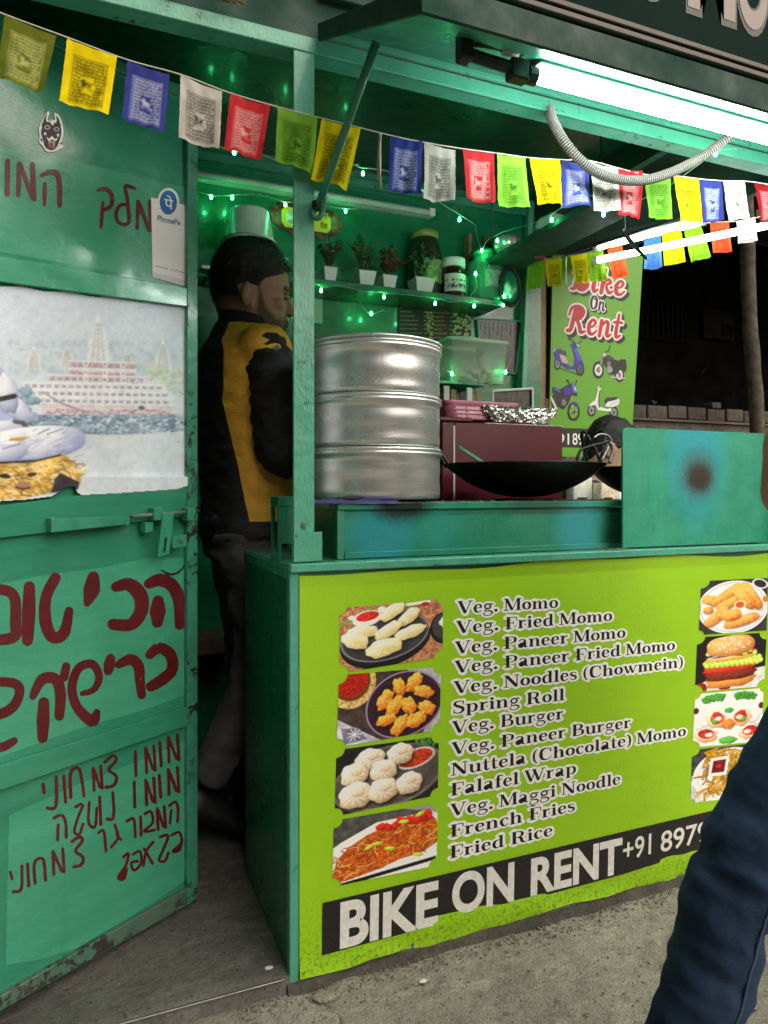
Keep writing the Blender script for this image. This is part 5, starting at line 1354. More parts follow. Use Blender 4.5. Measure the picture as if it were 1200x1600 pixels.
# 5 spring rolls
p = Pic(150, 132, (60, 56, 60), 15)
p.fill((56, 52, 56), 0.3, 8)
p.ellipse(0.56, 0.52, 0.6, 0.5, (226, 226, 232), 0, 0.05, 6); p.ring(0.56, 0.52, 0.55, 0.46, 0.012, (180, 180, 190)); p.ellipse(1.0, 0.1, 0.12, 0.07, (40, 38, 42), 20); p.ring(1.0, 0.1, 0.13, 0.08, 0.02, (210, 210, 215), 20)
p.ellipse(1.1, 0.4, 0.05, 0.06, (200, 120, 50))
for cx, cy_, rx, ry, rot in ((0.16, 0.36, 0.13, 0.08, 10), (0.13, 0.55, 0.08, 0.06, 0), (0.42, 0.28, 0.3, 0.08, -38), (0.86, 0.32, 0.3, 0.09, 58), (0.5, 0.42, 0.26, 0.08, -30), (0.72, 0.34, 0.28, 0.1, 50), (0.28, 0.68, 0.24, 0.09, -42), (0.7, 0.78, 0.3, 0.09, -16), (0.52, 0.66, 0.16, 0.1, -8)):
    p.ellipse(cx + 0.02, cy_ + 0.03, rx, ry, (80, 40, 14), rot, op=0.5, soft=5)
    p.blob(cx, cy_, rx, ry, (250, 186, 100), (166, 84, 26), rot, 0.3, 30, 4.0, wob=0.02)
p.ellipse(0.66, 0.48, 0.1, 0.085, (244, 214, 150)); p.ellipse(0.66, 0.48, 0.075, 0.06, (206, 90, 40), 0, 0.6, 60)
food('rolls', [(1096, 908), (1200, 903), (1198, 985), (1092, 992)], p, 'photo of golden spring rolls on a white plate', (1, 0, 0, 0.6), 0.14)
# 6 burger
p = Pic(150, 124, (26, 22, 22), 16)
p.fill((30, 25, 24), 0.4, 6)
p.poly([(0, 0.92), (0.3, 0.74), (1.25, 0.62), (1.25, 1), (0, 1)], (214, 208, 208), 0.1, 10); p.ellipse(0.1, 0.95, 0.1, 0.1, (150, 34, 24), 0, 0.3, 20); p.ellipse(0.5, 0.97, 0.1, 0.04, (160, 40, 36), 0, 0.5, 30)
p.blob(0.6, 0.84, 0.42, 0.12, (236, 166, 84), (150, 84, 34), -4, 0.08, 12, 3)
p.blob(0.6, 0.72, 0.44, 0.11, (150, 60, 40), (60, 16, 12), -4, 0.5, 40, 3.2, wob=0.04)
p.blob(0.42, 0.62, 0.3, 0.06, (232, 70, 44), (150, 24, 16), -3, 0.2, 20, 3); p.blob(0.82, 0.58, 0.22, 0.06, (232, 70, 44), (150, 24, 16), -6, 0.2, 20, 3)
for k in range(34):
    x = 0.16 + k * 0.029; p.blob(x, 0.5 + 0.05 * math.sin(k * 2.1) - 0.02 * (x - 0.5), 0.05, 0.05, (216, 232, 110), (96, 142, 34), k * 40, 0.25, 30)
p.blob(0.58, 0.42, 0.42, 0.05, (226, 196, 96), (170, 130, 50), -4, 0.2, 14, 4); p.ellipse(0.4, 0.4, 0.2, 0.028, (240, 236, 240), -4); p.ellipse(0.4, 0.4, 0.16, 0.014, (130, 30, 80), -4); p.blob(0.84, 0.34, 0.22, 0.05, (200, 44, 50), (90, 10, 24), -5, 0.2, 14, 3)
for k in range(10): p.blob(0.2 + 0.09 * k, 0.33 + 0.03 * math.sin(k * 3), 0.05, 0.04, (222, 232, 130), (110, 150, 40), k * 50)
p.blob(0.58, 0.2, 0.42, 0.19, (236, 184, 116), (146, 88, 40), -4, 0.1, 14, 2.6, wob=0.01)
for k in range(90):
    a, r_ = p.r.uniform(0, 6.28), p.r.random() ** 0.6; p.ellipse(0.57 + 0.38 * r_ * math.cos(a), 0.17 + 0.14 * r_ * math.sin(a), 0.014, 0.008, (250, 232, 190), p.r.uniform(0, 180))
food('burger', [(1090, 996), (1198, 988), (1194, 1072), (1086, 1081)], p, 'photo of a sesame bun burger on a dark ground', (1, 1, 1, 1), 0.13)
# 7 wraps
p = Pic(150, 124, (232, 230, 230), 17)
p.fill((234, 232, 232), 0.06, 6)
for s_ in (0, 1):
    fx = (lambda x: x) if s_ == 0 else (lambda x: 1.21 - x)
    rt = 1 if s_ == 0 else -1
    for k in range(16): p.blob(fx(0.16 + 0.022 * k), 0.12 + 0.04 * math.sin(k * 1.9) - 0.002 * k, 0.05, 0.04, (90, 170, 70), (24, 84, 30), k * 33)
    p.blob(fx(0.2), 0.45, 0.26, 0.17, (250, 250, 250), (186, 184, 188), 48 * rt, 0.04, 8); p.blob(fx(0.38), 0.52, 0.18, 0.15, (246, 226, 196), (176, 120, 70), 30 * rt, 0.15, 20)
    p.ellipse(fx(0.4), 0.5, 0.12, 0.11, (200, 90, 40), 0, 0.5, 30); p.blob(fx(0.38), 0.42, 0.07, 0.05, (220, 60, 40), (140, 20, 16)); p.blob(fx(0.36), 0.55, 0.06, 0.05, (120, 180, 80), (50, 100, 30)); p.blob(fx(0.42), 0.5, 0.06, 0.04, (250, 240, 225), (200, 180, 160))
    p.blob(fx(0.22), 0.8, 0.2, 0.13, (248, 224, 196), (180, 120, 70), 10 * rt, 0.12, 16); p.ellipse(fx(0.22), 0.77, 0.14, 0.09, (196, 50, 34), 10 * rt, 0.5, 30); p.blob(fx(0.27), 0.79, 0.07, 0.04, (250, 240, 225), (200, 180, 160))
    p.line([(fx(0.05), 0.68), (fx(0.25), 0.6)], 0.01, (150, 150, 155)); p.ellipse(fx(0.03), 0.32, 0.05, 0.06, (90, 40, 30))
p.blob(0.6, 0.62, 0.12, 0.1, (230, 150, 80), (160, 80, 30), 0, 0.4, 30); p.blob(0.6, 0.36, 0.08, 0.05, (90, 180, 70), (30, 110, 30)); p.blob(0.6, 0.92, 0.16, 0.07, (110, 190, 80), (40, 120, 30))
food('wraps', [(1086, 1085), (1193, 1075), (1190, 1158), (1082, 1168)], p, 'photo of stuffed wraps arranged on a white plate', (0.8, 0.6, 1, 1), 0.12)
# 8 fries
p = Pic(150, 132, (60, 60, 60), 18)
p.fill((70, 70, 70), 0.4, 10); p.poly([(0, 0.5), (0.2, 0.4), (0.3, 1.0), (0, 1.0)], (206, 206, 206), 0.2, 10)
p.ellipse(0.62, 0.55, 0.6, 0.52, (236, 236, 236), 0, 0.04, 6); p.ring(0.62, 0.55, 0.52, 0.45, 0.01, (196, 196, 198))
for k in range(300):
    x, y = p.r.uniform(0.2, 0.95), p.r.uniform(0.06, 0.86); a = p.r.uniform(-0.4, 1.9) if y < 0.5 else p.r.uniform(0, 3.1)
    L = p.r.uniform(0.1, 0.2); sh = p.r.uniform(0.65, 1.05)
    p.line([(x, y), (x + L * math.cos(a), y + L * math.sin(a))], 0.034, (140 * sh, 84 * sh, 20 * sh)); p.line([(x, y), (x + L * math.cos(a), y + L * math.sin(a))], 0.024, (236 * sh, 176 * sh, 54 * sh))
p.poly([(0.3, 0.2), (0.6, 0.18), (0.56, 0.54), (0.26, 0.54)], (244, 240, 236)); p.poly([(0.34, 0.25), (0.55, 0.24), (0.52, 0.48), (0.31, 0.48)], (112, 18, 22), 0.3, 20); p.ellipse(0.43, 0.36, 0.05, 0.03, (180, 50, 50))
food('fries', [(1082, 1172), (1190, 1160), (1187, 1242), (1079, 1255)], p, 'photo of french fries with a square bowl of ketchup', (1, 1, 1, 0.6), 0.12)
# ================================================================== POSTER AND STICKERS ON THE DOOR
# crop units: 3.4788 per photo pixel, left edge of the photo = 0
U = 3.4788
def PX(x, y): return (x / U, 440 + y / U)
PW, PH = 290, 270
PX0, PX1, PY0, PY1 = -330.0, 1020.0, 0.0, 1200.0
p = Pic(PW, PH, (200, 214, 226), 31)
def q(x, y): return ((x - PX0) / (PY1 - PY0), (y - PY0) / (PY1 - PY0))
def ql(pts): return [q(*a) for a in pts]
k_ = 1.0 / (PY1 - PY0)
# sky and hills in haze
g = np.clip(p.Y / 0.5, 0, 1)[..., None]
p.c = np.array([196, 206, 220.]) * (1 - g) + np.array([214, 220, 226.]) * g
p.c = p.c * (0.93 + 0.14 * p.noise(4)[..., None])
hill = p.noise(5, 5, 4)
p.put(np.clip((p.Y - 0.17 - 0.05 * np.sin(p.X * 3)) * 6, 0, 1) * np.clip((0.5 - p.Y) * 8, 0, 1) * np.clip(hill * 1.5 - 0.25, 0, 1) * 0.75, (150, 180, 196))
for k in range(260):
    x, y = p.r.uniform(0, p.asp), p.r.uniform(0.27, 0.42)
    p.ellipse(x, y, p.r.uniform(0.006, 0.016), p.r.uniform(0.005, 0.012), [(120, 150, 150), (150, 176, 160), (176, 196, 186), (104, 140, 160)][int(p.r.integers(0, 4))], p.r.uniform(0, 180), op=0.3, soft=5)
# towers
def spire(cx, top, bot, w, col, op):
    p.poly(ql([(cx - w, bot), (cx - w * 0.8, bot - (bot - top) * 0.45), (cx - w * 0.3, top + (bot - top) * 0.18), (cx, top), (cx + w * 0.3, top + (bot - top) * 0.18), (cx + w * 0.8, bot - (bot - top) * 0.45), (cx + w, bot)]), col, 0.12, 50, op)
    n = 9
    for i in range(n):
        y = top + (bot - top) * (0.2 + 0.8 * i / n); ww = w * (0.3 + 0.65 * i / n)
        p.line(ql([(cx - ww, y), (cx + ww, y)]), 5 * k_, (190, 176, 168), 0.7)
        for j in range(3): p.ellipse(*q(cx + ww * (j - 1) * 0.55, y + 10), 7 * k_, 7 * k_, (176, 160, 156), op=0.6)
spire(495, 175, 440, 62, (238, 232, 226), 0.85)
spire(832, 310, 480, 45, (240, 238, 234), 0.9)
for cx, t_, b_, w_ in ((160, 345, 480, 40), (335, 350, 460, 40), (645, 385, 460, 40), (-60, 330, 480, 50)): spire(cx, t_, b_, w_, (236, 222, 214), 0.9)
for k in range(60): p.blob(*q(p.r.uniform(760, 1010), p.r.uniform(470, 600)), 0.02, 0.015, (214, 222, 170), (150, 170, 120), p.r.uniform(0, 180))
# the long pink palace
tiers = [(340, 690, 430, 470, (206, 150, 158)), (340, 690, 478, 508, (214, 160, 164)), (230, 760, 505, 545, (226, 190, 190)), (100, 850, 545, 580, (236, 226, 222)), (130, 880, 585, 620, (238, 230, 226)), (170, 890, 625, 660, (236, 226, 222)), (200, 890, 662, 722, (230, 200, 200))]
for x0_, x1_, y0_, y1_, c_ in tiers:
    p.poly(ql([(x0_, y0_), (x1_, y0_ + 14), (x1_, y1_ + 10), (x0_, y1_)]), c_, 0.1, 50)
    if y1_ < 662:
        n = int((x1_ - x0_) / 38)
        for i in range(n):
            x = x0_ + 14 + i * 38; y = y0_ + 8 + 14 * (x - x0_) / (x1_ - x0_)
            p.poly(ql([(x, y + 4), (x + 25, y + 5), (x + 25, y + 24), (x, y + 23)]), (140, 124, 136) if y0_ > 500 else (170, 104, 116), 0.2, 60, 0.8)
        p.line(ql([(x0_, y1_), (x1_, y1_ + 10)]), 7 * k_, (246, 242, 238)); p.line(ql([(x0_, y0_), (x1_, y0_ + 14)]), 6 * k_, (240, 232, 228))
for x in (430, 530, 625):
    for y in (445, 490, 530): p.ring(*q(x, y + (x - 430) * .03), 13 * k_, 15 * k_, 6 * k_, (244, 236, 232))
for x in (700, 745, 790, 820): p.ring(*q(x, 550), 13 * k_, 14 * k_, 6 * k_, (244, 236, 232))
p.line(ql([(205, 600), (300, 660), (420, 705)]), 8 * k_, (120, 110, 110)); p.ellipse(*q(720, 688), 17 * k_, 14 * k_, (80, 76, 80))
for k in range(90): p.ellipse(*q(p.r.uniform(210, 880), p.r.uniform(695, 722)), 0.008, 0.005, [(206, 110, 110), (190, 80, 80), (220, 190, 190), (160, 140, 140)][int(p.r.integers(0, 4))], op=0.8)
# river stones, then water
p.poly(ql([(-330, 730), (160, 725), (1020, 720), (1020, 800), (900, 815), (600, 835), (400, 830), (-330, 830)]), (120, 146, 168), 0.5, 40)
for k in range(900):
    x, y = p.r.uniform(-330, 1020), p.r.uniform(726, 826)
    p.ellipse(*q(x, y), p.r.uniform(6, 15) * k_, p.r.uniform(3, 7) * k_, [(70, 96, 120), (150, 172, 190), (196, 208, 216), (90, 124, 150), (220, 226, 230), (44, 66, 88)][int(p.r.integers(0, 6))], p.r.uniform(-25, 25), op=0.8)
p.poly(ql([(-330, 826), (400, 832), (600, 838), (900, 818), (1020, 806), (1020, 1200), (-330, 1200)]), (208, 212, 214), 0.07, 9)
# trees behind the figure
for k in range(130): p.blob(*q(p.r.uniform(-300, 185), p.r.uniform(590, 770)), 0.02, 0.016, (120, 160, 176), (34, 70, 96), p.r.uniform(0, 180))
p.put(np.clip(0.33 - 0.12 * p.Y + 0.25 * (p.noise(7) - 0.5), 0, 1), (226, 231, 238))
gr_ = p.c.mean(axis=2, keepdims=True)
p.c = p.c * 0.72 + gr_ * 0.28 + (p.r.random((p.h, p.w, 1)) - 0.5) * 9
p.c = p.c + np.array([-6.0, 0.0, 8.0]) - 9 * (np.clip(p.noise(70, 70, 2), 0, 1)[..., None] - 0.5) * 2
# seated ash-blue stone figure: arm, crossed leg, golden pelt below
B1, B2 = (236, 238, 250), (96, 108, 160)
p.poly(ql([(-330, 470), (-40, 420), (10, 500), (45, 610), (60, 700), (40, 800), (-330, 860)]), (176, 182, 222), 0.12, 10)
p.blob(*q(70, 690), 110 * k_, 52 * k_, B1, B2, 38, 0.1, 10)
p.blob(*q(20, 610), 60 * k_, 110 * k_, B1, B2, -12, 0.1, 10)
p.line(ql([(-60, 648), (0, 636), (60, 622)]), 28 * k_, (44, 44, 48))
p.blob(*q(-60, 800), 190 * k_, 40 * k_, B1, B2, -6, 0.1, 10)
p.line(ql([(62, 760), (105, 768), (124, 800)]), 24 * k_, (84, 74, 78))
p.blob(*q(150, 880), 280 * k_, 92 * k_, (244, 246, 255), (118, 130, 182), -6, 0.3, 16, 2.4, wob=0.0)
for k in range(46):
    x, y = p.r.uniform(-250, 400), p.r.uniform(800, 960); p.line(ql([(x, y), (x + p.r.uniform(20, 70), y - p.r.uniform(4, 22))]), 4 * k_, [(84, 98, 160), (250, 250, 255), (150, 160, 205)][k % 3], 0.45, 2)
p.blob(*q(-120, 940), 260 * k_, 60 * k_, B1, B2, -4, 0.1, 10)
p.poly(ql([(40, 850), (140, 842), (100, 868), (30, 866)]), (200, 160, 60))
for a_, b_ in (((180, 830), (240, 800)), ((230, 830), (310, 800)), ((0, 910), (90, 880))): p.line(ql([a_, b_]), 5 * k_, (70, 84, 150), 0.8)
p.line(ql([(-330, 990), (0, 985), (180, 975), (300, 945)]), 14 * k_, (40, 34, 40))
pel = [(-330, 1000), (0, 992), (150, 985), (330, 940), (360, 985), (400, 1040), (408, 1085), (330, 1080), (250, 1150), (100, 1180), (-330, 1200)]
p.poly(ql(pel), (206, 168, 84), 0.5, 26)
for k in range(700):
    x, y = p.r.uniform(-330, 400), p.r.uniform(945, 1190)
    if y < 1000 - 0.16 * max(x - 120, 0) or y > 1190 - 0.33 * max(x, 0): continue
    a_ = p.r.uniform(-0.5, 1.1); L = p.r.uniform(20, 55)
    p.line(ql([(x, y), (x + L * math.cos(a_), y + L * math.sin(a_))]), 7 * k_, [(236, 206, 126), (176, 120, 40), (246, 230, 180), (130, 84, 30), (222, 180, 60), (250, 240, 214)][int(p.r.integers(0, 6))], 0.7)
p.poly(ql([(300, 1040), (400, 1090), (390, 1130), (250, 1150), (270, 1070)]), (52, 46, 54), 0.4, 20)
p.ellipse(*q(10, 1058), 32 * k_, 13 * k_, (52, 34, 22), 6); p.ellipse(*q(150, 1048), 26 * k_, 11 * k_, (70, 44, 24), -10); p.ellipse(*q(100, 1110), 46 * k_, 20 * k_, (172, 120, 96), -12); p.line(ql([(70, 1118), (100, 1128), (140, 1120)]), 9 * k_, (60, 36, 26))
p.line(ql([(100, 1130), (96, 1160), (150, 1166)]), 6 * k_, (90, 50, 30))
# rubbed, faded strip at the right
fade = np.clip((p.X - q(880, 0)[0]) / (60 * k_), 0, 1) * np.clip(p.noise(60, 60, 3) * 2.4 - 0.5, 0, 1)
p.put(fade * 0.85, (222, 230, 236))
p.put(np.clip(p.noise(9, 26, 4) * 3 - 1.75, 0, 1) * 0.35, (240, 242, 244))
for k in range(60):
    x, y = p.r.uniform(-300, 1000), p.r.uniform(20, 1150); p.line(ql([(x, y), (x + p.r.uniform(-12, 30), y + p.r.uniform(-8, 8))]), 2.2 * k_, (80, 90, 96), 0.5)
# torn outline
rn = [mnoise.noise(Vector((i * 0.31, 4.2, 0))) for i in range(400)]
topY = 22 + (p.X / k_ + PX0) * 0.115 + 6 * np.sin(p.X * 31)
botY = np.interp(p.X / k_ + PX0, [-330, 0, 120, 250, 330, 370, 390, 410, 600, 900, 985, 1020], [1230, 1192, 1185, 1168, 1118, 1108, 1150, 1160, 1150, 1128, 1100, 1028])
rgtX = np.interp(p.Y / k_, [0, 130, 170, 240, 252, 300, 420, 700, 860, 1000, 1020, 1028, 1090, 1200], [1000, 1010, 988, 1012, 990, 996, 986, 990, 978, 990, 1004, 1012, 1004, 980]) + 5 * np.sin(p.Y * 90)
keep = (p.Y / k_ > topY) & (p.Y / k_ < botY) & (p.X / k_ + PX0 < rgtX)
def dplace(u, v):
    x, y = PX(PX0 + u * (PX1 - PX0), PY0 + v * (PY1 - PY0))
    return onD(x, y, 0.0014 if y < 745 else 0.0128)
post = p.mesh('poster', dplace, None, M['paper'], keep)
tag(post, 'weathered riverside temple poster pasted on the green door', 'poster')
# payment sticker (its code square is left blank)
SOFF = 0.0018
pm = thing('payment_sticker', 'white payment sticker with round blue logo on the door edge', 'sticker', onD(265, 380, SOFF))
def dsheet(name, polys, off, par, mat=None):
    """polys: (points, colour) later ones on top, one flat mesh"""
    V, Fc, top = union2([a for a, c in polys])
    vs_, fs_, cs_ = [], [], []
    for f, t in zip(Fc, top):
        n = len(vs_)
        for i in f:
            vs_.append(onD(V[i][0], V[i][1], off)); cs_.append(polys[t][1])
        fs_.append(tuple(range(n, n + len(f)))[::-1])
    return mk(name, vs_, fs_, mat or M['print'], par, False, cs_)
circ = lambda cx, cy_, rx, ry, n=28: [(cx + rx * math.cos(2 * PI * i / n), cy_ + ry * math.sin(2 * PI * i / n)) for i in range(n)]
dsheet('sticker_sheet', [([(236, 308.5), (291, 320.5), (292.2, 448), (238.5, 433)], lin(236, 234, 238)), (circ(263, 316, 17.2, 22.5), lin(236, 234, 238)),
       ([(238.2, 425.0), (292.1, 438.5), (292.2, 448), (238.5, 433)], lin(205, 206, 214)), (circ(263, 316.5, 13.5, 19), lin(40, 110, 176))], SOFF, pm)
font_on('logo_mark', 'पे', onD(256.5, 325, SOFF), onD(270.5, 328, SOFF), onD(256.5, 304, SOFF), DOOR_N, 0.0006, lin(240, 244, 250), pm, 0.01)
font_on('lettering', 'PhonePe', onD(246, 345, SOFF), onD(281.5, 352.5, SOFF), onD(246, 335.5, SOFF), DOOR_N, 0.0006, lin(52, 104, 164), pm, 0.012)
dsheet('small_print', [([(x, y), (x + w, y + w * 0.23), (x + w, y + w * 0.23 + 1.3), (x, y + 1.3)], lin(120, 120, 130)) for x, y, w in ((243, 415, 4), (248, 416.2, 3), (252, 417, 4), (257.5, 418.3, 5), (267, 420.5, 3), (272, 421.5, 5), (279, 423.5, 4), (284, 424.5, 4))] +
       [([(246, 436.8), (286, 446.6), (286, 447.0), (246, 437.2)], lin(190, 120, 120))], SOFF + 0.0006, pm)
# horned mask sticker
mk_c = lambda pts: [(x / 3.0, y / 3.0) for x, y in pts]
WH, BK, RD, GY = lin(228, 228, 228), lin(22, 22, 24), lin(150, 20, 34), lin(170, 168, 172)
outer = sm2(mk_c([(225, 520), (200, 560), (182, 600), (186, 640), (182, 665), (200, 685), (215, 708), (240, 712), (262, 708), (280, 698), (296, 690), (292, 660), (298, 620), (290, 570), (275, 540), (255, 530), (258, 560), (240, 566), (222, 562), (232, 530), (225, 520)]), 4)[:-1]
face = sm2(mk_c([(200, 585), (192, 620), (200, 650), (212, 690), (240, 704), (264, 692), (282, 650), (288, 612), (280, 588), (258, 574), (240, 572), (220, 572), (200, 585)]), 4)[:-1]
hornL = mk_c([(222, 530), (208, 552), (194, 588), (204, 600), (222, 580), (216, 560)]); hornR = mk_c([(262, 538), (276, 556), (286, 590), (278, 604), (262, 584), (266, 562)])
sk_polys = [(outer, WH), (face, BK), (hornL, BK), (hornR, BK)]
for cx, cy_ in ((222, 597), (265, 606)):
    sk_polys += [(circ(cx / 3, cy_ / 3, 4.6, 3.6, 14), GY), (circ(cx / 3, cy_ / 3, 2.6, 2.0, 12), BK)]
sk_polys += [(mk_c([(236, 574), (246, 560), (256, 578), (246, 590)]), WH), (mk_c([(216, 640), (230, 650), (244, 636), (258, 652), (272, 644), (262, 662), (244, 654), (228, 662)]), WH), (mk_c([(226, 660), (258, 664), (254, 694), (232, 692)]), GY), (mk_c([(231, 668), (251, 670), (249, 696), (234, 694)]), RD),
             (circ(195 / 3, 655 / 3, 1.6, 2.4, 10), BK), (circ(287 / 3, 672 / 3, 1.6, 2.4, 10), BK), (mk_c([(206, 622), (214, 618), (218, 632), (208, 634)]), WH), (mk_c([(266, 628), (278, 626), (276, 640), (268, 640)]), WH)]
tag(dsheet('mask_sticker', sk_polys, SOFF, None), 'small black and white horned mask sticker on the upper door panel', 'sticker')
# ================================================================== STOVE STAND AND WHAT STANDS ON IT
def heatmat(name, spots, c, c2):
    """enamel discoloured by flame: spots (point, radius, colour, strength)"""
    t = NT(name)
    v = t.coord(kind='Object')
    n = t.noise(v, 14, 5, 0.6); fine = t.noise(v, 150, 4, 0.7)
    col = t.mix(t.ramp(n, [(0.35, 0.0), (0.65, 1.0)]), c, c2)
    for (p, r, cc, k, stretch) in spots:
        sb = t.n('ShaderNodeVectorMath', operation='SUBTRACT'); t.l(v, sb.inputs[0]); sb.inputs[1].default_value = p
        ml = t.n('ShaderNodeVectorMath', operation='MULTIPLY'); t.l(sb.outputs[0], ml.inputs[0]); ml.inputs[1].default_value = stretch
        ln = t.n('ShaderNodeVectorMath', operation='LENGTH'); t.l(ml.outputs[0], ln.inputs[0])
        ad = t.n('ShaderNodeMath', operation='MULTIPLY_ADD'); ad.inputs[1].default_value = r * 0.7; t.l(fine, ad.inputs[0]); t.l(ln.outputs['Value'], ad.inputs[2])
        mr = t.n('ShaderNodeMapRange'); mr.inputs['From Min'].default_value = r * 1.75; mr.inputs['From Max'].default_value = r * 1.0
        mr.inputs['To Max'].default_value = k; t.l(ad.outputs[0], mr.inputs['Value'])
        col = t.mix(mr.outputs[0], col, cc)
    sp = t.ramp(t.noise(v, 210, 3, 0.8), [(0.62, 0.0), (0.72, 0.6)])
    col = t.mix(sp, col, (0.015, 0.03, 0.022))
    st_ = t.ramp(t.noise(t.coord((26, 26, 1.6)), 4, 3), [(0.62, 0.0), (0.75, 0.25)])
    col = t.mix(st_, col, (0.02, 0.05, 0.04))
    t.base(col); t.rough(t.ramp(n, [(0.3, 0.3), (0.7, 0.55)]))
    t.bump(fine, 0.2, 0.003)
    return t.m
SY = 0.09
SX0 = onY(527, 785, SY).x
SZ = 0.9225
stv = thing('stove_stand', 'low green metal stove stand on the counter with heat-stained blue panel', 'stove stand', (SX0, SY, 0.804))
def rel(p, o): return tuple(Vector(p) - Vector(o))
Lo = (SX0, SY, 0.804)
CYAN, TEAL, SOOT = (0.012, 0.26, 0.32), (0.02, 0.28, 0.22), (0.008, 0.008, 0.008)
M['heat'] = heatmat('heat_stained_enamel', [(rel(onY(600, 832, SY), Lo), 0.075, CYAN, 0.8, (1, 1, 1.2)), (rel(onY(690, 822, SY), Lo), 0.05, TEAL, 0.7, (1, 1, 1)), (rel(onY(905, 822, SY), Lo), 0.06, CYAN, 0.75, (1, 1, 1)), (rel(onY(962, 835, SY), Lo), 0.035, SOOT, 0.6, (1, 1, 0.5)), (rel(onY(628, 782, SY), Lo), 0.042, SOOT, 0.95, (0.62, 0.0, 1.0)), (rel(onY(840, 782, SY), Lo), 0.05, SOOT, 0.6, (0.5, 0.0, 1.6))], (0.012, 0.19, 0.115), (0.018, 0.235, 0.15))
box('front_panel', SX0 + 0.016, XR - 0.07, SY + 0.005, SY + 0.009, 0.806, 0.9065, M['heat'], stv, 0)
box('top_frame', SX0, XR - 0.07, SY - 0.002, SY + 0.014, 0.907, SZ, M['heat'], stv, 0.0015)
box('bottom_frame', SX0 + 0.016, XR - 0.07, SY - 0.001, SY + 0.0045, 0.8045, 0.818, M['heat'], stv, 0.001)
box('side_panel', SX0 + 0.003, SX0 + 0.006, SY + 0.015, 0.42, 0.806, 0.9065, M['deep'], stv, 0)
box('top_frame', SX0, SX0 + 0.014, SY + 0.0145, 0.42, 0.907, SZ, M['green'], stv, 0.0015)
for x in (SX0, XR - 0.085):
    box('leg', x, x + 0.0155, SY, SY + 0.0145, 0.804, 0.9065, M['green'], stv, 0.001)
    box('leg', x, x + 0.0155, 0.405, 0.4205, 0.804, 0.9065, M['green'], stv, 0.001)
M['grease'] = simple('burnt_grease', (0.02, 0.019, 0.017), 0.5, var=0.8, scale=60, bump=0.8, bscale=120)
box('top_plate', SX0 + 0.0145, XR - 0.07, SY + 0.0145, 0.42, SZ - 0.008, SZ - 0.002, M['grease'], stv, 0)
# charred crumbs on the top plate
m = MB()
for k in range(120):
    c = (RNG.uniform(SX0 + 0.03, 0.9), RNG.uniform(SY + 0.015, 0.24), SZ - 0.001)
    r = RNG.uniform(0.001, 0.0045)
    e = ellipsoid(c, r * 1.4, r, r * 0.7, 6, 4); m.add(e.v, e.f)
cr = m.build('crumbs', simple('food_crumbs', (0.10, 0.085, 0.04), 0.8, var=0.9, scale=300), stv); cr['kind'] = 'stuff'
# steamer
SC = onY(583, 775, 0.275); SR = 0.160
M['alu'] = None
t = NT('brushed_aluminium')
v = t.coord((4, 4, 220)); u = t.coord((1, 1, 1))
t.base(t.ramp(t.noise(v, 3, 4), [(0.3, (0.72, 0.72, 0.73)), (0.7, (0.88, 0.88, 0.88))]))
t.b.inputs['Metallic'].default_value = 0.82
t.rough(t.ramp(t.noise(u, 9, 4, 0.6), [(0.3, 0.25), (0.75, 0.31)]))
t.set(Anisotropic=0.8, Anisotropic_Rotation=0.0)
tg = t.n('ShaderNodeTangent', direction_type='RADIAL', axis='Z'); t.l(tg.outputs[0], t.b.inputs['Tangent'])
t.bump(t.noise(v, 6, 3), 0.05, 0.002)
M['alu'] = t.m
zb_ = SZ + 0.004
stm = thing('momo_steamer', 'three-tier aluminium momo steamer on the stove behind the post', 'steamer', (SC.x, SC.y, zb_))
TH = 0.1195
for k in range(3):
    z = zb_ + k * TH
    prof = [(0.0, 0.001), (SR - 0.004, 0.001), (SR - 0.001, 0.004)] + [(SR + 0.0006 * math.sin(i * 0.9 + k), 0.004 + i * (TH - 0.026) / 12) for i in range(1, 12)] + [(SR + 0.001, TH - 0.02), (SR + 0.0055, TH - 0.0155), (SR + 0.0058, TH - 0.0125), (SR + 0.0015, TH - 0.0095), (SR + 0.0045, TH - 0.007), (SR + 0.0045, TH - 0.0035), (SR + 0.001, TH - 0.0005), (SR - 0.004, TH - 0.0005), (0.0, TH - 0.001)]
    tr = lathe(prof, (SC.x, SC.y, z), 72, caps=False).build('steamer_tier', M['alu'], stm, True)
    for i, a_ in enumerate(tr.data.polygons): a_.use_smooth = True
zt = zb_ + 3 * TH
lathe([(SR + 0.001, 0.0), (SR + 0.006, 0.002), (SR + 0.006, 0.007), (SR - 0.004, 0.010), (0.02, 0.024), (0.0, 0.025)], (SC.x, SC.y, zt - 0.0006), 64, caps=False).build('steamer_lid', M['alu'], stm, True)
# burner rings under the pots
def burner(c, r, label):
    b = thing('burner_ring', label, 'burner', (c[0], c[1], SZ - 0.002))
    lathe([(r - 0.008, 0.0), (r, 0.0), (r, 0.0055), (r - 0.008, 0.0055), (r - 0.008, 0.0)], (c[0], c[1], SZ - 0.0018), 40, caps=False).build('ring', M['grease'], b)
    for k in range(4):
        a_ = k * PI / 2 + 0.4
        tube([(c[0] + math.cos(a_) * r * 0.3, c[1] + math.sin(a_) * r * 0.3, SZ + 0.0012), (c[0] + math.cos(a_) * r, c[1] + math.sin(a_) * r, SZ + 0.0012)], 0.0026, 6).build('grate_bar', M['black'], b)
burner((SC.x, SC.y), 0.10, 'black burner ring under the aluminium steamer')
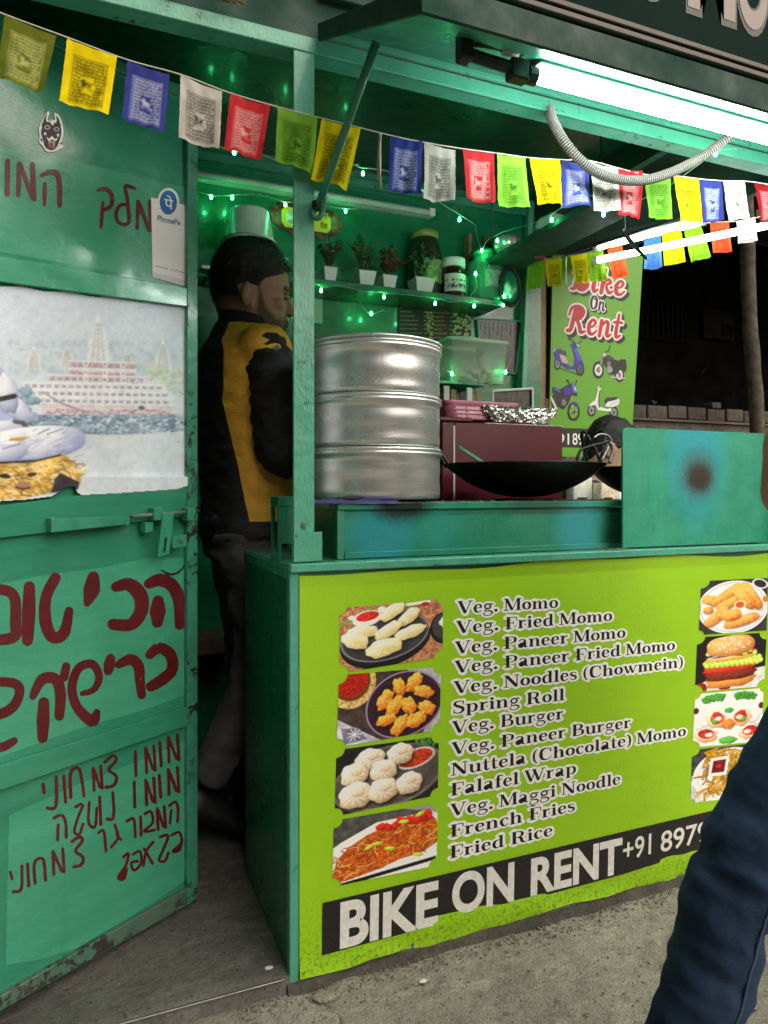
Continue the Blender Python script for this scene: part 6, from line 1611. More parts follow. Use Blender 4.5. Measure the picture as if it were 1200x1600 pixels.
# purple cloth tucked under the steamer
cv_, cf_ = [], []
a, b = onY(484, 774, 0.105), onY(622, 780, 0.105)
for j in range(7):
    for i in range(31):
        u = i / 30; v_ = j / 6
        cv_.append((a.x + (b.x - a.x) * u, 0.083 + 0.05 * v_ + 0.002 * math.sin(u * 20), SZ + 0.0032 + 0.004 * (0.5 + 0.5 * math.sin(u * 17 + v_ * 3)) * v_ ** 0.5 - (0.006 * (1 - v_) ** 3) + 0.006 * max(0, 0.5 - u)))
for j in range(6):
    for i in range(30):
        q_ = j * 31 + i; cf_.append((q_, q_ + 1, q_ + 32, q_ + 31))
tag(mk('purple_cloth', cv_, cf_, simple('purple_cloth', (0.045, 0.035, 0.16), 0.85, var=0.3), None, True, loc=(a.x, 0.1, SZ)), 'folded purple cloth tucked under the steamer', 'cloth')
# woks
M['wokblack'] = simple('seasoned_iron', (0.012, 0.011, 0.011), 0.42, 0.3, 0.8, 40, 0.5, 60)
def wok(cx, cy_, r, h, z0, label, handles):
    w = thing('wok', label, 'wok', (cx, cy_, z0))
    prof = []
    n = 12
    Rs = (r * r + h * h) / (2 * h)
    amax = math.asin(min(1, r / Rs))
    for i in range(n + 1):
        a_ = amax * i / n; prof.append((Rs * math.sin(a_), Rs * (1 - math.cos(a_))))
    prof += [(r + 0.001, h + 0.002), (r - 0.003, h + 0.001)]
    for i in range(n, -1, -1):
        a_ = amax * i / n; prof.append((max(Rs * math.sin(a_) - 0.003, 0.0), Rs * (1 - math.cos(a_)) + 0.003))
    lathe(prof, (cx, cy_, z0), 56, caps=False).build('bowl', M['wokblack'], w, True)
    for ang, sp, up in handles:
        p = []
        for s in (-1, -0.8, -0.3, 0.3, 0.8, 1):
            a_ = ang + s * sp
            out = 0.0 if abs(s) == 1 else (0.036 if abs(s) == 0.8 else 0.066)
            p.append((cx + math.cos(a_) * (r - 0.004 + out * 0.55), cy_ + math.sin(a_) * (r - 0.004 + out * 0.55), z0 + h - 0.006 + out * up))
        tube(spline(p, 6), 0.0045, 8).build('handle', M['wokblack'], w, True)
    return w
WC = onY(819, 725, 0.30)
wr = 0.213
wok(WC.x, WC.y, wr, 0.088, SZ + 0.006, 'large black iron wok on the stove beside the steamer', [(PI * 0.88, 0.20, 0.95), (-PI * 0.02, 0.20, 1.5)])
burner((WC.x, WC.y), 0.08, 'black burner ring under the large wok')
W2 = onY(1010, 720, 0.33)
wok(W2.x, W2.y, 0.165, 0.085, SZ + 0.006, 'second black wok partly behind the painted heat shield', [(PI * 0.92, 0.25, 1.6), (0.1, 0.25, 1.2)])
# green-handled skimmer lying in the wok
a, b = onY(718, 700, 0.26), onY(762, 729, 0.24)
t_ = thing('spatula', 'dark green wooden handled spatula resting on the wok rim', 'spatula', a)
hexa([p for p in (a + Vector((0, 0, -.004)), b + Vector((0, 0, -.004)), b + Vector((0.01, 0.02, .004)), a + Vector((0.01, 0.02, .004)), a + Vector((0, 0, .002)), b + Vector((0, 0, .002)), b + Vector((0.01, 0.02, .01)), a + Vector((0.01, 0.02, .01)))], 0.0015).build('handle', M['deep'], t_)
tube([b + Vector((0.005, 0.01, 0.002)), b + Vector((0.07, 0.04, -0.05))], 0.003, 6).build('blade_shaft', M['steel'], t_)
# wire ladle whisk standing at the right wok
a = onY(932, 690, 0.22)
t_ = thing('wire_skimmer', 'looped steel wire skimmer standing in the second wok', 'skimmer', a)
tube(spline([onY(900, 722, 0.22), onY(908, 703, 0.22), onY(925, 697, 0.22), onY(950, 690, 0.22)], 6), 0.0042, 8).build('handle', M['wokblack'], t_, True)
tube(spline([onY(940, 720, 0.235), onY(950, 700, 0.235), onY(955, 688, 0.235), onY(948, 680, 0.235), onY(936, 679, 0.235), onY(928, 684, 0.235)], 6), 0.0032, 8).build('wire_loop', M['steel'], t_, True)
tube(spline([onY(952, 724, 0.23), onY(957, 704, 0.23), onY(954, 692, 0.23)], 6), 0.0046, 8).build('grip', M['steel'], t_, True)
# heat shield
a = onY(972, 668, 0.055); z1 = a.z; xs = a.x; xe = XR - 0.05
HS = (xs, 0.055, 0.809)
M['shield'] = heatmat('flame_stained_sheet', [(rel(onY(1090, 700, 0.05), HS), 0.11, (0.01, 0.30, 0.36), 0.9, (1.25, 1, 0.62)), (rel(onY(1092, 742, 0.05), HS), 0.060, (0.05, 0.10, 0.09), 0.75, (1, 1, 1)), (rel(onY(1094, 746, 0.05), HS), 0.040, (0.022, 0.016, 0.012), 0.98, (1, 1, 1.1)), (rel(onY(1030, 760, 0.05), HS), 0.035, (0.02, 0.34, 0.2), 0.5, (1.6, 1, 0.4))], (0.016, 0.25, 0.15), (0.03, 0.30, 0.19))
b = bmesh.new()
pts = [(xs, 0.809), (xe, 0.809), (xe, z1 - 0.01), (xe - 0.01, z1)] + [(xs + 0.014 - 0.014 * math.sin(q_ * PI / 12), z1 - 0.014 + 0.014 * math.cos(q_ * PI / 12)) for q_ in range(0, 7)]
vf = [b.verts.new((x, 0.052, z)) for x, z in pts]
f_ = b.faces.new(vf)
ext = bmesh.ops.extrude_face_region(b, geom=[f_])
bmesh.ops.translate(b, verts=[q_ for q_ in ext['geom'] if isinstance(q_, bmesh.types.BMVert)], vec=(0, 0.006, 0))
bmesh.ops.recalc_face_normals(b, faces=b.faces[:])
m = MB().bm(b); b.free()
tag(m.build('heat_shield', M['shield'], None, loc=HS), 'green sheet metal heat shield with a cyan ring and dark burn mark', 'heat shield')
# small green stand left of the post
a = onY(434, 776, 0.10); b_ = onY(457, 776, 0.10)
X0, X1 = a.x, b_.x + 0.02
t_ = thing('small_stand', 'small dark green metal stand on the counter behind the post', 'stand', (X0, 0.1, 0.804))
box('tray', X0, X1, 0.10, 0.16, a.z - 0.02, a.z, M['deep'], t_, 0.001)
for x in (X0, X1 - 0.008):
    for y in (0.10, 0.152): box('leg', x, x + 0.008, y, y + 0.008, 0.804, a.z - 0.0205, M['deep'], t_, 0.001)
box('apron', X0 + 0.0085, X1 - 0.0085, 0.102, 0.105, 0.84, a.z - 0.0205, M['deep'], t_, 0)
# ------------------------------------------------------------------ rear counter: maroon cabinet, basket, foil tray, tub, bags
ZB = 0.801
mx0, mx1 = onY(690, 700, 0.60).x, onY(879, 700, 0.60).x
mz = onY(790, 662, 0.60).z
M['maroon'] = simple('maroon_laminate', (0.09, 0.007, 0.018), 0.3, var=0.15, scale=6, bump=0.06, bscale=30)
cab = thing('cash_cabinet', 'maroon laminate cabinet behind the wok', 'cabinet', (mx0, 0.6, ZB))
box('body', mx0, mx1, 0.604, 0.84, ZB, mz, M['maroon'], cab, 0.002)
fx = onY(709, 700, 0.60).x
box('front_panel', fx + 0.004, mx1 - 0.002, 0.598, 0.6035, ZB + 0.003, mz - 0.003, M['maroon'], cab, 0.001)
box('edge_strip', fx - 0.003, fx + 0.0035, 0.597, 0.6035, ZB + 0.003, mz - 0.012, simple('pale_edging', (0.5, 0.46, 0.44), 0.5), cab, 0.0005)
box('narrow_panel', mx0 + 0.002, fx - 0.0035, 0.598, 0.6035, ZB + 0.003, mz - 0.003, M['maroon'], cab, 0.001)
box('top_edge', fx + 0.11, mx1, 0.5965, 0.6035, mz - 0.0025, mz + 0.0005, simple('chipped_edge', (0.45, 0.36, 0.36), 0.6, var=0.5, scale=120), cab, 0)
box('lid_board', mx0 - 0.01, fx + 0.06, 0.592, 0.75, mz + 0.001, mz + 0.013, M['maroon'], cab, 0.002)
# pink basket
def frustum_ring(cx, cy_, hx, hy, r, n=10):
    out = []
    for qx, qy, a0 in ((1, 1, 0), (-1, 1, 90), (-1, -1, 180), (1, -1, 270)):
        for i in range(n):
            a_ = math.radians(a0 + 90 * i / (n - 1))
            out.append((cx + qx * (hx - r) + r * math.cos(a_), cy_ + qy * (hy - r) + r * math.sin(a_)))
    return out
bx0, bx1 = onY(696, 640, 0.64).x, onY(812, 640, 0.64).x
bz0 = mz + 0.0135; bz1 = onY(750, 626, 0.62).z
bcx, bcy = (bx0 + bx1) / 2, 0.72
hx, hy = (bx1 - bx0) / 2, 0.085
pk = thing('pink_basket', 'pink perforated plastic basket on the maroon cabinet', 'basket', (bcx, bcy, bz0))
M['pink'] = simple('pink_plastic', (0.62, 0.21, 0.30), 0.4, var=0.08)
rg = lambda s, z: [(x, y, z) for x, y in frustum_ring(bcx, bcy, hx * s, hy * s, 0.03)]
loft([rg(0.86, bz0), rg(0.88, bz0 + 0.008), rg(0.862, bz0 + 0.008), rg(0.84, bz0 + 0.003)]).build('basket_floor', M['pink'], pk, True)
loft([rg(0.965, bz1 - 0.016), rg(1.0, bz1 - 0.012), rg(1.03, bz1 - 0.004), rg(1.03, bz1), rg(0.99, bz1), rg(0.965, bz1 - 0.010), rg(0.965, bz1 - 0.016)], False).build('rim', M['pink'], pk, True)
m = MB()
lo, hi = rg(0.872, bz0 + 0.006), rg(0.972, bz1 - 0.012)
N_r = len(lo)
def ring_at(u, A):
    k = (u % 1) * N_r; i = int(k) % N_r; f = k - int(k)
    return Vector(A[i]) * (1 - f) + Vector(A[(i + 1) % N_r]) * f
for k in range(74):
    q_ = tube([ring_at(k / 74, lo), ring_at(k / 74, hi)], 0.0019, 5); m.add(q_.v, q_.f)
for h_ in (0.3, 0.62):
    P = [Vector(lo[i]) * (1 - h_) + Vector(hi[i]) * h_ for i in range(N_r)]; P.append(P[0]); q_ = tube(P, 0.0024, 5); m.add(q_.v, q_.f)
m.build('ribbed_wall', M['pink'], pk)
loft([rg(0.862, bz0 + 0.006), rg(0.958, bz1 - 0.012), rg(0.95, bz1 - 0.012), rg(0.855, bz0 + 0.006)], False).build('liner', simple('pale_pink_liner', (0.66, 0.36, 0.42), 0.5), pk, True)
# foil-covered tray
fx0, fx1 = onY(755, 650, 0.625).x, onY(874, 650, 0.625).x
fz0, fz1 = mz + 0.002, onY(820, 636, 0.61).z
ft = thing('foil_tray', 'red tray covered in crinkled silver foil beside the pink basket', 'tray', ((fx0 + fx1) / 2, 0.66, fz0))
rv, rf = [], []
NA, NR = 150, 9
t = NT('crumpled_foil'); t.base((0.85, 0.85, 0.85)); t.b.inputs['Metallic'].default_value = 1.0; t.rough(0.14); t.bump(t.noise(t.coord((1, 1, 1.2)), 160, 3, 0.7), 0.5, 0.004); M['foil'] = t.m
fcx, fcy, fhx, fhy = (fx0 + fx1) / 2, 0.668, (fx1 - fx0) / 2, 0.06
base_r = frustum_ring(fcx, fcy, fhx, fhy, 0.025, 9)
NS_ = len(base_r); fine_ = []
for i in range(NS_):
    a_, b_ = base_r[i], base_r[(i + 1) % NS_]
    nn_ = max(1, int(math.hypot(b_[0] - a_[0], b_[1] - a_[1]) / 0.007))
    fine_ += [(a_[0] + (b_[0] - a_[0]) * k / nn_, a_[1] + (b_[1] - a_[1]) * k / nn_) for k in range(nn_)]
base_r = fine_
NA = len(base_r)
for j in range(NR + 1):
    h_ = j / NR
    for i, (x, y) in enumerate(base_r):
        s = 0.74 + 0.26 * min(h_ / 0.8, 1) if h_ <= 0.8 else 1.0 - (h_ - 0.8) / 0.2 * 0.16
        z = fz0 + 0.006 + (fz1 - fz0 - 0.006) * (min(h_ / 0.8, 1))
        X_, Y_ = fcx + (x - fcx) * s, fcy + (y - fcy) * s
        d = 0.007 * mnoise.noise(Vector((X_ * 45, Y_ * 45, z * 45))) + 0.010 * mnoise.noise(Vector((X_ * 190, Y_ * 190, z * 190)))
        nn = Vector((x - fcx, y - fcy, 0)).normalized()
        rv.append(Vector((X_, Y_, z)) + nn * d + Vector((0, 0, d * 0.6 if h_ > 0.75 else 0)))
for j in range(NR):
    for i in range(NA):
        i2 = (i + 1) % NA; rf.append((j * NA + i, j * NA + i2, (j + 1) * NA + i2, (j + 1) * NA + i))
mk('foil', rv, rf, M['foil'], ft)
lathe([(0.0, 0.0), (0.058, 0.0), (0.066, 0.008), (0.064, 0.009), (0.0, 0.004)], (fcx, fcy, fz0 + 0.0005), 30, caps=False, sx=1.05, sy=0.6).build('tray_base', simple('red_tray', (0.45, 0.06, 0.04), 0.4), ft, True)
# food bags and bottle seen under the wok handle
def pouch(px, py, Y, w, h, mat, label, seed):
    c = onY(px, py, Y)
    t_ = thing('food_packet', label, 'packet', (c.x, c.y, 0.802))
    m = boxm(c.x - w, c.x + w, c.y - 0.022, c.y + 0.022, 0.8022, 0.8022 + h, 0.006, 2)
    wrinkle0 = [v + Vector((0, 0.004 * mnoise.noise(v * 40 + Vector((seed, 0, 0))), 0)) for v in m.v]
    mk('packet_body', wrinkle0, m.f, mat, t_, True)
    for k in range(5):
        z = 0.83 + k * 0.022
        box('print_line', c.x - w * 0.7, c.x + w * (0.7 if k % 2 else 0.3), c.y - 0.0275, c.y - 0.0262, z, z + 0.006, [M['maroon'], M['black']][k % 2], t_, 0)
    return t_
M['pouch'] = simple('white_pouch', (0.7, 0.68, 0.62), 0.35, var=0.2, scale=40)
pouch(905, 720, 0.66, 0.04, 0.19, M['pouch'], 'white flour pouch behind the large wok, nearest the maroon cabinet', 1.0)
pouch(945, 720, 0.62, 0.036, 0.17, simple('cream_pouch', (0.72, 0.6, 0.42), 0.35, var=0.35, scale=60), 'cream coloured food pouch between the woks', 5.0)
c = onY(966, 720, 0.66)
bt = thing('sauce_bottle', 'white squeeze bottle with purple cap behind the second wok', 'bottle', (c.x, c.y, 0.802))
lathe([(0.0, 0.0), (0.026, 0.0), (0.028, 0.004), (0.028, 0.12), (0.02, 0.145), (0.012, 0.152), (0.0, 0.152)], (c.x, c.y, 0.802), 24, caps=False).build('bottle_body', M['white'], bt, True)
lathe([(0.0, 0.0), (0.015, 0.0), (0.014, 0.024), (0.0, 0.024)], (c.x, c.y, 0.9545), 20, caps=False).build('cap', simple('purple_cap', (0.09, 0.04, 0.2), 0.4), bt, True)
# ================================================================== THINGS ON THE SHELVES AND WALL
def leafmat(name, c, c2):
    return simple(name, c, 0.45, var=0.45, scale=70)
def leaf_quad(p, d, up, L, W):
    d = d.normalized(); s = d.cross(up); s = s.normalized() if s.length > 1e-4 else d.orthogonal().normalized()
    n = s.cross(d)
    return [p, p + d * L * 0.45 + s * W + n * L * 0.06, p + d * L - n * L * 0.1, p + d * L * 0.45 - s * W + n * L * 0.06]
def pot_plant(px0, px1, pyb, pyt, fol, label, col, style, seed):
    """pot between px0..px1, base row pyb, rim row pyt; fol = foliage (x0, x1, ytop) in photo pixels"""
    R = random.Random(seed)
    Y = 1.075
    a, b = onY(px0, pyb, Y), onY(px1, pyb, Y)
    cx = (a.x + b.x) / 2; w = (b.x - a.x) / 2
    z0 = Z_SH + 0.0005; h = onY(px0, pyt, Y).z - onY(px0, pyb, Y).z
    P = thing('potted_plant', label, 'potted plant', (cx, Y, z0), 'small potted plants on the kiosk shelf')
    sq = lambda s, z: [(cx + sx * w * s, Y + sy * w * s, z0 + z) for sx, sy in ((-1, -1), (1, -1), (1, 1), (-1, 1))]
    k = loft([sq(0.72, 0), sq(0.74, 0.003), sq(0.98, h * 0.93), sq(1.02, h * 0.96), sq(1.02, h), sq(0.9, h), sq(0.86, h * 0.85)]).build('pot', simple('white_pot', (0.68, 0.69, 0.66), 0.45, var=0.06), P)
    x0, x1, yt = fol
    hw = (onY(x1, yt, Y).x - onY(x0, yt, Y).x) / 2; ht = onY((x0 + x1) / 2, yt, Y).z - z0; fcx = (onY(x0, yt, Y).x + onY(x1, yt, Y).x) / 2
    base = Vector((cx, Y, z0 + h * 0.85))
    ms, ml = MB(), MB()
    n = 11 if style != 'spike' else 9
    for i in range(n):
        ang = 2 * PI * i / n + R.uniform(-.3, .3); u = R.uniform(0.35, 1.0)
        tip = Vector((fcx + math.cos(ang) * hw * u, Y + math.sin(ang) * min(hw, 0.07) * u * 0.8, z0 + h + (ht - h) * (1.08 - 0.72 * u * R.uniform(0.7, 1.0))))
        if i == 0: tip = Vector((fcx + R.uniform(-.2, .3) * hw, Y, z0 + ht))
        pts = spline([base, base * 0.5 + tip * 0.5 + Vector((0, 0, 0.012)), tip], 6)
        q_ = tube(pts, [0.0013] * 10 + [0.0009] * (len(pts) - 10), 5); ms.add(q_.v, q_.f)
        for j in range(3, len(pts)):
            for s in range(3 if style != 'spike' else 4):
                d = Vector((R.uniform(-1, 1), R.uniform(-1, 1), R.uniform(-0.2, 0.9)))
                L = R.uniform(0.012, 0.02) if style != 'spike' else R.uniform(0.010, 0.017)
                v4 = leaf_quad(pts[j], d, Vector((0, 0, 1)), L, L * (0.3 if style != 'broad' else 0.36))
                ml.add(v4, [(0, 1, 2, 3)])
    ms.build('stems', simple('plant_stem', (0.06, 0.07, 0.02), 0.7), P, True)
    c = []
    for i in range(len(ml.f)):
        cc = col[R.randrange(len(col))]; f = R.uniform(0.7, 1.25)
        c += [tuple(x * f for x in cc)] * 4
    mk('foliage', ml.v, ml.f, attr_mat('leaf_surface', 0.45), P, False, c)
G1, G2, G3 = (0.035, 0.13, 0.03), (0.06, 0.18, 0.05), (0.02, 0.08, 0.025)
pot_plant(503, 524, 437, 414, (490, 548, 366), 'dark spiky plant with reddish leaves in a white pot, nearest the post', [G3, (0.09, 0.05, 0.04), (0.05, 0.07, 0.04), (0.11, 0.04, 0.05)], 'spike', 1)
pot_plant(556, 583, 443, 420, (540, 592, 368), 'bright green leafy plant in a white pot on the shelf', [G1, G2, G2, (0.09, 0.24, 0.05)], 'broad', 2)
pot_plant(594, 616, 446, 425, (580, 636, 386), 'red and green leafed plant in a white pot on the shelf', [G1, (0.20, 0.03, 0.025), (0.16, 0.05, 0.03), (0.10, 0.10, 0.04)], 'broad', 3)
pot_plant(643, 673, 450, 428, (634, 692, 382), 'pale-edged green plant in a white pot before the big jar', [G1, G2, (0.25, 0.36, 0.24), (0.03, 0.1, 0.04)], 'broad', 4)
def yz(px, py, Y): return onY(px, py, Y)
def jar(name, label, px0, px1, pyt, Y, prof_fn, seg=28):
    a, b = onY(px0, pyt, Y), onY(px1, pyt, Y)
    cx = (a.x + b.x) / 2; r = (b.x - a.x) / 2; h = a.z - Z_SH
    t_ = thing(name, label, 'jar', (cx, Y, Z_SH + 0.0005))
    prof_fn(t_, (cx, Y, Z_SH + 0.0005), r, h)
    return t_
def lt(name, prof, c, mat, par, seg=28): return lathe(prof, c, seg, caps=False).build(name, mat, par, True)
def big_jar(t_, c, r, h):
    lt('jar_body', [(0, 0), (r * 0.92, 0), (r, 0.006), (r, h * 0.62), (r * 0.9, h * 0.78), (r * 0.72, h * 0.86), (r * 0.72, h * 0.9), (0, h * 0.9)], c, simple('dark_pickle', (0.025, 0.035, 0.018), 0.15, var=0.5, scale=20), t_)
    lt('lid', [(0, h * 0.905), (r * 0.78, h * 0.905), (r * 0.78, h), (0, h)], c, simple('olive_lid', (0.25, 0.32, 0.08), 0.4), t_)
    ang = [math.radians(-150 + 6 * i) for i in range(20)]
    vv = [(c[0] + (r + 0.0008) * math.cos(a_), c[1] + (r + 0.0008) * math.sin(a_), c[2] + z) for z in (h * 0.2, h * 0.55) for a_ in ang]
    mk('jar_label', vv, [(i, i + 1, i + 21, i + 20) for i in range(19)], simple('green_paper_label', (0.16, 0.36, 0.10), 0.5, var=0.6, scale=50), t_, True)
jar('storage_jar', 'large dark jar with olive lid behind the last potted plant', 639, 688, 361, 1.13, big_jar)
def small_jar(t_, c, r, h):
    lt('jar_body', [(0, 0), (r * 0.94, 0), (r, 0.004), (r, h * 0.68), (r * 0.86, h * 0.78), (0, h * 0.78)], c, simple('chocolate_spread', (0.03, 0.014, 0.008), 0.12), t_)
    lt('lid', [(0, h * 0.785), (r * 0.98, h * 0.785), (r * 0.98, h * 0.99), (r * 0.94, h), (0, h)], c, M['white'], t_)
    ang = [math.radians(-165 + 7 * i) for i in range(22)]
    vv, cc = [], []
    ncol = 22
    for j in range(9):
        for a_ in ang: vv.append((c[0] + (r + 0.0008) * math.cos(a_), c[1] + (r + 0.0008) * math.sin(a_), c[2] + h * (0.1 + 0.46 * j / 8)))
    for j in range(9):
        for i in range(22): cc.append((0.62, 0.6, 0.56) if not ((j in (2, 3, 5) and RNG.random() < 0.55)) else (0.05, 0.04, 0.04))
    mk('jar_label', vv, [(j * 22 + i, j * 22 + i + 1, j * 22 + i + 23, j * 22 + i + 22) for j in range(8) for i in range(21)], M['paper'], t_, True, cc)
jar('spread_jar', 'small chocolate spread jar with white lid on the shelf', 692, 725, 404, 1.07, small_jar)
c = onY(724, 455, 1.10)
t_ = thing('green_cup', 'plain green plastic cup between the two jars', 'cup', (c.x, 1.1, Z_SH + 0.0005))
lt('cup_body', [(0, 0), (0.017, 0), (0.023, 0.092), (0.021, 0.092), (0.0155, 0.003), (0, 0.003)], (c.x, 1.1, Z_SH + 0.0005), simple('green_plastic', (0.01, 0.33, 0.13), 0.35), t_)
def glass_jar(t_, c, r, h):
    lt('jar_body', [(0, 0), (r * 0.92, 0), (r, 0.008), (r, h * 0.66), (r * 0.86, h * 0.78), (r * 0.66, h * 0.85), (r * 0.66, h * 0.9)], c, glass('green_tinted_glass', (0.10, 0.50, 0.28), 0.06, 0.5), t_)
    lt('jar_contents', [(0, 0.004), (r * 0.9, 0.004), (r * 0.9, h * 0.3), (r * 0.5, h * 0.36), (0, h * 0.34)], c, simple('pickled_greens', (0.05, 0.14, 0.05), 0.4, var=0.6, scale=60), t_)
    lt('lid', [(0, h * 0.9), (r * 0.74, h * 0.9), (r * 0.74, h), (0, h)], c, simple('green_lid', (0.03, 0.30, 0.14), 0.4), t_)
    ang = [math.radians(-120 + 6 * i) for i in range(14)]
    vv = [(c[0] + (r + 0.0008) * math.cos(a_), c[1] + (r + 0.0008) * math.sin(a_), c[2] + z) for z in (h * 0.22, h * 0.55) for a_ in ang]
    mk('jar_label', vv, [(i, i + 1, i + 15, i + 14) for i in range(13)], simple('faded_label', (0.2, 0.42, 0.26), 0.5, var=0.4, scale=60), t_, True)
jar('glass_jar', 'tall green glass jar with lid at the right end of the shelf', 731, 783, 391, 1.085, glass_jar)
# upturned pale tub stacked on another, over the man's head
c = onY(390, 382, 1.10); r = (onY(430, 368, 1.1).x - onY(350, 368, 1.1).x) / 2; zt_ = onY(390, 331, 1.1).z
zlo = Z_SH + 0.0005
M['tub'] = simple('pale_green_plastic', (0.66, 0.80, 0.68), 0.3, var=0.06)
tb = thing('plastic_tub', 'pale green plastic tub upside down on another tub, above the man', 'tub', (c.x, 1.1, c.z))
lt('tub_body', [(r * 1.0, 0.0), (r * 1.03, 0.0), (r * 1.03, 0.009), (r * 0.95, 0.011), (r * 0.76, zt_ - c.z - 0.006), (r * 0.72, zt_ - c.z), (0, zt_ - c.z)], (c.x, 1.1, c.z), M['tub'], tb)
tube([(c.x + r * 1.035 * math.cos(a_), 1.1 + r * 1.035 * math.sin(a_), c.z + 0.004 + 0.004 * math.sin(a_ * 2)) for a_ in [2 * PI * i / 40 for i in range(41)]], 0.0014, 5).build('rim_wire', M['boltsteel'], tb)
tb2 = thing('plastic_tub', 'dark green plastic tub standing on the shelf under the upturned tub', 'tub', (c.x, 1.1, zlo))
lt('tub_body', [(0, 0), (r * 0.5, 0), (r * 0.62, c.z - zlo - 0.001), (r * 0.58, c.z - zlo - 0.001), (r * 0.48, 0.004), (0, 0.004)], (c.x, 1.1, zlo), simple('dark_green_plastic', (0.01, 0.05, 0.03), 0.5), tb2)
# small clutter left on that shelf
c = onY(322, 412, 1.1)
tag(boxm(c.x - 0.02, c.x + 0.05, 1.07, 1.13, Z_SH + 0.0005, Z_SH + 0.012, 0.002).build('paper_packet', M['white'], None, loc=(c.x, 1.1, Z_SH)), 'flat white packet on the shelf beside the door', 'packet')
# oval welcome plaque
PY_ = YB - 0.006
pc_ = onY(479, 343, PY_); pw = (onY(540, 343, PY_).x - onY(419, 343, PY_).x) / 2; ph = (onY(479, 313, PY_).z - onY(479, 372, PY_).z) / 2
pq = Pic(170, 84, (90, 22, 14), 41)
A = pq.asp
pq.fill((112, 30, 18), 0.3, 30)
rad = lambda x, y: np.hypot((pq.X - A / 2) / (A / 2), (pq.Y - 0.5) / 0.5)
for i in range(110):
    x, y = pq.r.uniform(0, A), pq.r.uniform(0, 1); pq.ring(x, y, 0.05, 0.04, 0.02, [(170, 70, 30), (60, 14, 10), (150, 110, 40)][i % 3], pq.r.uniform(0, 180))
pq.poly([(A * .2 + 0.02, 0.2), (A * .8 - .02, 0.2), (A * .84, 0.35), (A * .84, 0.65), (A * .8 - .02, 0.82), (A * .2 + .02, 0.82), (A * .16, 0.65), (A * .16, 0.35)], (60, 20, 10))
pq.poly([(A * .2 + 0.05, 0.24), (A * .8 - .05, 0.24), (A * .82, 0.36), (A * .82, 0.65), (A * .8 - .05, 0.78), (A * .2 + .05, 0.78), (A * .18, 0.65), (A * .18, 0.36)], (226, 210, 30))
pq.ellipse(A * 0.3, 0.52, 0.13, 0.2, (230, 236, 220)); pq.ellipse(A * 0.3, 0.38, 0.07, 0.08, (190, 200, 170)); pq.ellipse(A * 0.3, 0.62, 0.09, 0.06, (150, 190, 120))
ang = np.arctan2((pq.Y - 0.5) * 2, (pq.X - A / 2) * 2 / A)
keep = rad(0, 0) < 0.93 + 0.07 * np.cos(ang * 16)
cq = [(pc_.x - pw, PY_, pc_.z + ph), (pc_.x + pw, PY_, pc_.z + ph), (pc_.x + pw, PY_, pc_.z - ph), (pc_.x - pw, PY_, pc_.z - ph)]
plq = thing('wall_plaque', 'red and yellow oval welcome plaque on the back wall beside the post', 'plaque', (pc_.x, PY_, pc_.z))
pq.mesh('plaque_face', bil(cq), plq, M['print'], keep)
for s_, ya, yb_ in (('लन', 342, 331), ('वेश', 357, 345)):
    xa_ = 505 if s_ == 'लन' else 500
    font_on('lettering', s_, onY(xa_, ya, PY_), onY(517 if s_ == 'लन' else 512, ya + 1.5, PY_), onY(xa_, yb_, PY_), NB, 0.0006, lin(40, 20, 14), plq, 0.012)
loft([[(pc_.x + pw * 0.9 * math.cos(a_), y, pc_.z + ph * 0.9 * math.sin(a_)) for a_ in [2 * PI * i / 40 for i in range(40)]] for y in (PY_ + 0.0005, YB - 0.001)]).build('backing', simple('plaque_wood', (0.12, 0.05, 0.03), 0.6), plq)
# paper slip and switch plate
def wall_sheet(name, label, cat, q_, Y, mat, th=0.003):
    c4 = [onY(x, y, Y) for x, y in q_]
    o = slab([c4[3], c4[2], c4[1], c4[0]], Vector((0, -1, 0)), th, 0).build(name, mat, None, loc=c4[3])
    return tag(o, label, cat)
wall_sheet('paper_slip', 'pale paper slip hanging on the wall just right of the post', 'paper', [(486, 463), (504, 467), (504, 506), (486, 503)], YB - 0.003, simple('pale_paper', (0.42, 0.55, 0.47), 0.7, var=0.1, scale=90), 0.0015)
# dark menu board
mb = Pic(120, 74, (30, 22, 18), 43)
mb.fill((34, 24, 20), 0.4, 5); mb.poly([(0.55, 0.0), (1.1, 0.0), (1.1, 1.0), (0.62, 1.0)], (58, 22, 18), 0.4, 6)
for c0, c1 in ((0.05, 0.62), (0.78, 1.2)):
    for i in range(9):
        y = 0.1 + i * 0.095; L = mb.r.uniform(0.5, 1.0)
        x = c0
        while x < c0 + (c1 - c0) * L * 0.75: w_ = mb.r.uniform(0.03, 0.09); mb.line([(x, y), (x + w_, y)], 0.02, (190, 180, 160), 0.75); x += w_ + 0.025
        mb.line([(c1 - 0.06, y), (c1, y)], 0.02, (200, 190, 170), 0.7)
for i in range(70): mb.blob(mb.r.uniform(1.22, 1.6), mb.r.uniform(0.1, 0.95), 0.03, 0.03, (200, 200, 150), (60, 70, 30), 0)
for i in range(30): mb.blob(mb.r.uniform(0.64, 0.76), mb.r.uniform(0.2, 0.95), 0.03, 0.025, (190, 190, 120), (70, 90, 30), 0)
MQ = [(622, 466), (736, 471), (736, 537), (622, 537)]
brd = wall_sheet('wall_menu', 'dark printed menu board on the back wall under the plant shelf', 'menu board', MQ, YB - 0.004, M['black'], 0.003)
mb.mesh('menu_print', bil([onY(x, y, YB - 0.0048) for x, y in MQ]), brd, M['paper'])
